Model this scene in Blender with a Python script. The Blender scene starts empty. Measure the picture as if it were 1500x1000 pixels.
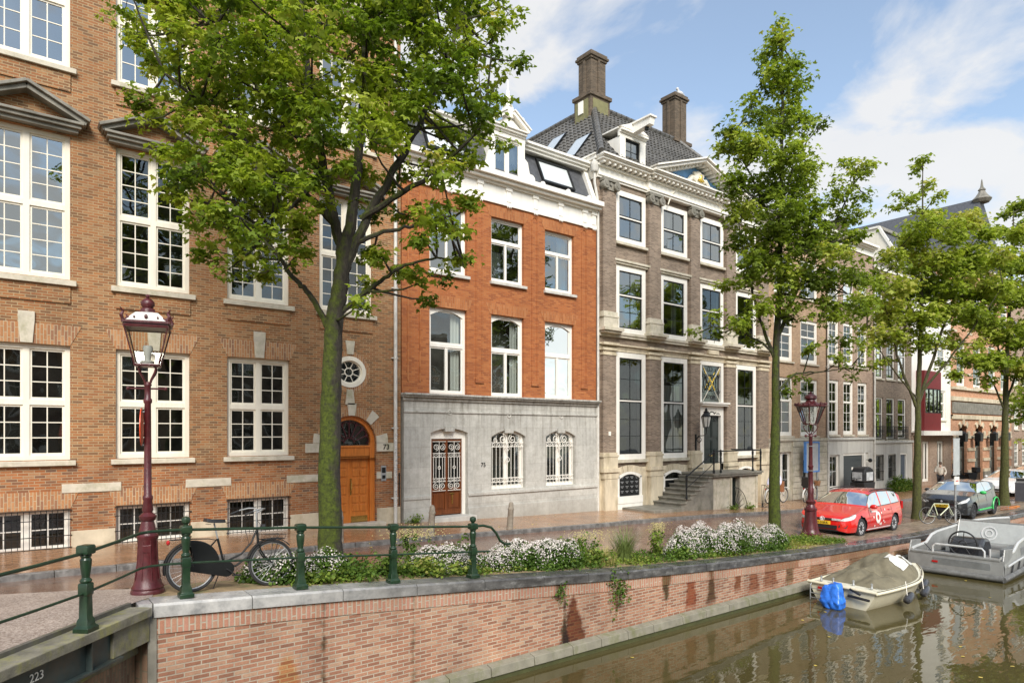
import bpy, bmesh, math, random
import numpy as np
from mathutils import Vector, Matrix
random.seed(7); np.random.seed(7)
C = bpy.context.scene.collection
R = math.radians; PI = math.pi
WATER = -2.08
# ------------------------------------------------------------------ camera, sky, sun, exposure
cam = bpy.data.objects.new('camera', bpy.data.cameras.new('camera')); C.objects.link(cam)
cam.location = (0, 0, 2.3); cam.rotation_euler = (R(90), 0, -math.atan2(.611, .792))
cam.data.sensor_width = 36; cam.data.lens = 23.33; cam.data.shift_y = 134/1500
cam.data.clip_start = .1; cam.data.clip_end = 3000
bpy.context.scene.camera = cam
SUN_EL, SUN_AZ = R(40), R(208)      # azimuth clockwise from +Y, the light comes from behind the camera
w = bpy.data.worlds.new('World'); bpy.context.scene.world = w; w.use_nodes = True
nt = w.node_tree; nt.nodes.clear()
def N(nt, t, **kw):
    n = nt.nodes.new(t)
    for k, v in kw.items():
        if k.startswith('i_'):
            key = k[2:]; key = int(key) if key.isdigit() else key.replace('_', ' ')
            n.inputs[key].default_value = v
        else: setattr(n, k, v)
    return n
def L(nt, a, b): nt.links.new(a, b)
sky = N(nt, 'ShaderNodeTexSky', sky_type='NISHITA', sun_disc=False, sun_elevation=SUN_EL, sun_rotation=SUN_AZ, air_density=1.0, dust_density=.6, ozone_density=1.5)
tc = N(nt, 'ShaderNodeTexCoord')
sep = N(nt, 'ShaderNodeSeparateXYZ'); L(nt, tc.outputs['Generated'], sep.inputs[0])
zz = N(nt, 'ShaderNodeMath', operation='MAXIMUM', i_1=.0); L(nt, sep.outputs[2], zz.inputs[0])
za = N(nt, 'ShaderNodeMath', operation='ADD', i_1=.28); L(nt, zz.outputs[0], za.inputs[0])
dx = N(nt, 'ShaderNodeMath', operation='DIVIDE'); L(nt, sep.outputs[0], dx.inputs[0]); L(nt, za.outputs[0], dx.inputs[1])
dy = N(nt, 'ShaderNodeMath', operation='DIVIDE'); L(nt, sep.outputs[1], dy.inputs[0]); L(nt, za.outputs[0], dy.inputs[1])
cb = N(nt, 'ShaderNodeCombineXYZ', i_2=7.7); L(nt, dx.outputs[0], cb.inputs[0]); L(nt, dy.outputs[0], cb.inputs[1])
n1 = N(nt, 'ShaderNodeTexNoise', i_Scale=2.6, i_Detail=9., i_Roughness=.56, i_Distortion=.35); L(nt, cb.outputs[0], n1.inputs['Vector'])
lowb = N(nt, 'ShaderNodeMapRange', i_1=.80, i_2=.20, i_3=-.03, i_4=.075); L(nt, sep.outputs[2], lowb.inputs[0])
addb = N(nt, 'ShaderNodeMath', operation='ADD'); L(nt, n1.outputs[0], addb.inputs[0]); L(nt, lowb.outputs[0], addb.inputs[1])
cr = N(nt, 'ShaderNodeValToRGB'); L(nt, addb.outputs[0], cr.inputs[0])
cr.color_ramp.elements[0].position = .465; cr.color_ramp.elements[0].color = (.12, .12, .12, 1)
cr.color_ramp.elements[1].position = .60; cr.color_ramp.elements[1].color = (.92, .92, .92, 1)
n2 = N(nt, 'ShaderNodeTexNoise', i_Scale=4., i_Detail=6.); L(nt, cb.outputs[0], n2.inputs['Vector'])
cc = N(nt, 'ShaderNodeMixRGB', i_1=(4.2, 4.22, 4.3, 1), i_2=(4.75, 4.7, 4.6, 1)); L(nt, n2.outputs[0], cc.inputs[0])
blue = N(nt, 'ShaderNodeMixRGB', blend_type='MULTIPLY', i_0=1.0, i_2=(1.26, 1.23, 1.14, 1)); L(nt, sky.outputs[0], blue.inputs[1])
mixs = N(nt, 'ShaderNodeMixRGB'); L(nt, cr.outputs[0], mixs.inputs[0]); L(nt, blue.outputs[0], mixs.inputs[1]); L(nt, cc.outputs[0], mixs.inputs[2])
bg = N(nt, 'ShaderNodeBackground', i_Strength=.1); L(nt, mixs.outputs[0], bg.inputs[0])
wo = N(nt, 'ShaderNodeOutputWorld'); L(nt, bg.outputs[0], wo.inputs[0])
sl = bpy.data.lights.new('sun', 'SUN'); sl.energy = 2.4; sl.angle = R(26); sl.color = (1, .955, .88)
so = bpy.data.objects.new('sun', sl); C.objects.link(so)
dirv = Vector((math.sin(SUN_AZ)*math.cos(SUN_EL), math.cos(SUN_AZ)*math.cos(SUN_EL), math.sin(SUN_EL)))
so.rotation_euler = dirv.to_track_quat('Z', 'Y').to_euler()
vs = bpy.context.scene.view_settings
vs.view_transform = 'Standard'; vs.look = 'None'; vs.exposure = 1.02; vs.gamma = 1; vs.use_curve_mapping = False
bpy.context.scene.cycles.max_bounces = 6; bpy.context.scene.cycles.transparent_max_bounces = 12
bpy.context.scene.cycles.caustics_reflective = False; bpy.context.scene.cycles.caustics_refractive = False

# ------------------------------------------------------------------ materials
def newmat(name):
    m = bpy.data.materials.new(name); m.use_nodes = True; nt = m.node_tree
    return m, nt, nt.nodes['Principled BSDF']
def c4(c): return (c[0], c[1], c[2], 1)
def pos(nt): return N(nt, 'ShaderNodeNewGeometry').outputs['Position']
def ramp(nt, src, stops):
    r = N(nt, 'ShaderNodeValToRGB'); L(nt, src, r.inputs[0]); e = r.color_ramp.elements
    e[0].position, e[0].color = stops[0][0], c4(stops[0][1]); e[1].position, e[1].color = stops[-1][0], c4(stops[-1][1])
    for p, c in stops[1:-1]:
        x = e.new(p); x.color = c4(c)
    return r.outputs[0]
def vecscale(nt, src, s):
    n = N(nt, 'ShaderNodeVectorMath', operation='MULTIPLY'); n.inputs[1].default_value = s; L(nt, src, n.inputs[0]); return n.outputs[0]
def noise(nt, src, scale, detail=5., rough=.6): 
    n = N(nt, 'ShaderNodeTexNoise', i_Scale=scale, i_Detail=detail, i_Roughness=rough); L(nt, src, n.inputs['Vector']); return n.outputs[0]
def mix(nt, f, a, b, bt='MIX'):
    n = N(nt, 'ShaderNodeMixRGB', blend_type=bt)
    for i, v in ((0, f), (1, a), (2, b)):
        if hasattr(v, 'links') or hasattr(v, 'is_linked'): L(nt, v, n.inputs[i])
        else: n.inputs[i].default_value = v if i == 0 else c4(v)
    return n.outputs[0]
def maths(nt, op, a, b=0., clamp=False):
    n = N(nt, 'ShaderNodeMath', operation=op, use_clamp=clamp)
    for i, v in ((0, a), (1, b)):
        if hasattr(v, 'is_linked'): L(nt, v, n.inputs[i])
        else: n.inputs[i].default_value = v
    return n.outputs[0]
def bump(nt, h, bsdf, strength=.3, dist=.02):
    b = N(nt, 'ShaderNodeBump', i_Strength=strength, i_Distance=dist); L(nt, h, b.inputs['Height']); L(nt, b.outputs[0], bsdf.inputs['Normal'])

def plain(name, col, rough=.5, metal=0., var=.12, scale=6., bumpy=0., coat=0., stretch=(1, 1, 1), dirt=None, dirt_amt=.5, spec=.5):
    m, nt, b = newmat(name); p = pos(nt)
    f = noise(nt, vecscale(nt, p, stretch), scale, 6.)
    lo = tuple(x*(1-var) for x in col); hi = tuple(min(1, x*(1+var)) for x in col)
    c = ramp(nt, f, [(.3, lo), (.7, hi)])
    if dirt:
        f2 = noise(nt, vecscale(nt, p, (stretch[0]*1.3, stretch[1]*1.3, stretch[2]*.8)), scale*.6, 8., .7)
        k = ramp(nt, f2, [(.48, (0, 0, 0)), (.72, (dirt_amt,)*3)])
        c = mix(nt, k, c, dirt)
    L(nt, c, b.inputs['Base Color'])
    b.inputs['Roughness'].default_value = rough; b.inputs['Metallic'].default_value = metal
    b.inputs['Specular IOR Level'].default_value = spec
    if coat: b.inputs['Coat Weight'].default_value = coat; b.inputs['Coat Roughness'].default_value = .05
    if bumpy: bump(nt, noise(nt, p, scale*8, 6.), b, bumpy, .01)
    return m

def brick(name, stops, mortar, w=.22, h=.072, ms=.011, rough=.85, vertical=False, big=.22, plane='wall', bs=.5, stains=None, wet=None):
    m, nt, b = newmat(name); p = pos(nt)
    s = N(nt, 'ShaderNodeSeparateXYZ'); L(nt, p, s.inputs[0])
    cx = N(nt, 'ShaderNodeCombineXYZ')
    if plane == 'wall':
        u = maths(nt, 'ADD', s.outputs[0], s.outputs[1]); v = s.outputs[2]
    else: u, v = s.outputs[0], s.outputs[1]
    if vertical: u, v = v, u
    L(nt, u, cx.inputs[0]); L(nt, v, cx.inputs[1])
    wob = N(nt, 'ShaderNodeVectorMath', operation='ADD')
    nn = N(nt, 'ShaderNodeTexNoise', i_Scale=3.); L(nt, p, nn.inputs['Vector'])
    L(nt, cx.outputs[0], wob.inputs[0]); L(nt, vecscale(nt, nn.outputs['Color'], (.003, .003, 0)), wob.inputs[1])
    bt = N(nt, 'ShaderNodeTexBrick', i_Color1=(0, 0, 0, 1), i_Color2=(1, 1, 1, 1), i_Mortar=(.5, .5, .5, 1), i_Scale=1., i_Mortar_Size=ms, i_Mortar_Smooth=.25, i_Bias=0., i_Brick_Width=w, i_Row_Height=h)
    bt.offset = .5; L(nt, wob.outputs[0], bt.inputs['Vector'])
    col = ramp(nt, bt.outputs['Color'], stops)
    fine = noise(nt, p, 45., 4.)
    col = mix(nt, .35, col, ramp(nt, fine, [(.3, (.35,)*3), (.7, (1.,)*3)]), 'MULTIPLY')
    mcol = ramp(nt, noise(nt, p, 2.5), [(.35, tuple(x*.75 for x in mortar)), (.65, mortar)])
    col = mix(nt, bt.outputs['Fac'], col, mcol)
    lg = noise(nt, vecscale(nt, p, (1, 1, .55)), .9, 8., .62)
    col = mix(nt, big, col, ramp(nt, lg, [(.32, (.3, .27, .25)), (.5, (.9,)*3), (.68, (1.25, 1.2, 1.15))]), 'MULTIPLY')
    if wet:    # damp, mossy foot of the wall: (z_top, z_bottom, colour, amount)
        zt, zb, wc, am = wet
        k = N(nt, 'ShaderNodeMapRange', i_1=zt, i_2=zb, i_3=0., i_4=am); L(nt, maths(nt, 'ADD', s.outputs[2], maths(nt, 'MULTIPLY', lg, .8)), k.inputs[0])
        col = mix(nt, k.outputs[0], col, wc, 'MULTIPLY')
    if stains:
        for xc, zt, zb, wt, wb, sc, am in stains:
            t = N(nt, 'ShaderNodeMapRange', i_1=zt, i_2=zb, i_3=wt, i_4=wb); L(nt, s.outputs[2], t.inputs[0])
            nz = maths(nt, 'MULTIPLY', maths(nt, 'SUBTRACT', noise(nt, p, 5., 6.), .5), .30)
            dxx = maths(nt, 'ADD', maths(nt, 'ABSOLUTE', maths(nt, 'SUBTRACT', s.outputs[0], xc)), nz)
            a = N(nt, 'ShaderNodeMapRange', i_1=0., i_2=.09, i_3=0., i_4=am); L(nt, maths(nt, 'SUBTRACT', t.outputs[0], dxx), a.inputs[0])
            u1 = N(nt, 'ShaderNodeMapRange', i_1=zt+.05, i_2=zt-.12, i_3=0., i_4=1.); L(nt, s.outputs[2], u1.inputs[0])
            u2 = N(nt, 'ShaderNodeMapRange', i_1=zb-.08, i_2=zb+.12, i_3=0., i_4=1.); L(nt, s.outputs[2], u2.inputs[0])
            col = mix(nt, maths(nt, 'MULTIPLY', maths(nt, 'MULTIPLY', a.outputs[0], u1.outputs[0]), u2.outputs[0]), col, sc, 'MULTIPLY')
    L(nt, col, b.inputs['Base Color']); b.inputs['Roughness'].default_value = rough
    if plane != 'wall':
        L(nt, ramp(nt, noise(nt, p, .8, 6.), [(.35, (rough*.5,)*3), (.6, (rough,)*3)]), b.inputs['Roughness'])
    hgt = mix(nt, .3, maths(nt, 'SUBTRACT', 1., bt.outputs['Fac']), fine)
    bump(nt, hgt, b, bs, .012)
    return m

M = {}
M['brick_a'] = brick('old orange brown brick', [(.0, (.19, .10, .05)), (.2, (.25, .115, .045)), (.42, (.32, .13, .05)), (.7, (.39, .165, .058)), (1., (.37, .21, .10))], (.43, .32, .18), big=.3, w=.2, h=.062, ms=.008)
M['brick_a_low'] = brick('red damp brick', [(.0, (.17, .09, .055)), (.3, (.32, .115, .038)), (.6, (.41, .14, .042)), (1., (.40, .21, .10))], (.42, .31, .19), big=.5, w=.2, h=.062, ms=.008)
M['soldier_a'] = brick('soldier course brick', [(.0, (.28, .14, .08)), (.5, (.44, .20, .08)), (1., (.50, .26, .12))], (.50, .39, .25), w=.23, h=.064, ms=.008, vertical=True)
M['brick_b'] = brick('bright orange red brick', [(.0, (.30, .085, .025)), (.5, (.42, .125, .032)), (1., (.48, .17, .05))], (.38, .17, .075), ms=.007, big=.16, bs=.3, w=.2, h=.06)
M['soldier_b'] = brick('orange soldier brick', [(.0, (.34, .105, .03)), (.5, (.45, .155, .045)), (1., (.50, .20, .07))], (.42, .21, .10), w=.23, h=.07, ms=.007, vertical=True)
M['brick_c'] = brick('grey brown brick', [(.0, (.17, .12, .085)), (.5, (.27, .20, .145)), (1., (.36, .27, .20))], (.34, .28, .22), w=.18, h=.05, ms=.008, big=.3, bs=.4)
M['brick_d'] = brick('tan brick', [(.0, (.36, .22, .13)), (.5, (.47, .29, .17)), (1., (.55, .36, .22))], (.5, .38, .27), w=.2, h=.06, big=.2)
M['brick_e'] = brick('brown brick', [(.0, (.28, .17, .12)), (.5, (.38, .25, .175)), (1., (.45, .31, .22))], (.46, .37, .29), w=.2, h=.06, big=.25)
M['brick_f'] = brick('orange far brick', [(.0, (.50, .22, .11)), (.5, (.66, .30, .15)), (1., (.72, .38, .22))], (.6, .4, .28), w=.2, h=.06, big=.15)
M['chimney'] = brick('sooty chimney brick', [(.0, (.07, .052, .035)), (.5, (.125, .09, .06)), (1., (.18, .13, .085))], (.15, .12, .085), w=.2, h=.055, big=.4)
GR = (.10, .085, .05)
M['quay_brick'] = brick('quay brick', [(.0, (.26, .12, .075)), (.25, (.33, .15, .09)), (.6, (.43, .205, .125)), (1., (.47, .29, .19))], (.46, .39, .30), w=.21, h=.062, ms=.009, big=.55,
    stains=[(8.95, -.76, -1.88, .03, .38, (.38, .19, .09), 1.), (8.72, -.80, -1.9, .03, .16, (.13, .12, .06), 1.), (8.56, -.60, -1.05, .12, .05, (.18, .17, .08), 1.), (3.85, -.2, -2., .035, .06, (.2, .18, .1), 1.), (3.3, -.9, -2.1, .1, .5, (1., .72, .33), .8), (5.37, -.3, -1.9, .035, .06, (.25, .24, .13), .9), (10.15, -.8, -1.6, .10, .06, (.36, .34, .18), .9), (7.3, -.6, -1.9, .3, .5, (1.15, 1.12, 1.08), .5),
            (11.76, -.82, -1.65, .22, .03, (.17, .16, .08), 1.), (12.65, -.95, -1.75, .17, .26, (.55, .25, .14), 1.), (13.4, -.88, -1.75, .11, .22, (.28, .21, .10), 1.), (14.5, -.95, -1.62, .10, .20, (.42, .24, .13), 1.), (15.2, -.95, -1.75, .1, .32, (.62, .36, .24), 1.), (15.95, -1.0, -1.75, .22, .42, (.5, .30, .19), .9), (16.9, -1.0, -1.8, .22, .22, (.3, .25, .13), .9), (18.4, -1.05, -1.85, .4, .6, (.5, .36, .22), .8), (21.0, -1.15, -1.95, .7, .9, (.42, .36, .2), .8), (24.5, -1.15, -1.95, 1.2, 1.3, (.45, .42, .24), .85),
            (30., -1.15, -2., 3.7, 3.7, (.42, .42, .22), .9)],
    wet=(-1.35, -2.0, (.5, .47, .33), .8))
M['quay_soldier'] = brick('quay soldier course', [(.0, (.48, .24, .17)), (.5, (.43, .20, .125)), (1., (.46, .28, .19))], (.46, .39, .30), w=.24, h=.072, ms=.011, vertical=True, big=.4,
    stains=[(3.85, -.1, -.9, .03, .05, (.2, .18, .1), 1.), (5.37, -.2, -.9, .03, .05, (.25, .24, .13), .9), (8.56, -.5, -1.1, .12, .10, (.2, .18, .1), 1.), (11.76, -.7, -1.2, .2, .2, (.3, .27, .15), 1.), (13.4, -.7, -1.3, .12, .14, (.4, .32, .2), 1.), (16.5, -.9, -1.5, .9, .9, (.55, .42, .28), .8), (21, -1., -1.7, 2., 2., (.5, .42, .26), .8)])
M['abut_brick'] = brick('dirty abutment brick', [(.0, (.16, .10, .07)), (.5, (.26, .16, .10)), (1., (.32, .21, .14))], (.22, .18, .12), w=.22, h=.075, vertical=True, big=.5)
M['road'] = brick('wet brick road', [(.0, (.19, .105, .075)), (.5, (.27, .15, .105)), (1., (.33, .20, .14))], (.17, .12, .085), w=.2, h=.055, ms=.007, rough=.24, plane='floor', big=.5, bs=.35)
M['sidewalk'] = brick('wet clinker pavement', [(.0, (.32, .165, .085)), (.5, (.41, .215, .11)), (1., (.50, .28, .15))], (.30, .19, .11), w=.2, h=.065, ms=.007, rough=.26, plane='floor', big=.4, bs=.35)
M['parking'] = brick('mixed grey clinker', [(.0, (.20, .15, .11)), (.5, (.31, .23, .17)), (1., (.42, .33, .25))], (.25, .21, .14), w=.2, h=.065, ms=.009, rough=.5, plane='floor', big=.5)
M['white'] = plain('white paint', (.84, .81, .74), .4, var=.05, scale=2, dirt=(.55, .50, .40), dirt_amt=.25, stretch=(3, 3, .7))
M['cream'] = plain('cream paint', (.80, .75, .63), .45, var=.05, scale=2, dirt=(.5, .44, .32), dirt_amt=.25, stretch=(3, 3, .7))
M['stucco'] = plain('grey limestone', (.53, .515, .47), .8, var=.10, scale=1.4, bumpy=.15, dirt=(.25, .23, .19), dirt_amt=.5, stretch=(3.5, 3.5, .5))
M['ashlar'] = plain('pale stone', (.60, .52, .38), .8, var=.18, scale=1.6, bumpy=.2, dirt=(.27, .22, .13), dirt_amt=.8, stretch=(2, 2, .8))
M['stone'] = plain('weathered sill stone', (.56, .51, .41), .85, var=.15, scale=2.5, bumpy=.2, dirt=(.25, .24, .12), dirt_amt=.7, stretch=(1.5, 1.5, 2))
M['dark_stone'] = plain('dark wet stone', (.22, .205, .17), .6, var=.3, scale=3, bumpy=.2, dirt=(.08, .08, .05), dirt_amt=.8)
M['plinth'] = plain('mossy plinth stone', (.52, .45, .33), .85, var=.2, scale=2, bumpy=.2, dirt=(.26, .20, .10), dirt_amt=.8)
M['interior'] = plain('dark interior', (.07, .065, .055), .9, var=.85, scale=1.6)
M['curtain'] = plain('white curtain', (.62, .61, .57), .9, var=.18, scale=14, stretch=(1, 1, .02))
M['black'] = plain('black paint', (.012, .013, .013), .38, var=.2, spec=.35)
M['dark_green'] = plain('dark green gloss paint', (.013, .034, .016), .3, var=.3, scale=9, dirt=(.06, .075, .04), dirt_amt=.35)
M['door_orange'] = plain('varnished orange door', (.60, .19, .035), .3, var=.2, scale=3, stretch=(6, 6, .6))
M['door_brown'] = plain('varnished brown door', (.15, .045, .014), .3, var=.3, scale=3, stretch=(6, 6, .6))
M['door_black'] = plain('black green door paint', (.012, .02, .018), .2, var=.2)
M['maroon'] = plain('maroon cast iron paint', (.075, .012, .015), .3, var=.35, scale=14, bumpy=.35, dirt=(.16, .08, .07), dirt_amt=.25)
M['zinc'] = plain('zinc', (.42, .43, .43), .45, metal=.5, var=.15, dirt=(.2, .2, .2), dirt_amt=.4)
M['pipe'] = plain('painted pipe', (.60, .58, .53), .5, var=.1, dirt=(.2, .2, .18), dirt_amt=.5)
M['slate'] = plain('dark slate', (.075, .078, .085), .5, var=.3, scale=8, bumpy=.3)
M['tile'] = plain('grey glazed pantile', (.105, .10, .09), .4, var=.45, scale=7, dirt=(.07, .065, .055), dirt_amt=.7)
M['brass'] = plain('brass', (.65, .42, .12), .25, metal=.9)
M['gold'] = plain('gold leaf', (.85, .58, .10), .25, metal=.8)
M['blue_paint'] = plain('blue paint', (.10, .28, .68), .5)
M['asphalt'] = plain('asphalt', (.09, .088, .085), .5, var=.3, scale=20, bumpy=.3)
M['soil'] = plain('sandy soil', (.30, .215, .12), .9, var=.3, scale=5, bumpy=.6, dirt=(.13, .16, .05), dirt_amt=.9)
M['kerb'] = plain('dark bluestone kerb', (.13, .125, .12), .3, var=.5, scale=6, bumpy=.1, dirt=(.36, .35, .33), dirt_amt=.6)
m, nt, b = newmat('weathered grey limestone'); p = pos(nt); s_ = N(nt, 'ShaderNodeSeparateXYZ'); L(nt, p, s_.inputs[0]); cx_ = N(nt, 'ShaderNodeCombineXYZ'); L(nt, maths(nt, 'ADD', s_.outputs[0], s_.outputs[1]), cx_.inputs[0]); L(nt, s_.outputs[2], cx_.inputs[1])
bt_ = N(nt, 'ShaderNodeTexBrick', i_Color1=(.9, .9, .9, 1), i_Color2=(1.06, 1.06, 1.05, 1), i_Mortar=(.72, .71, .69, 1), i_Scale=1., i_Mortar_Size=.006, i_Mortar_Smooth=.2, i_Brick_Width=1.15, i_Row_Height=.62); L(nt, cx_.outputs[0], bt_.inputs['Vector'])
c_ = ramp(nt, noise(nt, p, 1.1, 8., .65), [(.3, (.40, .39, .36)), (.5, (.50, .49, .455)), (.72, (.56, .55, .51))]); c_ = mix(nt, 1., c_, bt_.outputs['Color'], 'MULTIPLY')
st1 = ramp(nt, noise(nt, vecscale(nt, p, (5.5, 5.5, .35)), 1.3, 8., .7), [(.46, (1, 1, 1)), (.7, (.42, .40, .36))])
dn = N(nt, 'ShaderNodeMapRange', i_1=1.2, i_2=3.5, i_3=.25, i_4=.95); L(nt, s_.outputs[2], dn.inputs[0])
c_ = mix(nt, dn.outputs[0], c_, mix(nt, 1., c_, st1, 'MULTIPLY')); c_ = mix(nt, .5, c_, ramp(nt, noise(nt, p, 7., 8., .75), [(.35, (.62, .6, .55)), (.6, (1.05, 1.05, 1.04))]), 'MULTIPLY')
lw = N(nt, 'ShaderNodeMapRange', i_1=.1, i_2=-.7, i_3=0., i_4=.6); L(nt, s_.outputs[2], lw.inputs[0]); c_ = mix(nt, lw.outputs[0], c_, (.30, .285, .24))
L(nt, c_, b.inputs['Base Color']); b.inputs['Roughness'].default_value = .8; bump(nt, noise(nt, p, 18., 6.), b, .2, .01); M['limestone'] = m
def glassmat(name, tint, base=.10, boost=1.0):
    m = bpy.data.materials.new(name); m.use_nodes = True; nt = m.node_tree; nt.nodes.clear()
    o = N(nt, 'ShaderNodeOutputMaterial'); g = N(nt, 'ShaderNodeBsdfGlossy', i_Color=(.95, 1., .98, 1), i_Roughness=.015)
    t = N(nt, 'ShaderNodeBsdfTransparent', i_Color=c4(tint)); mx = N(nt, 'ShaderNodeMixShader')
    fr = N(nt, 'ShaderNodeFresnel', i_IOR=1.55)
    nb = N(nt, 'ShaderNodeTexNoise', i_Scale=1.1, i_Detail=1.); L(nt, pos(nt), nb.inputs['Vector'])
    bp = N(nt, 'ShaderNodeBump', i_Strength=.12, i_Distance=.12); L(nt, nb.outputs[0], bp.inputs['Height']); L(nt, bp.outputs[0], g.inputs['Normal'])
    f = maths(nt, 'ADD', maths(nt, 'MULTIPLY', fr.outputs[0], boost), base, True)
    L(nt, f, mx.inputs[0]); L(nt, t.outputs[0], mx.inputs[1]); L(nt, g.outputs[0], mx.inputs[2]); L(nt, mx.outputs[0], o.inputs[0])
    return m
M['glass'] = glassmat('window glass', (.75, .8, .78), .05, 1.3)
M['glass_up'] = glassmat('upper window glass', (.7, .75, .75), .26, 1.3)
M['glass_clear'] = glassmat('lamp glass', (.93, .94, .92), .03, .8)

# ------------------------------------------------------------------ mesh helpers
class MB:
    def __init__(s): s.v = []; s.f = []; s.cuts = []
    def cut(s): s.cuts.append((len(s.v), len(s.f))); return s
    def build_each(s, name, mat, parent, nv=8, nf=6, **k):      # every box becomes an object of its own
        for i in range(len(s.v)//nv):
            b = MB(); b.v = s.v[i*nv:(i+1)*nv]; b.f = [tuple(q-i*nv for q in f) for f in s.f[i*nf:(i+1)*nf]]; b.build(name, mat, parent, **k)
    def box(s, x0, x1, y0, y1, z0, z1):
        n = len(s.v)
        s.v += [(x0, y0, z0), (x1, y0, z0), (x1, y1, z0), (x0, y1, z0), (x0, y0, z1), (x1, y0, z1), (x1, y1, z1), (x0, y1, z1)]
        s.f += [(n, n+3, n+2, n+1), (n+4, n+5, n+6, n+7), (n, n+1, n+5, n+4), (n+1, n+2, n+6, n+5), (n+2, n+3, n+7, n+6), (n+3, n, n+4, n+7)]
        return s
    def quad(s, *p):
        n = len(s.v); s.v += [tuple(q) for q in p]; s.f.append(tuple(range(n, n+len(p)))); return s
    def prism(s, poly, y0, y1):          # poly in (x, z), counter-clockwise seen from -Y
        n = len(s.v); k = len(poly)
        s.v += [(x, y0, z) for x, z in poly] + [(x, y1, z) for x, z in poly]
        s.f.append(tuple(range(n, n+k))); s.f.append(tuple(range(n+2*k-1, n+k-1, -1)))
        for i in range(k): j = (i+1) % k; s.f.append((n+i, n+k+i, n+k+j, n+j))
        return s
    def slab(s, poly, z0, z1):           # poly in (x, y)
        n = len(s.v); k = len(poly)
        s.v += [(x, y, z0) for x, y in poly] + [(x, y, z1) for x, y in poly]
        s.f.append(tuple(range(n+k-1, n-1, -1))); s.f.append(tuple(range(n+k, n+2*k)))
        for i in range(k): j = (i+1) % k; s.f.append((n+i, n+j, n+k+j, n+k+i))
        return s
    def sprism(s, poly, x0, x1):         # poly in (y, z)
        n = len(s.v); k = len(poly)
        s.v += [(x0, y, z) for y, z in poly] + [(x1, y, z) for y, z in poly]
        s.f.append(tuple(range(n+k-1, n-1, -1))); s.f.append(tuple(range(n+k, n+2*k)))
        for i in range(k): j = (i+1) % k; s.f.append((n+i, n+j, n+k+j, n+k+i))
        return s
    def obox(s, a, b, wx, wz, up=(0, 0, 1)):   # oriented bar from a to b, width wx, height wz
        a = Vector(a); b = Vector(b); d = (b-a).normalized(); u = Vector(up)
        if abs(d.dot(u)) > .98: u = Vector((0, 1, 0))
        r = d.cross(u).normalized()*wx/2; q = r.cross(d).normalized()*wz/2; n = len(s.v)
        for p in (a, b): s.v += [tuple(p-r-q), tuple(p+r-q), tuple(p+r+q), tuple(p-r+q)]
        s.f += [(n, n+1, n+2, n+3), (n+7, n+6, n+5, n+4)] + [(n+i, n+4+i, n+4+(i+1) % 4, n+(i+1) % 4) for i in range(4)]
        return s
    def tube(s, pts, r, n=8, close=False):
        pts = [Vector(p) for p in pts]; rs = r if isinstance(r, (list, tuple)) else [r]*len(pts)
        k = len(pts); base = len(s.v); nrm = None
        for i, p in enumerate(pts):
            if close: d = (pts[(i+1) % k]-pts[i-1]).normalized()
            else: d = (pts[min(i+1, k-1)]-pts[max(i-1, 0)]).normalized()
            if nrm is None:
                nrm = Vector((0, 0, 1)) if abs(d.z) < .9 else Vector((1, 0, 0))
            nrm = (nrm-d*nrm.dot(d)); nrm.normalize(); bn = d.cross(nrm)
            for j in range(n):
                a = 2*PI*j/n; q = p+(nrm*math.cos(a)+bn*math.sin(a))*rs[i]; s.v.append(tuple(q))
        for i in range(k if close else k-1):
            a = base+i*n; b = base+((i+1) % k)*n
            for j in range(n): s.f.append((a+j, a+(j+1) % n, b+(j+1) % n, b+j))
        if not close:
            s.f.append(tuple(base+j for j in range(n-1, -1, -1))); s.f.append(tuple(base+(k-1)*n+j for j in range(n)))
        return s
    def lathe(s, prof, c=(0, 0, 0), n=20, axis='z', a0=0.):
        base = len(s.v); k = len(prof)
        for r, h in prof:
            for j in range(n):
                a = 2*PI*j/n+a0; x, y = r*math.cos(a), r*math.sin(a)
                if axis == 'z': q = (x, y, h)
                elif axis == 'y': q = (x, h, y)
                else: q = (h, x, y)
                s.v.append((c[0]+q[0], c[1]+q[1], c[2]+q[2]))
        for i in range(k-1):
            for j in range(n):
                a, b = base+i*n+j, base+i*n+(j+1) % n
                s.f.append((a, b, b+n, a+n))
        s.f.append(tuple(base+j for j in range(n-1, -1, -1))); s.f.append(tuple(base+(k-1)*n+j for j in range(n)))
        return s
    def ring(s, c, r, t, n=24, m=6, axis='y', a0=0, a1=2*PI):
        full = abs(a1-a0-2*PI) < 1e-6; pts = []
        for i in range(n if full else n+1):
            a = a0+(a1-a0)*i/n; u, v = r*math.cos(a), r*math.sin(a)
            pts.append((c[0]+u, c[1], c[2]+v) if axis == 'y' else ((c[0], c[1]+u, c[2]+v) if axis == 'x' else (c[0]+u, c[1]+v, c[2])))
        return s.tube(pts, t, m, close=full)
    def ball(s, c, r, n=12, k=8, sc=(1, 1, 1)):
        base = len(s.v)
        for i in range(k+1):
            th = PI*i/k
            for j in range(n):
                a = 2*PI*j/n; s.v.append((c[0]+r*sc[0]*math.sin(th)*math.cos(a), c[1]+r*sc[1]*math.sin(th)*math.sin(a), c[2]+r*sc[2]*math.cos(th)))
        for i in range(k):
            for j in range(n):
                a, b = base+i*n+j, base+i*n+(j+1) % n; s.f.append((a, a+n, b+n, b))
        return s
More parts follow.
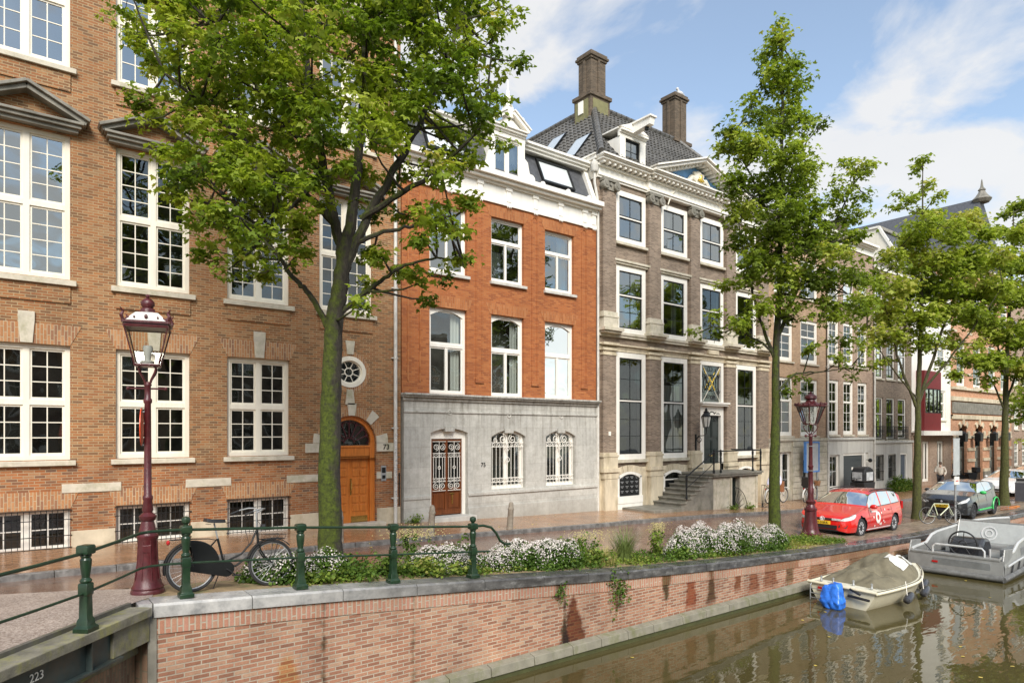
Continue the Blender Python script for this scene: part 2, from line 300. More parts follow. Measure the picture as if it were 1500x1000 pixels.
    def build(s, name, mat, parent=None, smooth=False, bevel=0, fix=True):
        me = bpy.data.meshes.new(name); me.from_pydata(s.v, [], s.f); 
        if fix:
            bm = bmesh.new(); bm.from_mesh(me); bmesh.ops.recalc_face_normals(bm, faces=bm.faces); bm.to_mesh(me); bm.free()
        me.materials.append(mat if not isinstance(mat, str) else M[mat])
        if smooth:
            me.polygons.foreach_set('use_smooth', [True]*len(me.polygons))
            try: me.set_sharp_from_angle(angle=R(42))
            except Exception: pass
        o = bpy.data.objects.new(name, me); C.objects.link(o)
        if bevel:
            b = o.modifiers.new('bevel', 'BEVEL'); b.width = bevel; b.segments = 2; b.limit_method = 'ANGLE'
        if parent: o.parent = parent
        return o
def tag(o, label=None, cat=None, group=None, kind=None):
    if label: o['label'] = label
    if cat: o['category'] = cat
    if group: o['group'] = group
    if kind: o['kind'] = kind
    return o
def thing(name, label, cat, loc=(0, 0, 0), rz=0, group=None):
    o = bpy.data.objects.new(name, None); C.objects.link(o); o.location = loc; o.rotation_euler = (0, 0, rz)
    return tag(o, label, cat, group)
def struct(o): o['kind'] = 'structure'; return o
def sub(o, **k):
    return o
def copy_tree(o, parent=None):
    c = o.copy(); C.objects.link(c); c.parent = parent
    for ch in [x for x in bpy.data.objects if x.parent == o]: copy_tree(ch, c)
    return c
def text_mesh(name, txt, size, mat, parent, loc, rot=(R(90), 0, 0), depth=.006, scale=(1, 1, 1)):
    cu = bpy.data.curves.new(name, 'FONT'); cu.body = txt; cu.size = size; cu.extrude = depth; cu.align_x = 'CENTER'; cu.align_y = 'CENTER'
    t = bpy.data.objects.new('tmp', cu); C.objects.link(t)
    me = bpy.data.meshes.new_from_object(t.evaluated_get(bpy.context.evaluated_depsgraph_get()))
    bpy.data.objects.remove(t); me.name = name; me.materials.clear(); me.materials.append(M[mat] if isinstance(mat, str) else mat)
    o = bpy.data.objects.new(name, me); C.objects.link(o); o.parent = parent; o.location = loc; o.rotation_euler = rot; o.scale = scale
    return o
def interp(pts, x):
    if x <= pts[0][0]: return pts[0][1]
    for (a, b), (c, d) in zip(pts, pts[1:]):
        if x <= c:
            t = (x-a)/(c-a); return b+(d-b)*t
    return pts[-1][1]
def zq(s): return interp([(-12, .35), (-4, .22), (1.7, .10), (3.87, -.055), (7.5, -.35), (10.2, -.58), (14, -.82), (18.6, -1.03), (25.6, -1.25), (40, -1.28), (400, -1.28)], s)
def zf(s): return interp([(-12, -.2), (0, -.27), (6.3, -.34), (9.7, -.42), (14.2, -.56), (17.9, -.64), (21, -.74), (26, -.95), (35, -1.2), (400, -1.22)], s)
def zroad(s, t):
    if t <= 10.4: return zq(s)
    k = (t-10.4)/(15-10.4)
    return zq(s)*(1-k)+(zf(s)-.11)*k

# ------------------------------------------------------------------ setting: ground, road, pavement, water
SS = [x*.5 for x in range(-24, 100)]+[50+5*i for i in range(40)]
def strip(name, mat, ts, zfun, s_range=None):
    ss = SS if s_range is None else [x for x in np.arange(s_range[0], s_range[1]+.01, .5)]
    b = MB(); k = len(ts)
    for s in ss:
        for t in ts: b.v.append((s, t, zfun(s, t)))
    for i in range(len(ss)-1):
        for j in range(k-1):
            a = i*k+j; b.f.append((a, a+k, a+k+1, a+1))
    return b.build(name, mat, fix=False, smooth=True)
struct(strip('road', 'road', [11.2, 12, 13, 14, 15.0], lambda s, t: zroad(s, t)))
struct(strip('pavement', 'sidewalk', [15.14, 16.5, 18.3], lambda s, t: zf(s)))
kb = MB()
x = -12.
while x < 110:
    x2 = x+random.choice([1.0, 1.0, 1.2])
    za_, zb_ = zf(x), zf(x2); n = len(kb.v)
    g = .006
    kb.v += [(x+g, 15.0, za_-.14), (x2-g, 15.0, zb_-.14), (x2-g, 15.0, zb_-.005), (x+g, 15.0, za_-.005), (x+g, 15.02, za_+.006), (x2-g, 15.02, zb_+.006), (x2-g, 15.15, zb_+.006), (x+g, 15.15, za_+.006)]
    kb.f += [(n, n+1, n+2, n+3), (n+3, n+2, n+5, n+4), (n+4, n+5, n+6, n+7)]
    x = x2
struct(kb.build('kerb', 'kerb'))
struct(strip('quay_strip', 'parking', [9.9, 10.4, 11.2], lambda s, t: zroad(s, t)-.004, (21, 120)))
struct(strip('planting_strip', 'soil', [9.9, 10.4, 11.2], lambda s, t: zroad(s, t)-.002, (1.5, 21)))
gb = MB().quad((-300, 9.9, -2.6), (900, 9.9, -2.6), (900, 900, -2.6), (-300, 900, -2.6)); struct(gb.build('ground', 'soil'))

# water with ripples
m, nt, b = newmat('canal water'); p = pos(nt)
b.inputs['Base Color'].default_value = (.075, .058, .022, 1); b.inputs['Roughness'].default_value = .015; b.inputs['IOR'].default_value = 1.45
L(nt, ramp(nt, noise(nt, p, .25, 4.), [(.35, (.062, .050, .018)), (.65, (.088, .074, .030))]), b.inputs['Base Color'])
h1 = noise(nt, vecscale(nt, p, (.55, 1.3, 1)), 1.1, 3., .5); h2 = noise(nt, vecscale(nt, p, (.8, 2.2, 1)), 4.5, 2., .5)
hh = maths(nt, 'ADD', h1, maths(nt, 'MULTIPLY', h2, .10)); bump(nt, hh, b, .09, .10)
M['water'] = m
struct(MB().quad((-200, -200, WATER), (900, -200, WATER), (900, 9.75, WATER), (-200, 9.75, WATER)).build('water', 'water'))

# ------------------------------------------------------------------ facade helpers
def hole(x0, x1, z0, z1, kind='rect', rise=0): return (x0, x1, z0, z1, kind, rise)
def curve(h, n=12, bottom=False):
    x0, x1, z0, z1, kind, rise = h; xc, hw = (x0+x1)/2, (x1-x0)/2; o = []
    for i in range(n+1):
        u = math.cos(PI-PI*i/n); x = xc+hw*u
        v = math.sqrt(max(0, 1-u*u)) if kind in ('round', 'oval') else 1-u*u
        o.append((x, z0+rise-rise*v if bottom else z1-rise+rise*v))
    return o
def wall(parent, mat, x0, x1, z0, z1, T, holes, reveal=.24, name='wall', ret=.7):
    b = MB(); xs = sorted({x0, x1, *[h[0] for h in holes], *[h[1] for h in holes]}); zs = sorted({z0, z1, *[h[2] for h in holes], *[h[3] for h in holes]})
    xs = [x for x in xs if x0 <= x <= x1]; zs = [z for z in zs if z0 <= z <= z1]
    for i in range(len(xs)-1):
        for j in range(len(zs)-1):
            cx, cz = (xs[i]+xs[i+1])/2, (zs[j]+zs[j+1])/2
            if any(h[0] < cx < h[1] and h[2] < cz < h[3] for h in holes): continue
            b.quad((xs[i], T, zs[j]), (xs[i+1], T, zs[j]), (xs[i+1], T, zs[j+1]), (xs[i], T, zs[j+1]))
    for h in holes:
        hx0, hx1, hz0, hz1, kind, rise = h; Y = T+reveal
        zt = hz1-rise; zb = hz0+(rise if kind == 'oval' else 0)
        if zt > zb+1e-4:
            b.quad((hx0, T, zb), (hx0, Y, zb), (hx0, Y, zt), (hx0, T, zt)); b.quad((hx1, T, zb), (hx1, T, zt), (hx1, Y, zt), (hx1, Y, zb))
        if kind == 'rect':
            b.quad((hx0, T, hz1), (hx0, Y, hz1), (hx1, Y, hz1), (hx1, T, hz1))
        else:
            c = curve(h)
            for (xa, a_), (xb, b_) in zip(c, c[1:]):
                b.quad((xa, T, a_), (xb, T, b_), (xb, T, hz1), (xa, T, hz1)); b.quad((xa, T, a_), (xa, Y, a_), (xb, Y, b_), (xb, T, b_))
        if kind == 'oval':
            c = curve(h, bottom=True)
            for (xa, a_), (xb, b_) in zip(c, c[1:]):
                b.quad((xa, T, hz0), (xb, T, hz0), (xb, T, b_), (xa, T, a_)); b.quad((xa, T, a_), (xb, T, b_), (xb, Y, b_), (xa, Y, a_))
        else: b.quad((hx0, T, hz0), (hx1, T, hz0), (hx1, Y, hz0), (hx0, Y, hz0))
    if ret:
        b.quad((x0, T, z0), (x0, T, z1), (x0, T+ret, z1), (x0, T+ret, z0)); b.quad((x1, T, z0), (x1, T+ret, z0), (x1, T+ret, z1), (x1, T, z1))
        b.quad((x0, T, z1), (x1, T, z1), (x1, T+ret, z1), (x0, T+ret, z1))
    return b.build(name, mat, parent, fix=False)
def window(parent, x0, x1, z0, z1, T, cols=(1, 1), rows=(1, 1), fw=.09, mull=.09, sash=.045, bar=.022, nx=2, nz=3, mat='white', glass='glass', yin=.10, arch=0, curtain=None, bars_mat=None, name='window', fd=.09, sill=None):
    """frame with mullions; each cell has a sash and glazing bars; the pane is a child of the frame"""
    fm = MB(); Y = T+yin
    fm.box(x0, x0+fw, Y, Y+fd, z0, z1); fm.box(x1-fw, x1, Y, Y+fd, z0, z1)
    fm.box(x0+fw, x1-fw, Y, Y+fd, z0, z0+fw); fm.box(x0+fw, x1-fw, Y, Y+fd, z1-fw, z1)
    if arch:
        h = (x0+fw, x1-fw, 0, z1-fw, 'seg', arch)
        c = curve(h)
        for (xa, a_), (xb, b_) in zip(c, c[1:]): fm.prism([(xa, a_), (xb, b_), (xb, z1-fw), (xa, z1-fw)], Y+.002, Y+fd-.002)
    ix0, ix1, iz0, iz1 = x0+fw, x1-fw, z0+fw, z1-fw
    nc = len(cols); W = (ix1-ix0)-mull*(nc-1); xs = []; x = ix0
    for c in cols: wc = W*c/sum(cols); xs.append((x, x+wc)); x += wc+mull
    nr = len(rows); H = (iz1-iz0)-mull*(nr-1); zs = []; z = iz0
    for r_ in rows: hr = H*r_/sum(rows); zs.append((z, z+hr)); z += hr+mull
    for i in range(nc-1): fm.box(xs[i][1], xs[i+1][0], Y+.006, Y+fd-.006, iz0, iz1)
    for j in range(nr-1):
        for a, c in xs: fm.box(a, c, Y+.004, Y+fd-.004, zs[j][1], zs[j+1][0])
    ys = Y+.035; sm = fm if bars_mat is None else MB()
    for i, (a, c) in enumerate(xs):
        for j, (d, e) in enumerate(zs):
            if sash:
                sm.box(a, a+sash, ys, ys+.04, d, e); sm.box(c-sash, c, ys, ys+.04, d, e)
                sm.box(a+sash, c-sash, ys, ys+.04, d, d+sash*1.2); sm.box(a+sash, c-sash, ys, ys+.04, e-sash, e)
            A, Cc, D, E_ = a+sash, c-sash, d+sash*1.2, e-sash
            kx = nx[j] if isinstance(nx, (list, tuple)) else nx; kz = nz[j] if isinstance(nz, (list, tuple)) else nz
            for q in range(1, kx):
                xx = A+(Cc-A)*q/kx; sm.box(xx-bar/2, xx+bar/2, ys+.006, ys+.034, D, E_)
            for q in range(1, kz):
                zq_ = D+(E_-D)*q/kz; sm.box(A, Cc, ys+.008, ys+.032, zq_-bar/2, zq_+bar/2)
    fo = fm.build(name, mat, parent)
    if bars_mat is not None: sm.build('sash', bars_mat, fo)
    gl = MB(); gy = ys+.02
    gl.quad((ix0, gy, iz0), (ix1, gy, iz0), (ix1, gy, iz1), (ix0, gy, iz1)); gl.build('pane', glass, fo)
    if curtain:
        cm = MB()
        for (u0, u1, v0, v1) in curtain:
            xa, xb = ix0+(ix1-ix0)*u0, ix0+(ix1-ix0)*u1; n = max(6, int((xb-xa)/.035)); za_, zb_ = iz0+(iz1-iz0)*v0, iz0+(iz1-iz0)*v1
            pts = [(xa+(xb-xa)*i/n, T+yin+.22+.022*math.sin(i*2.1)) for i in range(n+1)]
            for (p0, q0), (p1, q1) in zip(pts, pts[1:]): cm.quad((p0, q0, za_), (p1, q1, za_), (p1, q1, zb_), (p0, q0, zb_))
        cm.build('curtain', 'curtain', fo)
    return fo
def sill(parent, x0, x1, z0, z1, T, proj=.10, mat='stone', name='sill'):
    b = MB(); b.sprism([(T-proj, z0+.01), (T+.12, z0+.01), (T+.12, z1), (T-proj, z1-.025)], x0, x1); return b.build(name, mat, parent, bevel=.008)
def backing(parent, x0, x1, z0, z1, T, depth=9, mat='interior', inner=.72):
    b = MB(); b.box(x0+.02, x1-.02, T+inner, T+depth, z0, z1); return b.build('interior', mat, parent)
def cornice(b, x0, x1, z, T, steps):      # steps: list of (height, projection) upwards
    for h, pr in steps: b.box(x0, x1, T-pr, T+.1, z, z+h); z += h
    return z
def drainpipe(parent, x, y, z0, z1, r=.05, mat='pipe'):
    b = MB(); b.tube([(x, y, z0), (x, y, z1)], r, 10)
    z = z0+.8
    while z < z1: b.lathe([(r+.012, -.03), (r+.012, .03)], (x, y, z), 10); b.box(x-r-.05, x+r+.05, y+.02, y+.1, z-.015, z+.015); z += 2.1
    return b.build('drainpipe', mat, parent, smooth=True)

T0 = 18.0
# ================================================================== building 1: tan brick office
b1 = thing('brick_office_building', 'big tan brick canal building with small paned cream windows and arched orange door', 'building', (3, T0, -.3))
b1.location = (0, 0, 0)
COL = {'A': (-.35, 1.26), 'B': (2.15, 3.75), 'C': (4.63, 6.24), 'D': (7.08, 8.69)}
GF = (1.70, 4.27); F2 = (5.76, 9.03); F3 = (10.55, 13.1); CE = (-.34, .60)
holes = []
for k, (a, c) in COL.items():
    if k != 'D': holes += [hole(a, c, *GF), hole(a, c, *CE)]
    holes += [hole(a, c, *F2), hole(a, c, *F3)]
DC = 8.03
door_h = hole(DC-.78, DC+.78, -.5, 2.80, 'round', .78); oval_h = hole(7.50, 8.46, 3.62, 4.50, 'oval', .44)
low = [h for h in holes if h[3] < 1] + [(*door_h[:2], -.5, 1.56, 'rect', 0)]
up = [h for h in holes if h[3] > 1] + [(*door_h[:2], 1.56, 2.80, 'round', .78), oval_h]
wall(b1, 'brick_a', -7, 9.62, 1.56, 14.6, T0, up)
wall(b1, 'brick_a_low', -7, 9.62, -1.2, 1.56, T0, low, name='lower_wall')
backing(b1, -7, 9.62, -1.2, 14.5, T0)
for k, (a, c) in COL.items():
    if k != 'D':
        window(b1, a, c, *GF, T0, nx=2, nz=3, mat='cream', fw=.10, mull=.12)
        sill(b1, a-.10, c+.10, 1.56, 1.70, T0)
        # flat arch of upright bricks and a keystone
        mid = (a+c)/2
        for sgn in (-1, 1):
            xi, xo, xt = mid+sgn*.10, mid+sgn*.80, mid+sgn*1.02
            pl = [(xi, 4.272), (xo, 4.272), (xt, 4.72), (mid+sgn*.13, 4.72)]
            if sgn < 0: pl = pl[::-1]
            MB().prism(pl, T0-.012, T0+.02).build('flat_arch', 'soldier_a', b1)
        MB().prism([(mid-.11, 4.28), (mid+.11, 4.28), (mid+.15, 4.78), (mid+.15, 4.97), (mid-.15, 4.97), (mid-.15, 4.78)], T0-.05, T0+.02).build('keystone', 'stone', b1, bevel=.006)
        window(b1, a, c, *CE, T0, rows=(1,), nx=2, nz=2, mat='white', fw=.06, mull=.10, yin=.13, name='cellar_window')
        for sgn in (-1, 1):
            xo, xt = mid+sgn*.81, mid+sgn*.98; pl = [(mid, .602), (xo, .602), (xt, 1.0), (mid, 1.0)]
            if sgn < 0: pl = pl[::-1]
            MB().prism(pl, T0-.014, T0+.02).build('cellar_arch', 'soldier_a', b1)
        g = MB(); n = 15
        for i in range(n+1): x = a+.03+(c-a-.06)*i/n; g.tube([(x, T0-.03, -.31), (x, T0-.03, .585)], .0075, 5)
        for zz_ in (-.27, -.0, .36, .57): g.box(a-.03, c+.03, T0-.045, T0-.02, zz_-.008, zz_+.008)
        g.build('window_grille', 'black', b1)
        window(b1, a, c, *F2, T0, nx=2, nz=4, mat='cream', fw=.10, mull=.12, glass='glass_up' if k == 'A' else 'glass')
    else:
        window(b1, a, c, *F2, T0, nx=2, nz=4, mat='cream', fw=.10, mull=.12)
    sill(b1, a-.10, c+.11, 5.60, 5.755, T0)
    MB().box(a, c, T0-.035, T0+.02, 5.22, 5.60).build('sill_apron', 'brick_a', b1)
    window(b1, a, c, *F3, T0, nx=2, nz=(3, 2), rows=(1.25, .85), mat='cream', fw=.10, mull=.12, glass='glass_up')
    sill(b1, a-.10, c+.11, 10.40, 10.545, T0)
    MB().box(a, c, T0-.035, T0+.02, 10.0, 10.40).build('sill_apron', 'brick_a', b1)
    mid = (a+c)/2; pd = MB()
    pd.box(mid-.95, mid+.95, T0-.16, T0+.02, 9.05, 9.13); pd.box(mid-1.0, mid+1.0, T0-.24, T0+.02, 9.13, 9.21); pd.box(mid-1.05, mid+1.05, T0-.30, T0+.02, 9.21, 9.27)
    for sgn in (-1, 1):
        pd.obox((mid+sgn*1.10, T0-.13, 9.27), (mid, T0-.13, 9.80), .30, .10); pd.obox((mid+sgn*1.16, T0-.17, 9.33), (mid, T0-.17, 9.90), .38, .07)
    pd.build('window_pediment', 'dark_stone', b1, bevel=.01)
# stone belts between the cellar windows, plinth blocks
for a, c in ((1.10, 2.26), (3.65, 4.72), (6.16, 7.22), (8.82, 9.32)):
    MB().box(a, c, T0-.03, T0+.02, .95, 1.15).build('stone_belt', 'stone', b1, bevel=.006)
for a, c in ((-.36-2, -.37), (1.275, 2.14), (3.765, 4.62), (6.255, 7.24), (8.83, 9.6)):
    MB().box(a, c, T0-.03, T0+.02, -1., .08).build('plinth', 'plinth', b1, bevel=.006)
# oval window
ow = MB(); cxo, czo = 7.98, 4.06
def oring(b, rx0, rz0, rx1, rz1, y0, y1, n=32):
    base = len(b.v)
    for i in range(n):
        a = 2*PI*i/n
        for rx, rz, y in ((rx0, rz0, y0), (rx1, rz1, y0), (rx1, rz1, y1), (rx0, rz0, y1)): b.v.append((cxo+rx*math.cos(a), y, czo+rz*math.sin(a)))
    for i in range(n):
        j = (i+1) % n
        for q in range(4): b.f.append((base+4*i+q, base+4*j+q, base+4*j+(q+1) % 4, base+4*i+(q+1) % 4))
oring(ow, .38, .33, .49, .45, T0-.035, T0+.2); oring(ow, .34, .30, .38, .33, T0+.02, T0+.15)
oring(ow, .11, .10, .135, .125, T0+.06, T0+.09)
for i in range(8):
    a = PI/8+2*PI*i/8
    ow.obox((cxo+.13*math.cos(a), T0+.075, czo+.12*math.sin(a)), (cxo+.36*math.cos(a), T0+.075, czo+.315*math.sin(a)), .02, .022, up=(0, 1, 0))
owf = ow.build('oval_window', 'cream', b1)
MB().quad((cxo-.48, T0+.08, czo-.44), (cxo+.48, T0+.08, czo-.44), (cxo+.48, T0+.08, czo+.44), (cxo-.48, T0+.08, czo+.44)).build('pane', 'glass', owf)
ob = MB(); oring(ob, .495, .455, .62, .59, T0-.012, T0+.01); ob.build('oval_arch', 'soldier_a', b1)
MB().prism([(cxo-.09, 4.56), (cxo+.09, 4.56), (cxo+.14, 4.95), (cxo-.14, 4.95)], T0-.05, T0+.01).build('keystone', 'stone', b1)
MB().prism([(cxo-.14, 3.12), (cxo+.14, 3.12), (cxo+.09, 3.55), (cxo-.09, 3.55)], T0-.05, T0+.01).build('keystone', 'stone', b1)
# arch over the orange door, stone blocks alternating with bricks
nA = 13
for i in range(nA):
    a0_, a1_ = PI*i/nA, PI*(i+1)/nA; r0 = .785; st = i % 2 == 0 and i not in (4, 8, 2, 10) or i == 6
    st = i in (0, 3, 6, 9, 12); r1 = 1.14 if st else 1.05
    pr = []
    for a in np.linspace(a0_, a1_, 5): pr.append((DC+r0*math.cos(a), 2.02+r0*math.sin(a)))
    po = [(DC+r1*math.cos(a), 2.02+r1*math.sin(a)) for a in np.linspace(a1_, a0_, 5)]
    MB().prism((pr+po)[::-1], T0-(.05 if st else .012), T0+.01).build('arch_stone' if st else 'arch_brick', 'stone' if st else 'soldier_a', b1)
for sx in (-1, 1): MB().box(min(DC+sx*.785, DC+sx*1.36), max(DC+sx*.785, DC+sx*1.36), T0-.05, T0+.01, 1.76, 2.01).build('arch_stone', 'stone', b1)
text_mesh('house_number', '73', .22, 'black', b1, (DC+1.08, T0-.06, 1.885))
# orange door
dr = MB()
for a0_ in np.linspace(0, PI, 25)[:-1]:
    a1_ = a0_+PI/24; P = lambda r_, a, y: (DC+r_*math.cos(a), y, 2.02+r_*math.sin(a))
    for ra, rb, y in ((.66, .785, T0+.10),):
        dr.prism([(DC+ra*math.cos(a1_), 2.02+ra*math.sin(a1_)), (DC+ra*math.cos(a0_), 2.02+ra*math.sin(a0_)), (DC+rb*math.cos(a0_), 2.02+rb*math.sin(a0_)), (DC+rb*math.cos(a1_), 2.02+rb*math.sin(a1_))][::-1], y, y+.12)
dr.box(DC-.785, DC-.63, T0+.10, T0+.22, -.36, 2.02); dr.box(DC+.63, DC+.785, T0+.10, T0+.22, -.36, 2.02)
dr.box(DC-.63, DC+.63, T0+.12, T0+.24, 1.62, 1.90); dr.box(DC-.66, DC+.66, T0+.09, T0+.2, 1.88, 1.94)
df = dr.build('door_frame', 'door_orange', b1, bevel=.008)
dl = MB(); dl.box(DC-.63, DC+.63, T0+.18, T0+.22, -.36, 1.62)
for q in (-1, 1):
    xa = DC-.60 if q < 0 else DC+.03
    dl.box(xa, xa+.57, T0+.165, T0+.178, -.33, 1.59)
    for i in range(2):
        for j in range(6 if q else 0):
            dl.box(xa+.06+i*.245, xa+.26+i*.245, T0+.14, T0+.166, .02+j*.255, .21+j*.255)
ld = dl.build('door', 'door_orange', b1, bevel=.012)
MB().tube([(DC+.05, T0+.13, .62), (DC+.05, T0+.09, .66), (DC+.05, T0+.09, .84), (DC+.05, T0+.13, .88)], .012, 6).box(DC+.03, DC+.07, T0+.15, T0+.17, .5, .98).build('door_handle', 'brass', ld)
MB().box(DC+.06, DC+.57, T0+.150, T0+.163, -.30, -.12).build('kick_plate', 'brass', ld)
fl = MB()
for i in range(1, 8):
    a = PI*i/8; fl.obox((DC+.16*math.cos(a), T0+.16, 2.0+.16*math.sin(a)), (DC+.66*math.cos(a), T0+.16, 2.0+.66*math.sin(a)), .025, .022, up=(0, 1, 0))
for i in range(8):
    a = PI*(i+.5)/8; fl.ring((DC+.52*math.cos(a), T0+.16, 2.0+.52*math.sin(a)), .10, .012, 8, 5, a0=a-PI/2, a1=a+PI/2)
fl.ring((DC, T0+.16, 2.0), .16, .014, 12, 5, a0=0, a1=PI); fo_ = fl.build('fanlight', 'maroon', b1)
MB().prism([(DC-.66, 1.93)]+[(DC+.66, 1.93)]+[(DC+.66*math.cos(a), 2.02+.66*math.sin(a)) for a in np.linspace(0, PI, 14)], T0+.19, T0+.195).build('pane', 'glass', fo_)
MB().box(DC-.95, DC+.95, T0-.32, T0+.1, -.6, -.30).build('doorstep', 'stone', b1, bevel=.01)
ic = MB(); ic.box(DC+.93, DC+1.09, T0-.035, T0+.01, .88, 1.33); io = ic.build('intercom', 'zinc', b1)
MB().box(DC+.95, DC+1.07, T0-.042, T0-.034, 1.12, 1.28).box(DC+.96, DC+1.06, T0-.042, T0-.034, .95, 1.05).build('intercom_panel', 'black', io)
tb = MB(); z = 14.2
z = cornice(tb, -7, 9.66, z, T0, [(.12, .1), (.12, .18), (.2, .32), (.08, .4)]); tb.build('eaves_cornice', 'stone', b1)
drainpipe(b1, 9.40, T0-.09, -.45, 14.2, .055)
# stickers on the foot of the drainpipe
sk = MB()
for i in range(26):
    z = .1+i*.085; a = random.uniform(-2.6, -.6); r_ = .058; x = 9.40+r_*math.cos(a); y = T0-.09+r_*math.sin(a); tx, ty = -math.sin(a)*.025, math.cos(a)*.025
    sk.quad((x-tx, y-ty, z), (x+tx, y+ty, z), (x+tx, y+ty, z+.05), (x-tx, y-ty, z+.05))
sk.build('sticker', plain('sticker paper', (.6, .6, .58), .6, var=.9, scale=30), b1)
MB().box(9.55, 9.585, T0-.02, T0+.01, -.4, 1.1).build('cable_conduit', 'black', b1)

# ================================================================== building 2: orange brick house on a grey base
T2 = 18.0; X0, X1 = 9.66, 17.92
b2 = thing('orange_brick_house', 'bright orange brick house on grey stone base, with white dormer and number 75', 'house')
BC = (11.33, 13.71, 16.07)
uh = [hole(c-.70, c+.70, 3.52, 6.28) for c in BC]+[hole(c-.70, c+.70, 7.40, 9.55) for c in BC]
wall(b2, 'brick_b', X0, X1, 3.5, 10.0, T2, uh)
Tb = T2-.08
gh = [hole(10.62, 12.02, -.36, 2.45, 'seg', .14), hole(12.96, 14.42, .42, 2.40, 'seg', .22), hole(15.35, 16.78, .42, 2.40, 'seg', .22)]
wall(b2, 'limestone', X0+.03, X1-.02, -1.2, 3.42, Tb, gh, reveal=.26, name='stone_base')
backing(b2, X0, X1, -1.2, 9.95, T2)
bb = MB()
for a, c in ((X0+.01, 10.60), (12.03, X1-.01)): bb.box(a, c, Tb-.05, Tb+.01, .26, .36)
bb.box(X0+.01, X1-.01, Tb-.04, Tb+.01, 2.93, 2.99)
bb.box(X0, X1, Tb-.06, Tb+.05, 3.30, 3.40); bb.box(X0-.02, X1, Tb-.16, Tb+.1, 3.40, 3.46); bb.box(X0-.04, X1, Tb-.22, Tb+.12, 3.46, 3.52)
for a, c in ((X0+.01, 10.60), (12.03, X1-.01)): bb.box(a, c, Tb-.035, Tb+.01, -.9, -.12)
bb.box(X0+.02, 10.56, Tb-.018, Tb+.01, -.12, .26)
bb.build('base_moulding', 'limestone', b2, bevel=.008)
for c, zt, r_ in ((11.32, 2.45, .14), (13.69, 2.40, .22), (16.065, 2.40, .22)):
    MB().prism([(c-.17, zt-.10), (c+.17, zt-.10), (c+.19, zt+.05), (c-.19, zt+.05)], Tb-.035, Tb+.2).build('keystone', 'limestone', b2); MB().ring((c, Tb-.01, zt+.5), .07, .018, 16, 5).build('wall_rosette', 'stucco', b2)
text_mesh('house_number', '75', .20, 'black', b2, (12.62, Tb-.012, 1.25))
# iron drain slots
# front door with white scroll grille
fr = MB(); fr.box(10.62, 10.74, Tb+.16, Tb+.26, -.36, 2.45); fr.box(11.90, 12.02, Tb+.16, Tb+.26, -.36, 2.45)
for (xa, a_), (xb, b_) in zip(*(lambda c: (c, c[1:]))(curve((10.74, 11.90, 0, 2.45, 'seg', .10)))): fr.prism([(xa, 2.12), (xb, 2.12), (xb, b_-.01), (xa, a_-.01)], Tb+.165, Tb+.25)
fr.build('door_frame', 'white', b2)
d2 = MB(); xa, xb = 10.74, 11.90; mid = (xa+xb)/2
for x0_, x1_ in ((xa, xa+.07), (mid-.05, mid+.05), (xb-.07, xb)): d2.box(x0_, x1_, Tb+.20, Tb+.26, -.30, 2.12)
for z0_, z1_ in ((-.30, -.14), (.42, .56), (2.04, 2.12)):
    for x0_, x1_ in ((xa+.07, mid-.05), (mid+.05, xb-.07)): d2.box(x0_, x1_, Tb+.202, Tb+.258, z0_, z1_)
for x0_, x1_ in ((xa+.07, mid-.05), (mid+.05, xb-.07)): d2.box(x0_, x1_, Tb+.235, Tb+.255, -.14, .42); d2.box(x0_+.05, x1_-.05, Tb+.215, Tb+.236, -.09, .37)
d2o = d2.build('front_door', 'door_brown', b2, bevel=.006)
MB().quad((xa+.05, Tb+.24, .5), (xb-.05, Tb+.24, .5), (xb-.05, Tb+.24, 2.08), (xa+.05, Tb+.24, 2.08)).build('pane', 'glass', d2o)
MB().box(mid+.20, mid+.24, Tb+.19, Tb+.21, .02, .36).box(mid+.14, mid+.30, Tb+.19, Tb+.21, .34, .38).build('letter_plate', 'brass', d2o)
def spiral(b, c, y, r, turns=1.4, dirn=1, a0=0, t=.011, n=22):
    pts = []
    for i in range(n+1):
        k = i/n; a = a0+dirn*k*turns*2*PI; rr = r*(1-k*.8); pts.append((c[0]+rr*math.cos(a), y, c[1]+rr*math.sin(a)))
    b.tube(pts, t, 5)
dg = MB(); yg = Tb+.175
for q, (l_, r_) in enumerate(((xa+.06, mid-.04), (mid+.04, xb-.06))):
    m_ = (l_+r_)/2; hw = (r_-l_)/2
    for z_ in (2.03, 1.66, 1.54, .86, .76, .47): dg.box(l_, r_, yg-.01, yg+.01, z_-.009, z_+.009)
    for x_ in (l_+.03, l_+.12, m_, r_-.12, r_-.03): dg.box(x_-.007, x_+.007, yg-.007, yg+.007, .86, 1.54)
    dg.box(m_-.008, m_+.008, yg-.008, yg+.008, .47, 2.03)
    dg.ring((m_, yg-.005, 1.2), .05, .010, 12, 5)
    for zc, sg in ((1.85, 1), (.61, -1)):
        spiral(dg, (m_-hw*.5, zc), yg, hw*.47, 1.6, 1, -PI/2*sg); spiral(dg, (m_+hw*.5, zc), yg, hw*.47, 1.6, -1, -PI/2*sg+PI)
    for i in range(4): dg.ring((l_+hw*(.25+.5*i), yg, 1.60), .035, .007, 8, 4); dg.ring((l_+hw*(.25+.5*i), yg, .81), .035, .007, 8, 4)
dg.build('door_grille', 'white', d2o)
MB().box(10.5, 12.14, Tb-.34, Tb+.3, -.72, -.33).build('doorstep', 'stucco', b2, bevel=.01)
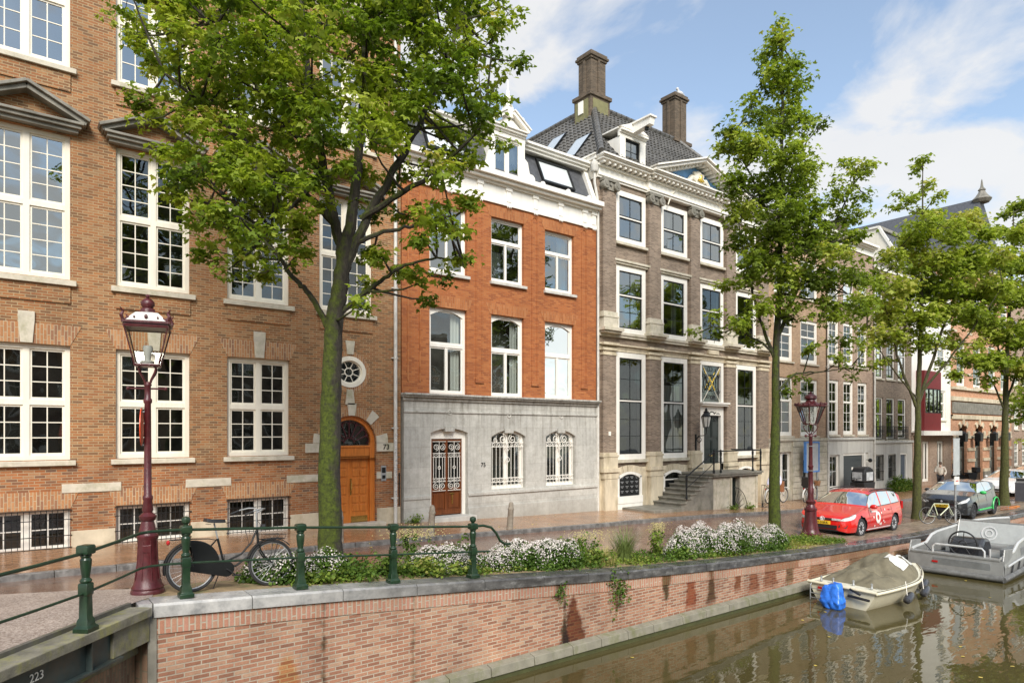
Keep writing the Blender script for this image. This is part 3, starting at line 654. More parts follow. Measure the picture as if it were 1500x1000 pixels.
def white_grille(parent, x0, x1, z0, z1, yg, arch=.2):
    g = MB(); m_ = (x0+x1)/2; w_ = x1-x0
    zt = lambda x: z1-arch*((x-m_)/(w_/2))**2
    for z_ in (z0+.30, z0+.17, z1-.52, z1-.38): g.box(x0, x1, yg-.012, yg+.012, z_-.012, z_+.012)
    for i in range(9):
        x = x0+.05+(w_-.1)*i/8; g.tube([(x, yg, z0+.04), (x, yg, z1-.42)], .010, 5); g.lathe([(.0, -.02), (.02, 0), (0, .02)], (x, yg, z0+.62), 6)
    for i in (1, 3, 5, 7): x = x0+.05+(w_-.1)*i/8; g.tube([(x, yg, z1-.38), (x, yg, zt(x)-.04)], .008, 5)
    for s_ in (-1, 1):
        spiral(g, (m_+s_*.20, z1-.26), yg-.01, .17, 1.7, s_, PI/2, .014); spiral(g, (m_+s_*.5, z1-.31), yg-.01, .09, 1.5, -s_, PI/2, .011)
    for i in range(7): g.ring((x0+.1+(w_-.2)*i/6, yg, z1-.45), .045, .009, 10, 4); g.ring((x0+.1+(w_-.2)*i/6, yg, z0+.235), .045, .009, 10, 4)
    g.ring((m_, yg-.01, (z0+z1)/2-.02), .08, .012, 14, 5); spiral(g, (m_, z1-.62), yg-.01, .09, 1.2, 1, 0, .010)
    return g.build('window_grille', 'white', parent)
for a, c in ((12.96, 14.42), (15.35, 16.78)):
    window(b2, a, c-.02, .42, 2.40, Tb, cols=(1, 1), rows=(1,), nx=1, nz=1, fw=.07, mull=.10, arch=.20, yin=.14, curtain=[(.5, 1, 0, 1)] if a > 15 else [(.0, .04, 0, 1)])
    white_grille(b2, a+.04, c-.06, .48, 2.36, Tb+.07)
for i, c in enumerate(BC):
    cur = [[(.72, 1, 0, 1)], [(.76, 1, 0, 1), (.0, .04, 0, 1)], [(0, 1, 0, 1)]][i]
    window(b2, c-.70, c+.70, 3.52, 6.28, T2, cols=(1,), rows=(1.35, 1), nx=1, nz=1, fw=.085, mull=.10, sash=.05, yin=.12, arch=.18, curtain=cur, name='window')
    MB().box(c-.05, c+.05, T2+.135, T2+.19, 3.6, 5.07).build('mullion', 'white', b2)
    cur = [None, [(.02, .45, 0, .5)], [(.62, .95, 0, 1)]][i]
    window(b2, c-.70, c+.70, 7.40, 9.55, T2, cols=(1,), rows=(1.85, 1), nx=1, nz=1, fw=.075, mull=.07, sash=.045, yin=.12, glass='glass_up', curtain=cur)
    MB().box(c-.04, c+.04, T2+.135, T2+.19, 7.47, 8.76).build('mullion', 'white', b2)
    sill(b2, c-.76, c+.78, 7.27, 7.40, T2, .1, 'stucco')
    for zt in (6.28, 9.55):
        pl = [(c-.76, zt), (c+.76, zt), (c+.92, zt+.36), (c-.92, zt+.36)]; MB().prism(pl, T2-.010, T2+.01).build('flat_arch', 'soldier_b', b2)
for x_ in (12.52, 14.89, 17.28):     # narrow grooves between the bays
    g = MB(); g.box(x_-.14, x_-.10, T2-.025, T2+.01, 4.1, 9.75); g.box(x_+.10, x_+.14, T2-.025, T2+.01, 4.1, 9.75)
    g.ring((x_, T2-.005, 9.75), .12, .022, 10, 5, a0=0, a1=PI); g.box(x_-.17, x_+.17, T2-.05, T2+.01, 3.95, 4.1); g.build('pilaster_groove', 'brick_b', b2)
for x_ in (9.86, 10.28):
    g = MB(); g.box(x_-.02, x_+.02, T2-.03, T2+.01, 3.9, 9.8); g.build('pilaster_groove', 'soldier_b', b2)
# white entablature and gutter
en = MB(); en.box(X0-.02, X1, T2-.06, T2+.5, 10.0, 10.14); en.box(X0, X1, T2-.03, T2+.5, 10.14, 10.62)
en.box(X0-.03, X1+.02, T2-.12, T2+.5, 10.62, 10.70); en.box(X0-.05, X1+.04, T2-.26, T2+.5, 10.70, 10.80); en.box(X0-.07, X1+.06, T2-.38, T2+.5, 10.80, 10.97)
for x_ in (10.1, 11.33, 12.52, 13.71, 14.89, 16.07, 17.28, 17.75):
    en.box(x_-.10, x_+.10, T2-.075, T2-.03, 10.14, 10.62); en.box(x_-.13, x_+.13, T2-.10, T2-.03, 10.5, 10.62)
    for q in (-.07, 0, .07): en.lathe([(.0, -.06), (.022, -.02), (.022, .02)], (x_+q, T2-.085, 9.98), 6)
en.build('entablature', 'white', b2, bevel=.006)
# mansard
mz0, mz1 = 10.97, 12.35
mn = MB(); mn.sprism([(T2+.0, mz0), (T2+2, mz0), (T2+2, mz1), (T2+.62, mz1)], X0+.1, X1-.2); mo = mn.build('mansard_roof', 'slate', b2)
cp = MB()
for xs_ in (X1-.22, X0+.02): cp.sprism([(T2-.12, mz0), (T2+.10, mz0), (T2+.78, mz1+.12), (T2+.5, mz1+.12)], xs_, xs_+.2)
cp.build_each('gable_coping', 'white', b2)
tp = MB(); tp.box(X0, X1-.1, T2+.36, T2+7, mz1, mz1+.10); tp.box(X0-.02, X1-.06, T2+.28, T2+7, mz1+.10, mz1+.2); tp.box(X0-.04, X1-.02, T2+.2, T2+7, mz1+.2, mz1+.28); tp.build('roof_cornice', 'white', b2)
backing(b2, X0, X1-.1, 9.9, mz1, T2, mat='slate', inner=1.9)
def mansard_light(xa, xb):
    s = MB(); P = lambda x, k, o: (x, T2+.62*k-o, mz0+(mz1-mz0)*k+o*.45)
    for x0_, x1_, k0, k1 in ((xa, xa+.07, .2, .9), (xb-.07, xb, .2, .9), (xa+.07, xb-.07, .2, .26), (xa+.07, xb-.07, .84, .9)):
        a = [P(x0_, k0, .02), P(x1_, k0, .02), P(x1_, k1, .02), P(x0_, k1, .02)]; c = [P(x0_, k0, .09), P(x1_, k0, .09), P(x1_, k1, .09), P(x0_, k1, .09)]
        s.quad(*c)
        for i in range(4): j = (i+1) % 4; s.quad(a[i], a[j], c[j], c[i])
    so_ = s.build('roof_window', 'black', b2)
    MB().quad(P(xa+.05, .24, .05), P(xb-.05, .24, .05), P(xb-.05, .86, .05), P(xa+.05, .86, .05)).build('pane', skyl, so_)
skyl = plain('roof window glass', (.62, .66, .66), .04, var=.05, spec=1.0, coat=1.)
mansard_light(15.35, 16.9); mansard_light(10.6, 12.1)
# dormer
dc = 13.75; dm = MB()
dm.box(dc-.72, dc-.60, T2+.02, T2+1.5, mz0, 12.35); dm.box(dc+.60, dc+.72, T2+.02, T2+1.5, mz0, 12.35); dm.box(dc-.60, dc+.60, T2+.05, T2+.3, mz0, 11.05)
z = cornice(dm, dc-.74, dc+.74, 12.35, T2+.02, [(.16, .0), (.06, .05), (.08, .12), (.05, .18)])
dm.prism([(dc-.62, z), (dc+.62, z), (dc, z+.42)], T2-.0, T2+.3)
for sg in (-1, 1):
    dm.obox((dc+sg*.82, T2+.02, z+.02), (dc+sg*.12, T2+.02, z+.50), .34, .11); dm.obox((dc+sg*.86, T2, z+.09), (dc+sg*.13, T2, z+.60), .40, .05)
    dm.box(dc+sg*.66-.08, dc+sg*.66+.08, T2-.05, T2+.15, z, z+.24); dm.lathe([(.03, 0), (.075, .06), (.05, .13), (.03, .15), (.06, .2), (.045, .27), (.0, .32)], (dc+sg*.66, T2+.04, z+.24), 10)
    # scroll brackets
    dm.prism([(dc+sg*.72, mz0), (dc+sg*1.12, mz0), (dc+sg*1.10, mz0+.25), (dc+sg*.92, mz0+.40), (dc+sg*.84, mz0+.75), (dc+sg*.72, mz0+.85)][::sg], T2+.0, T2+.12)
    dm.lathe([(.0, -.02), (.17, -.02), (.17, .02), (.0, .02)], (dc+sg*.97, T2-.02, mz0+.19), 14, axis='y')
dm.box(dc-.14, dc+.14, T2-.08, T2+.2, z+.35, z+.72); dm.lathe([(.17, 0), (.17, .06), (.09, .10), (.07, .2), (.14, .28), (.13, .34), (.06, .42), (.07, .5), (.035, .6), (.02, .95), (.0, 1.0)], (dc, T2+.06, z+.72), 12)
dm.box(dc-.72, dc+.72, T2+.3, T2+1.6, 12.3, 12.5)
dmo = dm.build('dormer', 'white', b2, bevel=.006)
window(b2, dc-.60, dc+.60, 11.05, 12.35, T2, cols=(1, 1), rows=(1,), nx=1, nz=1, fw=.07, mull=.1, yin=.08, glass='glass_up', curtain=[(0, 1, 0, 1)], name='dormer_window')
for x_ in (15.1, 16.3, 17.35): MB().ball((x_, T2-.2, 11.03), .10, 10, 7).box(x_-.1, x_+.1, T2-.2, T2+0, 10.96, 11.0).build('gutter_ornament', 'white', b2, smooth=True)

# ================================================================== building 3: grey brown mansion with pilasters
T3 = 18.0; A0, A1 = 17.96, 29.72
b3 = thing('grey_brown_mansion', 'grey brown classical mansion with white cornice, blue pediment, tiled hip roof and two tall chimneys', 'mansion')
WX = [(18.95, 20.68), (21.60, 23.35), (24.20, 25.95), (26.85, 28.55)]
PX = [(18.15, 18.85), (20.78, 21.50), (23.46, 24.10), (26.05, 26.75), (28.65, 29.45)]
hs = []
for i, (a, c) in enumerate(WX):
    hs += [hole(a, c, 9.76, 11.78), hole(a, c, 6.22, 8.86)]
    if i != 2: hs.append(hole(a, c, 1.26, 5.46))
hs.append(hole(24.20, 25.95, .64, 5.46))
wall(b3, 'brick_c', A0, A1, .95, 12.0, T3, hs)
gl3 = [hole(19.02, 20.42, -.30, .78, 'seg', .18), hole(21.75, 23.15, -.30, .76, 'seg', .18), hole(26.95, 28.4, .1, .76, 'seg', .18)]
wall(b3, 'ashlar', A0, A1, -1.6, .95, T3-.05, gl3, name='stone_plinth')
backing(b3, A0, A1, -1.6, 11.9, T3)
for i, (a, c) in enumerate(WX):
    for (z0_, z1_, rows_, nz_, g_, fw_) in ((9.76, 11.78, (1, 1), 1, 'glass_up', .20), (6.22, 8.86, (1.35, 1), (2, 1), 'glass_up' if i < 2 else 'glass', .20)):
        cu_ = None
        if z0_ < 9: cu_ = [[(.62, .85, 0, 1)], [(.55, .8, 0, 1)], None, None][i]
        elif i in (1, 2): cu_ = [(.35, .5, 0, 1)]
        window(b3, a, c, z0_, z1_, T3-.04, cols=(1,), rows=rows_, nx=2, nz=nz_, fw=fw_, mull=.05, sash=.045, mat='white', glass=g_, bars_mat=M['black'], yin=.0, fd=.22, curtain=cu_)
        MB().box(a-.06, c+.06, T3-.14, T3+.02, z0_-.10, z0_-.0).build('sill', 'stone', b3)
    MB().box(a-.08, c+.08, T3-.12, T3+.02, 8.90, 8.98).box(a-.02, c+.02, T3-.07, T3+.02, 8.865, 8.90).box(a-.16, c+.16, T3-.17, T3+.02, 8.98, 9.06).build('window_hood', 'stone', b3)
    if i != 2:
        window(b3, a, c, 1.26, 5.46, T3-.04, cols=(1,), rows=(1.25, 1), nx=2, nz=(3, 2), fw=.21, mull=.05, sash=.045, glass='glass', bars_mat=M['black'], yin=.0, fd=.22, curtain=[(.0, 1, 0, .75)] if i == 1 else None)
        MB().box(a-.1, c+.1, T3-.14, T3+.02, 1.14, 1.258).build('sill', 'stone', b3)
# pilasters in two orders
for j, (a, c) in enumerate(PX):
    p1 = MB(); p1.box(a, c, T3-.16, T3+.02, 1.55, 5.28); p1.build('pilaster', 'brick_c', b3)
    q = MB(); q.box(a-.03, c+.03, T3-.19, T3, 5.28, 5.34); q.box(a, c, T3-.165, T3, 5.34, 5.46); q.box(a-.06, c+.06, T3-.22, T3, 5.46, 5.56); q.build('pilaster_capital', 'ashlar', b3, bevel=.008)
    q = MB(); q.box(a-.04, c+.04, T3-.26, T3-.05, .55, .80); q.box(a-.10, c+.10, T3-.32, T3-.05, .80, .95); q.box(a-.04, c+.04, T3-.22, T3+.0, .95, 1.38); q.box(a-.08, c+.08, T3-.24, T3, 1.38, 1.46); q.box(a-.03, c+.03, T3-.20, T3, 1.46, 1.55)
    q.box(a+.0, c-.0, T3-.24, T3-.05, -1.5, .55)
    q.build('pilaster_pedestal', 'ashlar', b3, bevel=.008)
    p2 = MB(); p2.box(a, c, T3-.16, T3+.02, 6.95, 11.60); p2.build('pilaster', 'brick_c', b3)
    q = MB(); q.box(a-.12, c+.12, T3-.34, T3+.0, 6.12, 6.20); q.box(a-.18, c+.18, T3-.42, T3, 6.20, 6.32); q.box(a-.04, c+.04, T3-.24, T3, 6.32, 6.72); q.box(a-.08, c+.08, T3-.26, T3, 6.72, 6.80); q.box(a-.03, c+.03, T3-.21, T3, 6.80, 6.95)
    q.build('pilaster_base', 'dark_stone' if False else 'stone', b3, bevel=.008)
    q = MB(); q.box(a-.02, c+.02, T3-.2, T3, 11.58, 11.64); q.box(a-.06, c+.06, T3-.26, T3, 11.90, 12.02); q.box(a, c, T3-.2, T3, 11.64, 11.90)
    for sx in (a+.04, c-.04):
        q.lathe([(.0, -.13), (.15, -.13), (.17, -.10), (.15, .10), (.0, .10)], (sx, T3-.18, 11.74), 14, axis='y'); q.lathe([(.0, -.03), (.06, -.03), (.05, .0), (.0, .0)], (sx, T3-.30, 11.74), 10, axis='y')
    q.lathe([(.0, -.03), (.07, -.03), (.05, .02), (.0, .02)], ((a+c)/2, T3-.22, 11.80), 10, axis='y')
    q.build('ionic_capital', 'dark_stone', b3, bevel=.006)
# stone band above the ground floor and plaque
sb = MB(); sb.box(A0, A1, T3-.08, T3+.02, 5.58, 5.68); sb.box(A0, A1, T3-.16, T3+.02, 5.68, 5.74); sb.box(A0, A1, T3-.06, T3+.02, 5.47, 5.58)
for a, c in PX: sb.box(a-.08, c+.08, T3-.28, T3, 5.66, 5.76)
sb.build('string_course', 'ashlar', b3, bevel=.008)
MB().box(A0, A1, T3-.10, T3+.02, 6.02, 6.12).build('sill_course', 'stone', b3)
MB().box(24.8, 25.55, T3-.10, T3+.02, 5.80, 5.98).build('date_plaque', 'ashlar', b3)
# entablature; the middle breaks forward under the pediment
CM0, CM1 = 20.70, 26.85
e3 = MB()
for (x0_, x1_, pr) in ((A0-.02, CM0, .0), (CM0, CM1, .16), (CM1, A1+.02, .0)):
    e3.box(x0_, x1_, T3-.08-pr, T3+.6, 12.02, 12.10); e3.box(x0_, x1_, T3-.13-pr, T3+.6, 12.10, 12.18)
    e3.box(x0_, x1_, T3-.05-pr, T3+.6, 12.18, 12.45)
e3.build('frieze', 'white', b3)
e4 = MB(); zc = 12.45
for (x0_, x1_, pr) in ((A0-.05, CM0, .0), (CM0-.05, CM1+.05, .16), (CM1, A1+.05, .0)):
    e4.box(x0_, x1_, T3-.14-pr, T3+.5, zc, zc+.07)
    n = int((x1_-x0_)/.27)
    for i in range(n): xx = x0_+.08+(x1_-x0_-.2)*i/max(1, n-1); e4.box(xx, xx+.11, T3-.34-pr, T3-.02, zc+.07, zc+.18)
    e4.box(x0_-.02, x1_+.02, T3-.40-pr, T3+.5, zc+.18, zc+.26); e4.box(x0_-.05, x1_+.05, T3-.46-pr, T3+.5, zc+.26, zc+.30); e4.box(x0_-.08, x1_+.08, T3-.52-pr, T3+.5, zc+.30, zc+.36)
e4.build('dentil_cornice', 'white', b3)
# the cornice turned down at measured height: pediment
pm = (CM0+CM1)/2+.02; ph = 3.12; zp = 12.81; rise = 1.06
pt = MB(); pt.prism([(pm-ph+.3, zp), (pm+ph-.3, zp), (pm, zp+rise-.1)], T3-.12, T3+.3); pt.build('pediment_field', plain('pediment blue', (.16, .36, .66), .6), b3)
pr_ = MB()
for sg in (-1, 1):
    pr_.obox((pm+sg*(ph+.05), T3-.30, zp+.02), (pm-sg*.0, T3-.30, zp+rise+.03), .80, .10)
    pr_.obox((pm+sg*(ph+.12), T3-.33, zp+.10), (pm-sg*.0, T3-.33, zp+rise+.12), .92, .06)
    for i in range(12):
        k = (i+.5)/12; x = pm+sg*ph*(1-k)*.94; z = zp-.02+(rise-.02)*k; pr_.obox((x-.05, T3-.30, z-.03), (x+.05, T3-.30, z-.03), .44, .09)
pr_.build('pediment', 'white', b3)
orn = MB(); orn.lathe([(.0, -.08), (.24, -.08), (.34, .0), (.34, .04)], (pm+.1, T3-.24, zp+.44), 18, axis='y')
for sg in (-1, 1):
    pts = [(pm+.1+sg*(.25+.22*i), T3-.2, zp+.36-.035*i*i*.6+.10*math.sin(i*2.1)) for i in range(9)]; orn.tube(pts, [.13, .12, .12, .11, .11, .10, .08, .05, .02], 8)
    for i in range(7): orn.ball((pm+.1+sg*(.35+.27*i), T3-.2, zp+.16+.05*math.sin(i*3)), .085-.006*i, 8, 6)
    orn.ball((pm+.1+sg*.28, T3-.2, zp+.62), .10, 8, 6)
orn.build('pediment_carving', 'cream', b3, smooth=True)
MB().ball((pm+.1, T3-.36, zp+.42), .13, 8, 6, (.7, .4, 1.4)).ball((pm+.02, T3-.36, zp+.34), .11, 8, 6, (1.4, .4, .5)).ball((pm+.18, T3-.36, zp+.34), .11, 8, 6, (1.4, .4, .5)).build('pediment_star', 'gold', b3, smooth=True)
# sides of the mansion above the lower neighbour
sw = MB(); sw.box(A0+.02, A0+.3, T3+.6, 28, 8, 12.68); sw.build('side_wall', 'cream', b3)
sd = MB()
for i in range(11): z = 10.95+i*.16; sd.sprism([(T3+.5, z), (26, z), (26, z+.15), (T3+.5, z+.15)], A0-.012, A0+.03); sd.v[-8:] = [(x+(-.018 if zz0 < z+.1 and x < A0 else 0), y, zz0) for x, y, zz0 in sd.v[-8:]]
sd.build('weatherboarding', 'white', b3)
MB().box(A0-.16, A0+.1, T3-.1, 26, 12.69, 12.83).box(A0-.22, A0+.1, T3-.1, 26, 12.83, 12.88).build('side_gutter', 'white', b3)
hp = MB(); hp.lathe([(.13, 0), (.16, .05), (.16, .35), (.10, .38), (.06, .48)][::-1], (A0-.10, T3+.02, 12.2), 8); hp.tube([(A0-.10, T3+.02, 12.3), (A0-.10, T3+.02, 11.8), (A0-.04, T3-.05, 11.3), (A0-.03, T3-.09, 10.9), (A0-.03, T3-.09, -.7)], .05, 8)
hp.build('drainpipe', 'pipe', b3, smooth=True)
MB().box(18.42, 18.52, T3-.20, T3-.15, 2.2, 2.36).build('bell_plate', 'white', b3)
# stone footing corner and cellar openings
window(b3, 21.75, 23.15, -.30, .76, T3-.05, cols=(1,), rows=(1.9, 1), nx=4, nz=1, fw=.09, mull=.05, sash=.02, yin=.05, arch=.0, name='cellar_window', bars_mat=M['black'])
MB().box(21.84, 23.06, T3+.02, T3+.05, -.24, .34).build('cellar_shutter', 'black', b3)
def arch_trim(parent, h, w_, y0, y1, mat='white', name='arch_trim'):
    b = MB(); x0_, x1_, z0_, z1_, kd, rs = h; c = curve(h, 14); ci = [(x0_+w_+(x-x0_)*(1-2*w_/(x1_-x0_)), z-w_) for x, z in c]
    for i in range(len(c)-1): b.prism([ci[i], ci[i+1], c[i+1], c[i]], y0, y1)
    b.box(x0_, x0_+w_, y0, y1, z0_, c[0][1]-.0); b.box(x1_-w_, x1_, y0, y1, z0_, c[-1][1]); return b.build(name, mat, parent)
for h in gl3: arch_trim(b3, h, .10, T3-.08, T3+.1)
for h in gl3:
    pl = MB(); c = curve(h, 9)
    for i in range(9):
        (xa, za_), (xb, zb_) = c[i], c[i+1]; cx = (h[0]+h[1])/2
        f = lambda x, z: (cx+(x-cx)*1.25, z+.26)
        pl.prism([(xa+.01, za_+.004), (xb-.01, zb_+.004), f(xb-.01, zb_), f(xa+.01, za_)], T3-.075, T3-.04)
    pl.build('cellar_arch', 'ashlar', b3)
mbx = MB(); mbx.box(19.10, 20.34, T3-.02, T3+.1, -.18, .66); mb_o = mbx.build('letter_box_panel', 'black', b3)
ml = MB()
for i in range(4):
    for j in range(4):
        x = 19.24+i*.28; z = -.10+j*.185; ml.box(x, x+.17, T3-.03, T3-.019, z+.10, z+.125); ml.box(x+.05, x+.12, T3-.035, T3-.019, z+.05, z+.075)
ml.build_each('letter_slot', 'zinc', mb_o); MB().box(19.0, 20.44, T3-.12, T3, -.46, -.18).box(19.0, 20.44, T3-.10, T3, -1.4, -.46).build('panel_base', 'white', b3)
# door with surround and transom light
ds = MB(); da, dc_ = 24.20, 25.95
ds.box(da, da+.17, T3-.05, T3+.12, 3.66, 5.46); ds.box(dc_-.17, dc_, T3-.05, T3+.12, 3.66, 5.46); ds.box(da+.17, dc_-.17, T3-.05, T3+.12, 5.29, 5.46)
ds.box(da, da+.26, T3-.05, T3+.12, .64, 3.5); ds.box(dc_-.26, dc_, T3-.05, T3+.12, .64, 3.5); ds.box(da+.26, dc_-.26, T3-.05, T3+.12, 3.08, 3.5)
ds.box(da+.2, da+.26, T3-.09, T3-.05, .64, 3.14); ds.box(dc_-.26, dc_-.2, T3-.09, T3-.05, .64, 3.14); ds.box(da+.26, dc_-.26, T3-.09, T3-.05, 3.08, 3.14)
ds.box(da-.08, dc_+.08, T3-.26, T3+.12, 3.50, 3.58); ds.box(da-.13, dc_+.13, T3-.32, T3+.12, 3.58, 3.66)
ds.build('door_surround', 'white', b3, bevel=.006)
dd = MB(); dd.box(da+.26, dc_-.26, T3+.04, T3+.10, .66, 3.08); xm = (da+dc_)/2
for z0_, z1_ in ((.8, 1.25), (1.35, 2.0), (2.1, 2.9)):
    for xa, xb in ((da+.34, xm-.05), (xm+.05, dc_-.34)): dd.box(xa, xb, T3+.015, T3+.045, z0_, z1_); dd.box(xa+.05, xb-.05, T3+.0, T3+.02, z0_+.05, z1_-.05)
ddo = dd.build('front_door', 'door_black', b3, bevel=.008)
MB().box(xm-.10, xm+.10, T3+.0, T3+.02, 1.27, 1.33).build('letter_plate', 'brass', ddo)
cg = MB()
for sg in (-1, 1):
    spiral(cg, (xm+sg*.30, 3.0), T3-.06, .22, 1.5, sg, PI/2, .02); cg.ring((xm+sg*.45, T3-.06, 3.0), .18, .018, 10, 5, a0=0, a1=PI)
cg.ring((xm, T3-.06, 3.0), .25, .02, 12, 5, a0=0, a1=PI); cg.build('carved_door_crest', 'black', b3)
MB().quad((da+.17, T3+.06, 3.66), (dc_-.17, T3+.06, 3.66), (dc_-.17, T3+.06, 5.29), (da+.17, T3+.06, 5.29)).build('transom_pane', 'glass', b3)
zt0, zt1, xl, xr = 3.70, 5.25, da+.2, dc_-.2
tg = MB(); zm = (zt0+zt1)/2+.05; tg.ring((xm, T3-.0, zm), .36, .02, 20, 5); tg.ring((xm, T3-.0, zm+.62), .10, .015, 12, 5)
for sg in (-1, 1):
    spiral(tg, (xm+sg*.50, zm+.30), T3, .18, 1.3, sg, 0, .014); spiral(tg, (xm+sg*.50, zm-.32), T3, .18, 1.3, -sg, 0, .014); spiral(tg, (xm+sg*.22, zm-.62), T3, .12, 1.3, -sg, 0, .014)
tg.build('transom_scrollwork', 'black', b3)
tx = MB()
for sg in (-1, 1): tx.obox((xm-sg*.62, T3-.03, zt0), (xm+sg*.62, T3-.03, zt1), .022, .022)
tx.build('transom_cross', 'cream', b3); tx = MB()
for sg in (-1, 1): tx.obox((xm-sg*.22, T3-.045, zm-.02-.30), (xm+sg*.22, T3-.045, zm-.02+.30), .035, .05); tx.obox((xm+sg*.42, T3-.045, zt1-.35), (xm+sg*.60, T3-.045, zt1-.08), .03, .04)
tx.build('gilded_cross', 'gold', b3)
# stoop
st = MB(); SY0, SY1 = 16.40, 17.94
for i in range(7):
    x0_ = 20.95+.30*i; z1_ = -.42+.158*i; st.box(x0_, 23.05+.003*i, SY0+.02+.002*i, SY1, -1.6+.001*i, z1_-.05); st.box(x0_-.05, x0_+.34, SY0-.03, SY1, z1_-.05, z1_)
st.box(19.25, 20.98, SY0-.1, SY1, -1.5, -.60)
st.build('stoop_steps', 'dark_stone', b3, bevel=.008)
sp = MB(); sp.box(23.05, 26.25, SY0, SY1, .44, .50); sp.box(22.95, 26.38, SY0-.10, SY1, .50, .58); sp.box(22.90, 26.45, SY0-.14, SY1, .58, .66); sp.build('stoop_platform', 'dark_stone', b3, bevel=.01)
sw = MB(); sw.box(22.9, 24.3, SY0+.05, SY1, -1.5, .44); sw.prism([(21.5, -1.5), (22.9, -1.5), (22.9, .44), (22.7, .3), (21.5, -.35)], SY0+.05, SY0+.2); sw.box(24.95, 26.2, SY0+.05, SY1, -1.5, .44); sw.box(23.3, 23.95, SY0+.03, SY0+.06, -.8, .25); sw.box(24.3, 24.95, SY0+.3, SY1, -1.5, .44)
for a, c in ((24.25, 24.33), (24.92, 25.0), (26.1, 26.22)): sw.box(a, c, SY0+.0, SY0+.1, -1.4, .44)
sw.build('stoop_wall', 'stone', b3, bevel=.006)
MB().box(24.33, 24.92, SY0+.24, SY0+.3, -1.3, .36).build('stoop_door', 'door_black', b3)
rl = MB(); post = [(.045, 0), (.05, .08), (.035, .12), (.03, .3), (.04, .5), (.045, .62), (.03, .66), (.045, .72), (.05, .85), (.02, .88), (.04, .93), (.0, .98)]
for x, y, z in ((22.98, SY0-.05, .66), (23.45, SY0-.05, .66), (25.75, SY0-.05, .66), (26.36, SY0-.05, .66), (21.25, SY0-.02, -.3)): rl.lathe(post, (x, y, z), 8)
for dz, r_ in ((.90, .028), (.45, .014)):
    rl.tube([(21.25, SY0-.03, -.3+dz), (22.7, SY0-.05, .46+dz), (22.98, SY0-.05, .66+dz), (26.36, SY0-.05, .66+dz)], r_, 7)
    if dz > .5: rl.tube([(26.36, SY0-.05, .66+dz), (26.36, T3-.1, .66+dz)], r_, 7)
rl.build('stoop_railing', 'black', b3, smooth=True)
wg = MB()   # fan shaped iron guards beside the stoop
for cx_, sg in ((24.35, 1), (26.45, 1)):
    for i in range(7):
        a = PI/2*i/6; wg.tube([(cx_, SY0-.05, -.95), (cx_+sg*1.0*math.sin(a)*.8, SY0-.05, -.95+1.0*math.cos(a))], .010, 5)
    wg.ring((cx_, SY0-.05, -.95), .98, .014, 12, 5, a0=0, a1=PI/2)
wg.build('iron_fan_guard', 'black', b3)
# hip roof with pantiles
EZ = 12.81; AP1, AP2 = (20.95, 21.2, 16.8), (26.75, 21.2, 16.8)
def tiled(parent, base0, base1, top0, top1, cw=.24, ch=.32, name='tiled_roof'):
    """wavy rows of tiles over the quadrilateral base0-base1-top1-top0"""
    B0, B1, T0_, T1_ = map(Vector, (base0, base1, top0, top1)); h = ((T0_+T1_)/2-(B0+B1)/2)
    u = (B1-B0).normalized(); v = (h-u*h.dot(u)); H = v.length; v.normalize(); nr_ = u.cross(v); 
    if nr_.z < 0: nr_ = -nr_
    rows_ = int(H/ch); b = MB(); W = (B1-B0).length
    l0 = (T0_-B0).dot(u); l1 = (T1_-B0).dot(u)
    for r_ in range(rows_):
        y0, y1 = H*r_/rows_, H*(r_+1)/rows_; 
        xa0, xb0 = l0*y0/H, W+(l1-W)*y0/H; xa1, xb1 = l0*y1/H, W+(l1-W)*y1/H
        n0 = len(b.v); cols = max(1, int((xb0-xa0)/cw*4)); ph = random.uniform(-.02, .02)
        for i in range(cols+1):
            for (yy, xa, xb, off) in ((y0, xa0, xb0, .055), (y1, xa1, xb1, .0)):
                gx = xa0+(xb0-xa0)*i/cols; gx = min(max(gx, xa), xb)
                wv = .045*math.sin(2*PI*gx/cw)+.012*math.sin(4*PI*gx/cw)
                q = B0+u*(gx+ph)+v*(yy-(.03 if off else 0))+nr_*(off+wv); b.v.append(tuple(q))
        for i in range(cols): b.f.append((n0+2*i, n0+2*i+2, n0+2*i+3, n0+2*i+1))
        # the butt edge under each row
        m0 = len(b.v)
        for i in range(cols+1):
            q = Vector(b.v[n0+2*i]); b.v.append(tuple(q)); b.v.append(tuple(q-nr_*.06))
        for i in range(cols): b.f.append((m0+2*i+1, m0+2*i+3, m0+2*i+2, m0+2*i))
    return b.build(name, 'tile', parent, fix=False, smooth=False)
c00 = (A0-.1, T3-.35, EZ); c10 = (A1+.1, T3-.35, EZ)
tiled(b3, c00, c10, AP1, AP2); 
tiled(b3, (A0-.12, 30, EZ), c00, (20.95, 30, 16.8), AP1); tiled(b3, c10, (A1+.1, 30, EZ), AP2, (26.75, 30, 16.8))
hp = MB()
for a, c in ((c00, AP1), (c10, AP2), (AP1, AP2), (AP1, (20.95, 30, 16.8)), (AP2, (26.75, 30, 16.8))):
    a, c = Vector(a), Vector(c); n = int((c-a).length/.34)
    for i in range(n):
        p0, p1 = a.lerp(c, i/n), a.lerp(c, (i+1.12)/n); p0 += Vector((0, 0, .05)); p1 += Vector((0, 0, .09))
        hp.tube([p0, p1], [.15, .11], 8)
hp.build('ridge_tiles', 'tile', b3, smooth=True)
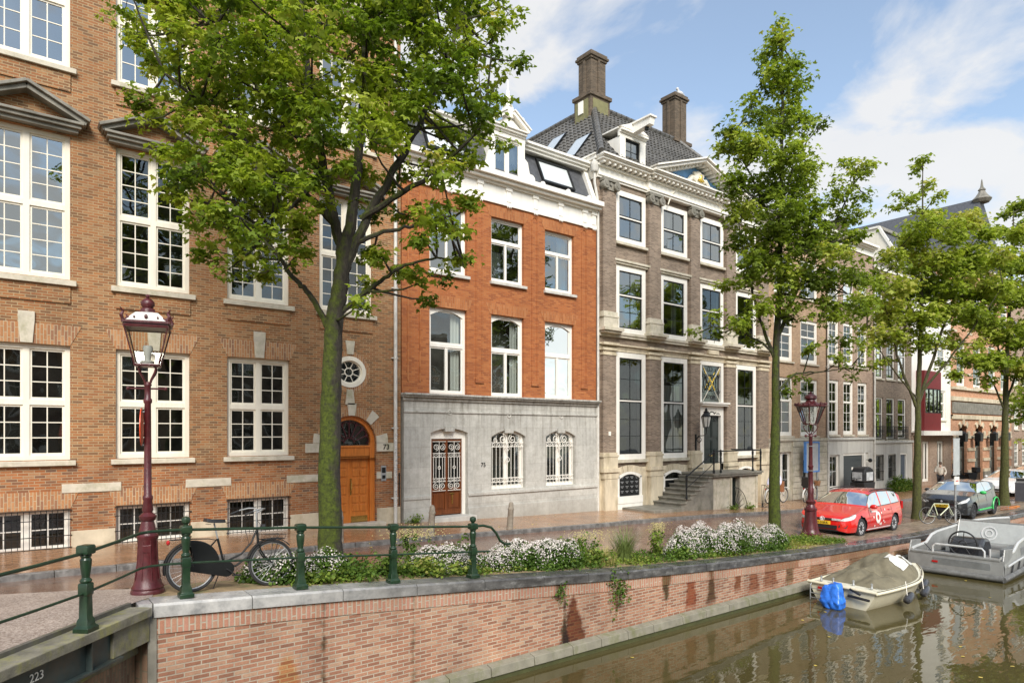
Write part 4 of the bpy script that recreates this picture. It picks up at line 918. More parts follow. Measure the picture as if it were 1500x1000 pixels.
def chimney(x, y, z0, z1, zs):
    b = MB(); b.box(x-.60, x+.60, y-.52, y+.52, z0, zs); b.box(x-.67, x+.67, y-.59, y+.59, zs, zs+.16); b.box(x-.45, x+.45, y-.40, y+.40, zs+.16, z1)
    b.box(x-.50, x+.50, y-.45, y+.45, z1, z1+.1); b.box(x-.56, x+.56, y-.51, y+.51, z1+.1, z1+.2); b.box(x-.51, x+.51, y-.46, y+.46, z1+.2, z1+.32)
    b.box(x-.06, x+.06, y-.46, y-.39, zs+.16, z1); b.box(x-.51, x-.44, y-.07, y+.07, zs+.16, z1)
    o = b.build('chimney', 'chimney', b3, bevel=.01)
    g = MB(); g.box(x-.46, x+.46, y-.545, y-.51, z0+.45, zs-.12); g.box(x-.63, x-.59, y-.38, y+.42, z0+.45, zs-.12); g.build('chimney_panel', plain('lichen render', (.20, .19, .09), .9, dirt=(.09, .08, .04)), o)
    return o
ch1 = chimney(20.95, 21.3, 15.6, 18.75, 17.05); chimney(27.05, 21.6, 15.3, 18.95, 16.75)
MB().box(20.28, 20.33, 21.2, 21.5, 16.35, 16.9).build('whitewash_patch', 'white', ch1)
# attic dormer with hoist beam
ax0, ax1 = 19.02, 20.50; ay = T3-.2
at = MB(); at.box(ax0, ax0+.32, ay, ay+1.2, EZ, 13.82); at.box(ax1-.32, ax1, ay, ay+1.2, EZ, 13.82); at.box(ax0+.32, ax1-.32, ay, ay+.3, EZ, 12.95); at.box(ax0, ax1, ay+.9, ay+2.2, 12.9, 13.82)
z = cornice(at, ax0-.03, ax1+.03, 13.82, ay, [(.14, .0), (.06, .06), (.07, .14)])
at.sprism([(ay-.0, z), (ay+2.6, z), (ay+2.6, z+.06), (ay-.0, z+.06)], ax0-.1, ax1+.1)
at.prism([(ax0-.1, z+.06), (ax1+.1, z+.06), ((ax0+ax1)/2, z+.40)], ay-.1, ay+2.8)
xm_ = (ax0+ax1)/2; at.sprism([(ay-.95, z+.02), (ay+.3, z-.10), (ay+.3, z+.28), (ay-1.0, z+.28)], xm_-.13, xm_+.13); at.sprism([(ay-1.05, z+.28), (ay+.4, z+.28), (ay+.4, z+.35), (ay-1.05, z+.35)], xm_-.19, xm_+.19)
at.build('attic_dormer', 'white', b3, bevel=.008)
MB().ball((xm_, ay-.7, z-.06), .09, 8, 6).build('hoist_hook', 'black', b3)
window(b3, ax0+.32, ax1-.32, 12.95, 13.82, ay, cols=(1,), rows=(1,), nx=2, nz=2, fw=.04, mat='black', yin=.06, name='attic_window', glass='glass_up')
for (ta, tb_) in ((21.3, .25), (24.3, .50)):   # roof lights in the left slope
    s = MB(); P = lambda t, k, o: (A0-.12+2.99*k-o*.8, t, EZ+3.82*k+o*.6)
    t0_, t1_ = (19.4, 20.3) if tb_ < .4 else (21.9, 22.8); k0, k1 = (.12, .44) if tb_ < .4 else (.40, .74)
    s.quad(P(t0_, k0, .10), P(t1_, k0, .10), P(t1_, k1, .10), P(t0_, k1, .10))
    lo = [P(t0_, k0, -.1), P(t1_, k0, -.1), P(t1_, k1, -.1), P(t0_, k1, -.1)]; hi = [P(t0_, k0, .10), P(t1_, k0, .10), P(t1_, k1, .10), P(t0_, k1, .10)]
    for i in range(4): j = (i+1) % 4; s.quad(lo[i], lo[j], hi[j], hi[i])
    so_ = s.build('roof_light', 'black', b3)
    MB().quad(P(t0_+.05, k0+.02, .12), P(t1_-.05, k0+.02, .12), P(t1_-.05, k1-.02, .12), P(t0_+.05, k1-.02, .12)).build('pane', skyl, so_)

# ================================================================== the row of houses beyond
def spare(parent, a, c, z0_, z1_, T, kind):
    if kind == 'tall': window(parent, a, c, z0_, z1_, T, cols=(1,), rows=(1.6, 1), nx=2, nz=(3, 2), fw=.16, mull=.06, sash=.03, bar=.03, yin=.06)
    elif kind == 'dark': window(parent, a, c, z0_, z1_, T, cols=(1,), rows=(1.6, 1), nx=2, nz=(3, 1), fw=.09, mull=.05, sash=.04, bar=.03, yin=.06, bars_mat=M['black'], glass='glass_up')
    else: window(parent, a, c, z0_, z1_, T, cols=(1,), rows=(1.4, 1), nx=2, nz=(2, 1), fw=.12, mull=.06, sash=.03, bar=.03, yin=.06, glass='glass_up')
def rowhouse(name, label, cat, x0, x1, T, bays, rows, mat, ztop, base=None, zbase=2.0, base_mat='stucco', extra=(), bh=(), corn='white', depth=9):
    b = thing(name, label, cat); hs = [hole(a, c, z0_, z1_) for z0_, z1_, k in rows for a, c in bays]
    wall(b, mat, x0, x1, zbase if base else -1.8, ztop, T, [h for h in hs if h[2] > (zbase if base else -2)]+list(extra))
    if base: wall(b, base_mat, x0, x1, -1.8, zbase, T-.05, list(bh), name='stone_base'); MB().box(x0, x1, T-.14, T+.02, zbase-.1, zbase+.04).build('base_moulding', base_mat, b)
    backing(b, x0, x1, -1.8, ztop, T, depth)
    for z0_, z1_, k in rows:
        for a, c in bays:
            spare(b, a, c, z0_, z1_, T, k); sill(b, a-.06, c+.06, z0_-.12, z0_-.003, T, .08)
    cb_ = MB(); z = cornice(cb_, x0, x1, ztop-.5, T+.003, [(.3, .06), (.08, .14), (.08, .28), (.12, .4)]); cb_.build('cornice', corn, b)
    MB().box(x0+.03, x1-.03, T+depth-.05, T+depth, -1.8, ztop).build('back_wall', mat, b)
    MB().box(x0+.005, x0+.05, T+.7, T+depth, -1.8, ztop).build('party_wall', mat, b)
    return b
TF = 18.1
b4 = rowhouse('tan_brick_house', 'tan brick house with wide white windows above a pale rusticated stone base, beyond the mansion', 'house', 29.76, 35.45, TF, [(30.35, 32.1), (32.85, 34.6)], [(2.16, 5.12, 'tall'), (5.95, 8.2, 'tall'), (9.3, 11.3, 'up')], 'brick_d', 12.9, True, 2.0, 'stone', bh=[hole(30.5, 31.9, -.55, 1.35), hole(32.95, 33.8, -.9, .9)])
window(b4, 30.5, 31.9, -.55, 1.35, TF-.05, cols=(1, 1), rows=(1,), nx=1, nz=2, fw=.07, yin=.12)
window(b4, 32.95, 33.8, -.9, .9, TF-.05, cols=(1,), rows=(1,), nx=2, nz=3, fw=.06, mat='black', yin=.12)
g = MB()
for i in range(10):
    z = -1.1+i*.3
    for a, c in ((29.8, 30.45), (31.95, 32.9), (33.85, 35.4)): g.box(a, c, TF-.10, TF-.04, z, z+.275)
g.build_each('rusticated_block', 'stone', b4)
drainpipe(b4, 35.5, TF-.1, -1.2, 12.4, .06)
b5 = rowhouse('garage_house', 'brown brick house with three tall white windows over a dark garage door', 'house', 35.55, 41.0, TF, [(35.75, 36.9), (37.4, 38.6), (39.1, 40.3)], [(2.22, 5.22, 'tall'), (6.1, 8.5, 'tall'), (9.4, 11.6, 'up')], 'brick_e', 13.2, True, 2.02, 'stucco', bh=[hole(37.3, 40.3, -1.8, 1.15), hole(35.8, 36.9, -.75, 1.1)])
window(b5, 35.8, 36.9, -.75, 1.1, TF-.05, cols=(1,), rows=(1,), nx=2, nz=2, fw=.07, yin=.1)
fr = MB(); fr.box(37.3, 37.42, TF-.0, TF+.12, -1.3, 1.15); fr.box(39.75, 39.95, TF-.07, TF+.12, -1.3, 1.15); fr.box(40.2, 40.3, TF, TF+.12, -1.3, 1.15); fr.box(37.42, 39.75, TF, TF+.12, 1.03, 1.15); fr.build('garage_frame', 'white', b5)
gd = MB(); gd.box(37.42, 39.75, TF+.06, TF+.1, -1.3, 1.03); gd.box(39.95, 40.2, TF+.06, TF+.1, -1.3, 1.15)
for i in range(8): gd.box(37.44, 39.73, TF+.045, TF+.062, -1.2+i*.28, -.95+i*.28)
gd.build('garage_door', plain('dark grey door', (.045, .055, .06), .4), b5)
MB().box(38.45, 38.62, TF+.03, TF+.045, .2, .36).build('door_sign', 'white', b5)
MB().tube([(40.0, TF-.08, .75), (40.0, TF-.25, .75)], .02, 6).ball((40.0, TF-.3, .72), .12, 8, 6).build('wall_lamp', 'black', b5)
drainpipe(b5, 41.02, TF-.1, -1.2, 12.8, .06)
cq = MB(); cq.box(39.0, 40.0, TF+1.0, TF+2.2, 13.2, 14.7); cq.box(38.92, 40.08, TF+.92, TF+2.28, 14.7, 14.85); cq.build('chimney', 'chimney', b5)
MB().sprism([(TF+.1, 13.2), (TF+8, 13.2), (TF+4, 14.6)], 35.6, 40.9).build('roof', 'slate', b5)
b6 = rowhouse('balconette_house', 'grey brown house with iron balconettes on three tall windows above white base', 'house', 41.08, 46.4, TF, [(41.15, 42.35), (42.8, 43.95), (44.4, 45.6)], [(1.95, 4.45, 'dark'), (5.6, 8.1, 'dark'), (9.2, 11.2, 'dark')], 'brick_c', 12.6, True, 1.8, 'stucco', bh=[hole(41.3, 42.4, -.6, 1.0), hole(42.95, 44.05, -.6, 1.0), hole(44.6, 45.6, -1.8, 1.05)])
for a, c in ((41.3, 42.4), (42.95, 44.05)):
    window(b6, a, c, -.6, 1.0, TF-.05, cols=(1,), rows=(1,), nx=2, nz=2, fw=.07, yin=.14)
    g = MB()
    for i in range(9): x = a+.06+(c-a-.12)*i/8; g.box(x-.012, x+.012, TF-.02, TF, -.55, .95)
    for z in (-.5, 0, .45, .9): g.box(a, c, TF-.03, TF-.021, z-.015, z+.015)
    g.build('window_grille', 'black', b6)
MB().box(44.6, 44.7, TF-.03, TF+.1, -1.3, 1.05).box(45.5, 45.6, TF-.03, TF+.1, -1.3, 1.05).box(44.7, 45.5, TF-.03, TF+.1, .95, 1.05).build('door_frame', 'white', b6)
MB().box(44.7, 45.5, TF+.05, TF+.1, -1.3, .95).box(44.8, 45.4, TF+.03, TF+.051, -.9, -.1).box(44.8, 45.4, TF+.03, TF+.051, .0, .8).build('front_door', plain('slate blue door', (.07, .09, .12), .4), b6)
for a, c in ((41.15, 42.35), (42.8, 43.95), (44.4, 45.6)):
    g = MB()
    for z in (1.95, 2.15, 2.7): g.box(a-.04, c+.04, TF-.14, TF-.11, z-.02, z+.02)
    for i in range(9):
        x = a+(c-a)*i/8; g.tube([(x, TF-.125, 1.95), (x, TF-.125, 2.7)], .012, 5)
        if i < 8: g.ring((x+(c-a)/16, TF-.125, 2.42), .06, .012, 8, 4)
    g.build('balconette', 'black', b6)
b7 = rowhouse('white_modern_house', 'white rendered house with a red panelled bay projecting over a brick ground floor', 'house', 46.45, 52.9, TF, [(50.6, 52.0)], [(3.2, 5.2, 'up'), (7.0, 8.8, 'up'), (9.8, 11.4, 'up')], 'white', 12.5, True, 2.3, 'brick_e', bh=[hole(48.0, 49.1, -.9, 1.75), hole(50.4, 51.5, -.9, 1.75)])
for a, c in ((48.0, 49.1), (50.4, 51.5)): window(b7, a, c, -.9, 1.75, TF-.05, cols=(1, 1), rows=(1,), nx=1, nz=1, fw=.1, yin=.08)
MB().box(46.5, 52.95, TF-.7, TF, 2.15, 2.45).build('canopy_slab', 'white', b7)
rb = MB(); red = plain('dark red panel', (.16, .012, .014), .5)
for z in (2.45, 5.2): rb.box(47.1, 49.8, TF-.5, TF, z, z+1.15)
rb.box(47.1, 47.25, TF-.5, TF, 3.6, 5.2); rb.build('red_bay', red, b7)
wb = MB()
for z in (3.6,):
    for x in (47.25, 47.9, 48.6, 49.25, 49.72): wb.box(x, x+.08, TF-.49, TF-.41, z, z+1.6)
    wb.box(47.3, 49.8, TF-.485, TF-.415, z, z+.06); wb.box(47.3, 49.8, TF-.485, TF-.415, z+1.54, z+1.6); wb.box(49.72, 49.8, TF-.45, TF, z, z+1.6)
wbo = wb.build('bay_window_frame', 'black', b7); pn = MB()
for z in (3.6,): pn.quad((47.26, TF-.45, z), (49.78, TF-.45, z), (49.78, TF-.45, z+1.6), (47.26, TF-.45, z+1.6))
pn.build('pane', 'glass_up', wbo)
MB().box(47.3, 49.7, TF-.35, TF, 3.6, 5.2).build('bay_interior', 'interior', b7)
mw = MB(); mw.sprism([(TF+.2, 12.5), (TF+8, 12.5), (TF+8, 16.0), (TF+2.2, 16.0)], 46.5, 46.8); mw.build('white_side_wall', 'cream', b7)
mw = MB(); mw.sprism([(TF+.2, 12.45), (TF+8, 12.45), (TF+8, 15.9), (TF+2.15, 15.9)], 46.8, 52.9); mo7 = mw.build('mansard_roof', 'slate', b7)
MB().sprism([(TF+2.05, 16.0), (TF+8, 16.0), (TF+8, 16.12), (TF+1.95, 16.12)], 46.4, 53).sprism([(TF+.0, 12.52), (TF+.12, 12.5), (TF+2.15, 16.05), (TF+2.0, 16.12)], 46.42, 46.6).build('roof_trim', 'white', b7)
b8 = rowhouse('arched_orange_building', 'ornate orange brick building with stone bands, three round arches and a steep slate roof', 'building', 52.95, 65.6, TF, [(54.0, 55.6), (57.2, 58.8), (60.4, 62.0), (63.2, 64.8)], [(5.7, 9.0, 'tall'), (10.2, 13.0, 'tall')], 'brick_f', 14.5, True, 3.6, 'brick_f', bh=[hole(54.2, 55.8, -1.6, 2.9, 'round', .8), hole(57.4, 59.0, -1.6, 2.9, 'round', .8), hole(60.5, 62.1, -1.6, 2.9, 'round', .8), hole(63.3, 64.9, -1.6, 2.9, 'round', .8)], corn='ashlar', depth=14)
sbn = MB()
for z in (-.6, .2, 1.0, 1.9):
    for a, c in ((53.0, 54.15), (55.85, 57.35), (59.05, 60.45), (62.15, 63.25), (64.95, 65.55)): sbn.box(a, c, TF-.12, TF-.03, z, z+.22)
for a, z, h in ((52.95, 3.3, .3), (52.95, 4.6, .3), (52.95, 5.4, .18)): sbn.box(a, 65.6, TF-.16, TF+.01, z, z+h)
for x in (55.0, 58.2, 61.3, 64.1):
    for i in range(9):
        a = PI*(i+.5)/9
        if i % 2 == 0: sbn.obox((x+.82*math.cos(a), TF-.09, 2.1+.82*math.sin(a)), (x+1.2*math.cos(a), TF-.09, 2.1+1.2*math.sin(a)), .30, .12, up=(0, 1, 0))
for z in (6.5, 7.6, 8.7, 9.5, 10.8, 12.0): sbn.box(52.95, 54.0, TF-.04, TF+.01, z, z+.16)
for x in (56.0, 59.2, 62.2):
    for z in (6.5, 7.6, 8.7, 9.5, 10.8, 12.0): sbn.box(x, x+.9, TF-.04, TF+.01, z, z+.16)
sbn.build_each('stone_band', 'ashlar', b8)
MB().box(53.0, 65.5, TF-.14, TF-.05, 3.72, 4.5).build('frieze_panel', 'dark_stone', b8)
MB().box(53.0, 54.15, TF-.16, TF-.06, -1.4, -.6).box(55.85, 57.35, TF-.16, TF-.06, -1.4, -.6).box(59.05, 60.45, TF-.16, TF-.06, -1.4, -.6).build_each('granite_plinth', 'dark_stone', b8)
for x in (54.2, 57.4, 60.5, 63.3):
    dq = MB(); dq.box(x+.05, x+.14, TF+.1, TF+.2, -1.4, 2.0); dq.box(x+1.46, x+1.55, TF+.1, TF+.2, -1.4, 2.0); dq.box(x+.14, x+1.46, TF+.1, TF+.2, 1.2, 1.32); dq.box(x+.14, x+1.46, TF+.12, TF+.18, -1.4, 1.2); dq.build('arched_doorway', 'door_black', b8)
for x in (53.6, 56.6, 59.8, 62.6): MB().box(x-.25, x+.25, TF-.75, TF-.35, 1.7, 2.25).box(x-.03, x+.03, TF-.4, TF-.1, 1.95, 2.0).lathe([(.3, 0), (.0, .2)], (x, TF-.55, 2.25), 6).build('hanging_lantern', 'black', b8)
MB().prism([(57.2, 14.4), (73.2, 14.4), (65.2, 22.0)], TF+1.9, TF+24).build('slate_roof', 'slate', b8)
fi = MB(); fi.lathe([(.55, 0), (.75, .25), (.5, .5), (.3, .8), (.22, 1.0), (.3, 1.05), (.12, 1.3), (.04, 1.9), (0, 2.0)], (65.2, TF+1.9, 21.6), 8); fi.build('roof_finial', 'dark_stone', b8)
for i, (x0_, x1_, mt, zt, lab) in enumerate(((65.7, 72.5, 'brick_e', 13.5, 'brown brick house with grey stone window frames just right of the orange arched building'), (72.6, 80, 'brick_d', 14.5, 'tan brick house, second beyond the orange arched building'), (80.1, 90, 'brick_c', 13, 'grey brick house near the far end of the street'), (90.1, 104, 'brick_f', 15, 'orange brick house closing the row at the far end'))):
    w_ = x1_-x0_; rowhouse('brick_house', lab, 'house', x0_, x1_, TF, [(x0_+w_*k-.6, x0_+w_*k+.6) for k in (.2, .5, .8)], [(-.4, 1.6, 'tall'), (2.6, 5.2, 'tall'), (6.2, 8.6, 'tall'), (9.6, 11.6, 'up')], mt, zt)

# ================================================================== houses on the bank behind the camera (seen as reflections)
for i, (x, wd, mt) in enumerate(((-14, 9, 'brick_c'), (-4.9, 8, 'brick_e'), (3.2, 9, 'brick_d'), (12.3, 8, 'brick_c'), (20.4, 10, 'brick_e'), (30.5, 9, 'brick_c'), (39.6, 10, 'brick_d'))):
    o = rowhouse('canal_house', ['grey brick house with three bays', 'brown brick house with three bays', 'tan brick house with three bays', 'narrow grey brick house', 'wide brown brick house', 'grey brick house beside a wide brown one', 'last tan brick house'][i]+' on the opposite bank behind the viewer', 'house', -wd/2, wd/2, 0, [(-wd*.36, -wd*.16), (-wd*.1, wd*.1), (wd*.16, wd*.36)], [(.6, 3, 'tall'), (4, 6.6, 'tall'), (7.6, 9.8, 'up')], mt, 11.5+(i % 3))
    o.location = (x+wd/2, -27, 0); o.rotation_euler = (0, 0, PI); o['group'] = 'houses on the opposite bank'
ob_ = MB().box(-60, 120, -40, -20, -2.6, -1.0).build('opposite_quay', 'asphalt'); struct(ob_)

# ================================================================== quay wall
qw = thing('quay_wall', 'long red brick quay wall with stone coping, damp stains and mossy stone ledge at the water', 'quay wall')
cp = MB(); x = 1.56; random.seed(3)
QF = 9.56
while x < 120:
    L_ = random.uniform(1.15, 1.5) if x < 40 else 6; x2 = x+L_; g = .006; za_, zb_ = zq(x), zq(x2); n = len(cp.v)
    pr = [(QF+.0, -.175), (QF-.0, -.03), (QF+.03, 0.0), (10.0, .003), (10.0, -.175)]
    cp.v += [(x+g, t, za_+z) for t, z in pr]+[(x2-g, t, zb_+z) for t, z in pr]; k = len(pr)
    cp.f += [tuple(range(n, n+k)), tuple(range(n+2*k-1, n+k-1, -1))]+[(n+i, n+k+i, n+k+(i+1) % k, n+(i+1) % k) for i in range(k)]
    x = x2
m, nt, b = newmat('coping stone'); p = pos(nt); s = N(nt, 'ShaderNodeSeparateXYZ'); L(nt, p, s.inputs[0])
dk = ramp(nt, noise(nt, vecscale(nt, p, (1, 1, 2)), 4., 8., .65), [(.35, (.045, .043, .042)), (.55, (.10, .097, .093)), (.75, (.27, .265, .255))])
lt = ramp(nt, noise(nt, p, 5., 8., .65), [(.3, (.24, .24, .235)), (.55, (.44, .43, .41)), (.8, (.58, .565, .53))])
mr = N(nt, 'ShaderNodeMapRange', i_1=4.2, i_2=8.2); L(nt, maths(nt, 'ADD', s.outputs[0], maths(nt, 'MULTIPLY', noise(nt, p, 1.3), 2.5)), mr.inputs[0])
L(nt, mix(nt, mr.outputs[0], lt, dk), b.inputs['Base Color']); L(nt, ramp(nt, noise(nt, p, 1.7, 4.), [(.4, (.12,)*3), (.62, (.5,)*3)]), b.inputs['Roughness']); bump(nt, noise(nt, p, 30., 4.), b, .15, .01)
M['coping'] = m
cp.build('coping', 'coping', qw)
def vstrip(name, mat, parent, s0, s1, t, ztop, zbot, step=.5):
    b = MB(); xs = list(np.arange(s0, s1, step))+[s1]
    for x in xs: b.v += [(x, t, zbot(x)), (x, t, ztop(x))]
    for i in range(len(xs)-1): b.f.append((2*i, 2*i+2, 2*i+3, 2*i+1))
    return b.build(name, mat, parent, fix=False)
vstrip('soldier_course', 'quay_soldier', qw, 1.58, 120, 9.60, lambda x: zq(x)-.17, lambda x: zq(x)-.40)
vstrip('brick_face', 'quay_brick', qw, 1.58, 120, 9.615, lambda x: zq(x)-.3, lambda x: -2.6)
MB().box(1.40, 1.555, 9.62, 10.0, -.35, .10).build('corner_stone', 'coping', qw)
MB().box(1.50, 1.60, 9.58, 10.0, -2.6, -.08).build('wall_end', 'dark_stone', qw)
lg = MB(); x = 1.3
mossy = plain('mossy ledge stone', (.23, .215, .165), .7, var=.2, scale=4, bumpy=.3, dirt=(.13, .14, .05), dirt_amt=.9)
while x < 120:
    L_ = random.uniform(.75, 1.0) if x < 40 else 5; lg.sprism([(9.44, -1.99), (9.62, -1.99), (9.62, -1.79), (9.46, -1.83)], x+.008, x+L_-.008); x += L_
lg.build('ledge', mossy, qw, bevel=.01)
MB().box(1.3, 120, 9.47, 9.64, -2.6, -1.995).build('ledge_foot', plain('green slime', (.07, .075, .03), .5, dirt=(.03, .03, .015)), qw)

# ================================================================== bridge corner at the left
br = thing('bridge', 'end of a bridge with mossy concrete edge, dark steel girder numbered 223 and brick abutment', 'bridge')
ed = Vector((1.48, 1.63)).normalized(); en_ = Vector((-ed.y, ed.x))     # along the edge, inwards
E1 = Vector((1.52, 9.47)); 
def ept(l, n_, z): q = E1-ed*l+en_*n_; return (q.x, q.y, z)
def bar(b, l0, l1, n0, n1, z0, z1, zs=None):
    f = zs or (lambda l: 0); n = len(b.v); 
    ls = [l0, l1] if zs is None else list(np.linspace(l0, l1, 10)); 
    for la, lb in zip(ls, ls[1:]):
        n = len(b.v); b.v += [ept(la, n0, z0+f(la)), ept(lb, n0, z0+f(lb)), ept(lb, n1, z0+f(lb)), ept(la, n1, z0+f(la)), ept(la, n0, z1+f(la)), ept(lb, n0, z1+f(lb)), ept(lb, n1, z1+f(lb)), ept(la, n1, z1+f(la))]
        b.f += [(n, n+3, n+2, n+1), (n+4, n+5, n+6, n+7), (n, n+1, n+5, n+4), (n+1, n+2, n+6, n+5), (n+2, n+3, n+7, n+6), (n+3, n, n+4, n+7)]
moss = plain('mossy concrete', (.20, .185, .14), .9, var=.35, scale=6, bumpy=.5, dirt=(.30, .29, .04), dirt_amt=.75)
b = MB(); bar(b, -.02, 9, 0, .30, -.03, .085); b.build('concrete_edge', moss, br, bevel=.01)
b = MB(); bar(b, -.05, 9, .30, .36, -.03, .13); b.build('edge_upstand', plain('dark wet concrete', (.13, .12, .10), .6, var=.3, scale=8, bumpy=.3, dirt=(.2, .2, .04)), br)
peb = MB(); pz = lambda x, y: .125 if y < 10.2 else .118
pg = [ept(9, .36, .105), ept(.25, .36, .105), (1.62, 10.02, .107), (1.75, 10.6, .09), (.9, 11.35, .045), (-1.5, 12.2, .075), (-7, 12.5, .15), (-9, 6, .15)]
peb.v = [(x, y, z) for x, y, z in pg]; cxy = (-1.5, 9.6, .125); peb.v.append(cxy)
for i in range(8): peb.f.append((i, (i+1) % 8, 8))
m, nt, b_ = newmat('pebble paving'); p = pos(nt); vo = N(nt, 'ShaderNodeTexVoronoi', i_Scale=60.); L(nt, p, vo.inputs['Vector'])
pc = ramp(nt, N(nt, 'ShaderNodeSeparateColor').outputs[0], [(0, (.2, .15, .12)), (1, (.5, .42, .36))]); sc_ = [n for n in nt.nodes if n.bl_idname == 'ShaderNodeSeparateColor'][0]; L(nt, vo.outputs['Color'], sc_.inputs[0])
L(nt, mix(nt, .5, pc, ramp(nt, noise(nt, p, 1.5, 6.), [(.3, (.5,)*3), (.7, (1.1,)*3)]), 'MULTIPLY'), b_.inputs['Base Color']); b_.inputs['Roughness'].default_value = .55; bump(nt, vo.outputs['Distance'], b_, .5, .01)
peb.build('pebble_deck', m, br, fix=False)
steel = plain('bridge steel paint', (.035, .05, .048), .45, var=.3, scale=5, dirt=(.09, .055, .03), dirt_amt=.6)
b = MB(); bar(b, .62, 9, .10, .13, -.36, -.03); bar(b, .5, 9, .02, .24, -.385, -.36)
for l_ in (1.0, 2.3, 3.6): bar(b, l_, l_+.02, .03, .10, -.36, -.03)
go = b.build('steel_girder', steel, br)
q = E1-ed*3.0+en_*.095; ang = math.atan2(ed.y, ed.x)
def tri223(l_): q = E1-ed*l_+en_*.094; text_mesh('bridge_number', '223', .125, 'white', br, (q.x, q.y, -.165), rot=(R(90), 0, ang), depth=.002)
tri223(1.72)
b = MB(); bar(b, -.06, .62, .06, .5, -.36, -.035); b.build('bearing_block', moss, br, bevel=.01)
b = MB(); bar(b, -.15, 9, .32, .9, -2.6, -.39); b.build('abutment', 'abut_brick', br)
b = MB(); bar(b, -.14, 9, .26, .6, -.55, -.392); b.build('abutment_cap', moss, br, bevel=.01)
MB().slab([(1.5, 9.62), (1.5, 10.0), (.2, 8.6), (-8, 5.0), (-8, 12), (1.5, 12)][0:3]+[(1.2, 10.2)], -2.6, -.40).build('abutment_return', 'abut_brick', br)

# ================================================================== railing
rg = thing('green_railing', 'dark green iron railing with square baluster posts along the quay and bridge', 'railing')
def rail_post(x, y, z, rot, ball):
    b = MB(); c, s_ = math.cos(rot), math.sin(rot)
    prof = [(.115, 0), (.115, .05), (.085, .075), (.08, .13), (.062, .16), (.058, .40), (.070, .415), (.070, .53), (.060, .545)]
    b.lathe([(r_*1.414*.78, h) for r_, h in prof], (0, 0, 0), 4, a0=PI/4)
    b.lathe([(.05, .545), (.062, .56), (.062, .575), (.040, .60), (.055, .72), (.060, .80), (.045, .825), (.058, .84), (.058, .855), (.045, .86)], (0, 0, 0), 16)
    b.lathe([(r_*1.414, h) for r_, h in [(.055, .86), (.068, .87), (.068, .95), (.058, .965), (.03, .97)]], (0, 0, 0), 4, a0=PI/4)
    if ball: b.lathe([(.03, .965), (.03, .985), (.055, 1.01), (.06, 1.04), (.05, 1.075), (.0, 1.095)], (0, 0, 0), 14)
    b.v = [(x+px_*c-py_*s_, y+px_*s_+py_*c, z+pz_) for px_, py_, pz_ in b.v]
    o = b.build('post', 'dark_green', rg, smooth=True, bevel=.003); return o
P_ = [(1.99, 9.8, .085), (3.56, 9.8, -.022), (5.10, 9.8, -.15), (6.68, 9.8, -.275)]
for i, (x, y, z) in enumerate(P_): rail_post(x, y, z, 0, i in (0, 3))
q0 = (.76, 8.79, .085); rail_post(*q0, ang, False); qa = E1-ed*3.6+en_*.12; rail_post(qa.x, qa.y, .09, ang, False)
far = (q0[0]-ed.x*5, q0[1]-ed.y*5)
for hh_, r_ in ((.91, .020), (.46, .016)):
    zz_ = lambda i: P_[i][2]+hh_
    b = MB(); b.tube([(far[0], far[1], .10+hh_-.06), (.3, 8.79-.46*1.1, .085+hh_-.04), (q0[0], q0[1], .085+hh_-.03), (1.15, 9.25, .09+hh_-.0+.0), (1.42, 9.62, .10+hh_+.01), (1.56, 9.76, .10+hh_), (1.75, 9.8, .095+hh_), (1.99, 9.8, zz_(0))], r_, 10)
    b.build('rail', 'dark_green', rg, smooth=True)
    b = MB(); b.tube([(1.99, 9.8, zz_(0)), (3.56, 9.8, zz_(1)), (5.10, 9.8, zz_(2)), (6.68, 9.8, zz_(3))], r_, 10); b.build('rail', 'dark_green', rg, smooth=True)
b = MB(); z = P_[3][2]; b.tube([(6.68, 9.8, z+.91), (6.9, 9.8, z+.91), (7.08, 9.8, z+.86), (7.2, 9.8, z+.74), (7.28, 9.8, z+.6), (7.4, 9.8, z+.52), (7.52, 9.8, z+.52)], .024, 10); b.tube([(6.68, 9.8, z+.46), (7.05, 9.8, z+.43)], .018, 8); b.build('rail_end', 'dark_green', rg, smooth=True)

# ================================================================== street lamps
def lantern(mb, gl, rf, n, z0, z1, rb, rt, a0):
    vb = [(rb*math.cos(a0+2*PI*i/n), rb*math.sin(a0+2*PI*i/n), z0) for i in range(n)]; vt = [(rt*math.cos(a0+2*PI*i/n), rt*math.sin(a0+2*PI*i/n), z1) for i in range(n)]
    for i in range(n):
        j = (i+1) % n; mb.tube([vb[i], vt[i]], .011*(1 if n == 4 else 1.5), 5); mb.tube([vb[i], vb[j]], .016, 5); mb.tube([vt[i], vt[j]], .02, 5); gl.quad(vb[i], vb[j], vt[j], vt[i])
la = thing('street_lamp', 'maroon cast iron street lamp with square crowned lantern beside the black bicycle', 'street lamp', (1.62, 10.36, .085), R(-14)); la.scale = (.88, .88, 1)
b = MB(); b.lathe([(.24, 0), (.245, .04), (.225, .07), (.235, .09), (.21, .12), (.175, .22), (.150, .45), (.138, .74), (.150, .76), (.155, .80), (.13, .82), (.115, .90), (.09, 1.0), (.115, 1.02), (.125, 1.07), (.09, 1.10), (.065, 1.12), (.08, 1.15), (.062, 1.28), (.072, 1.31), (.072, 1.34), (.056, 1.36), (.052, 2.0), (.046, 2.62), (.062, 2.64), (.062, 2.68), (.045, 2.70), (.045, 2.86), (.06, 2.88), (.035, 2.92), (.0, 2.93)], (0, 0, 0), 20)
b.build('post', 'maroon', la, smooth=True)
b = MB()
for i in range(8): a = PI/8+i*PI/4; b.tube([(.185*math.cos(a), .185*math.sin(a), .2), (.148*math.cos(a), .148*math.sin(a), .46), (.136*math.cos(a), .136*math.sin(a), .74)], .010, 5)
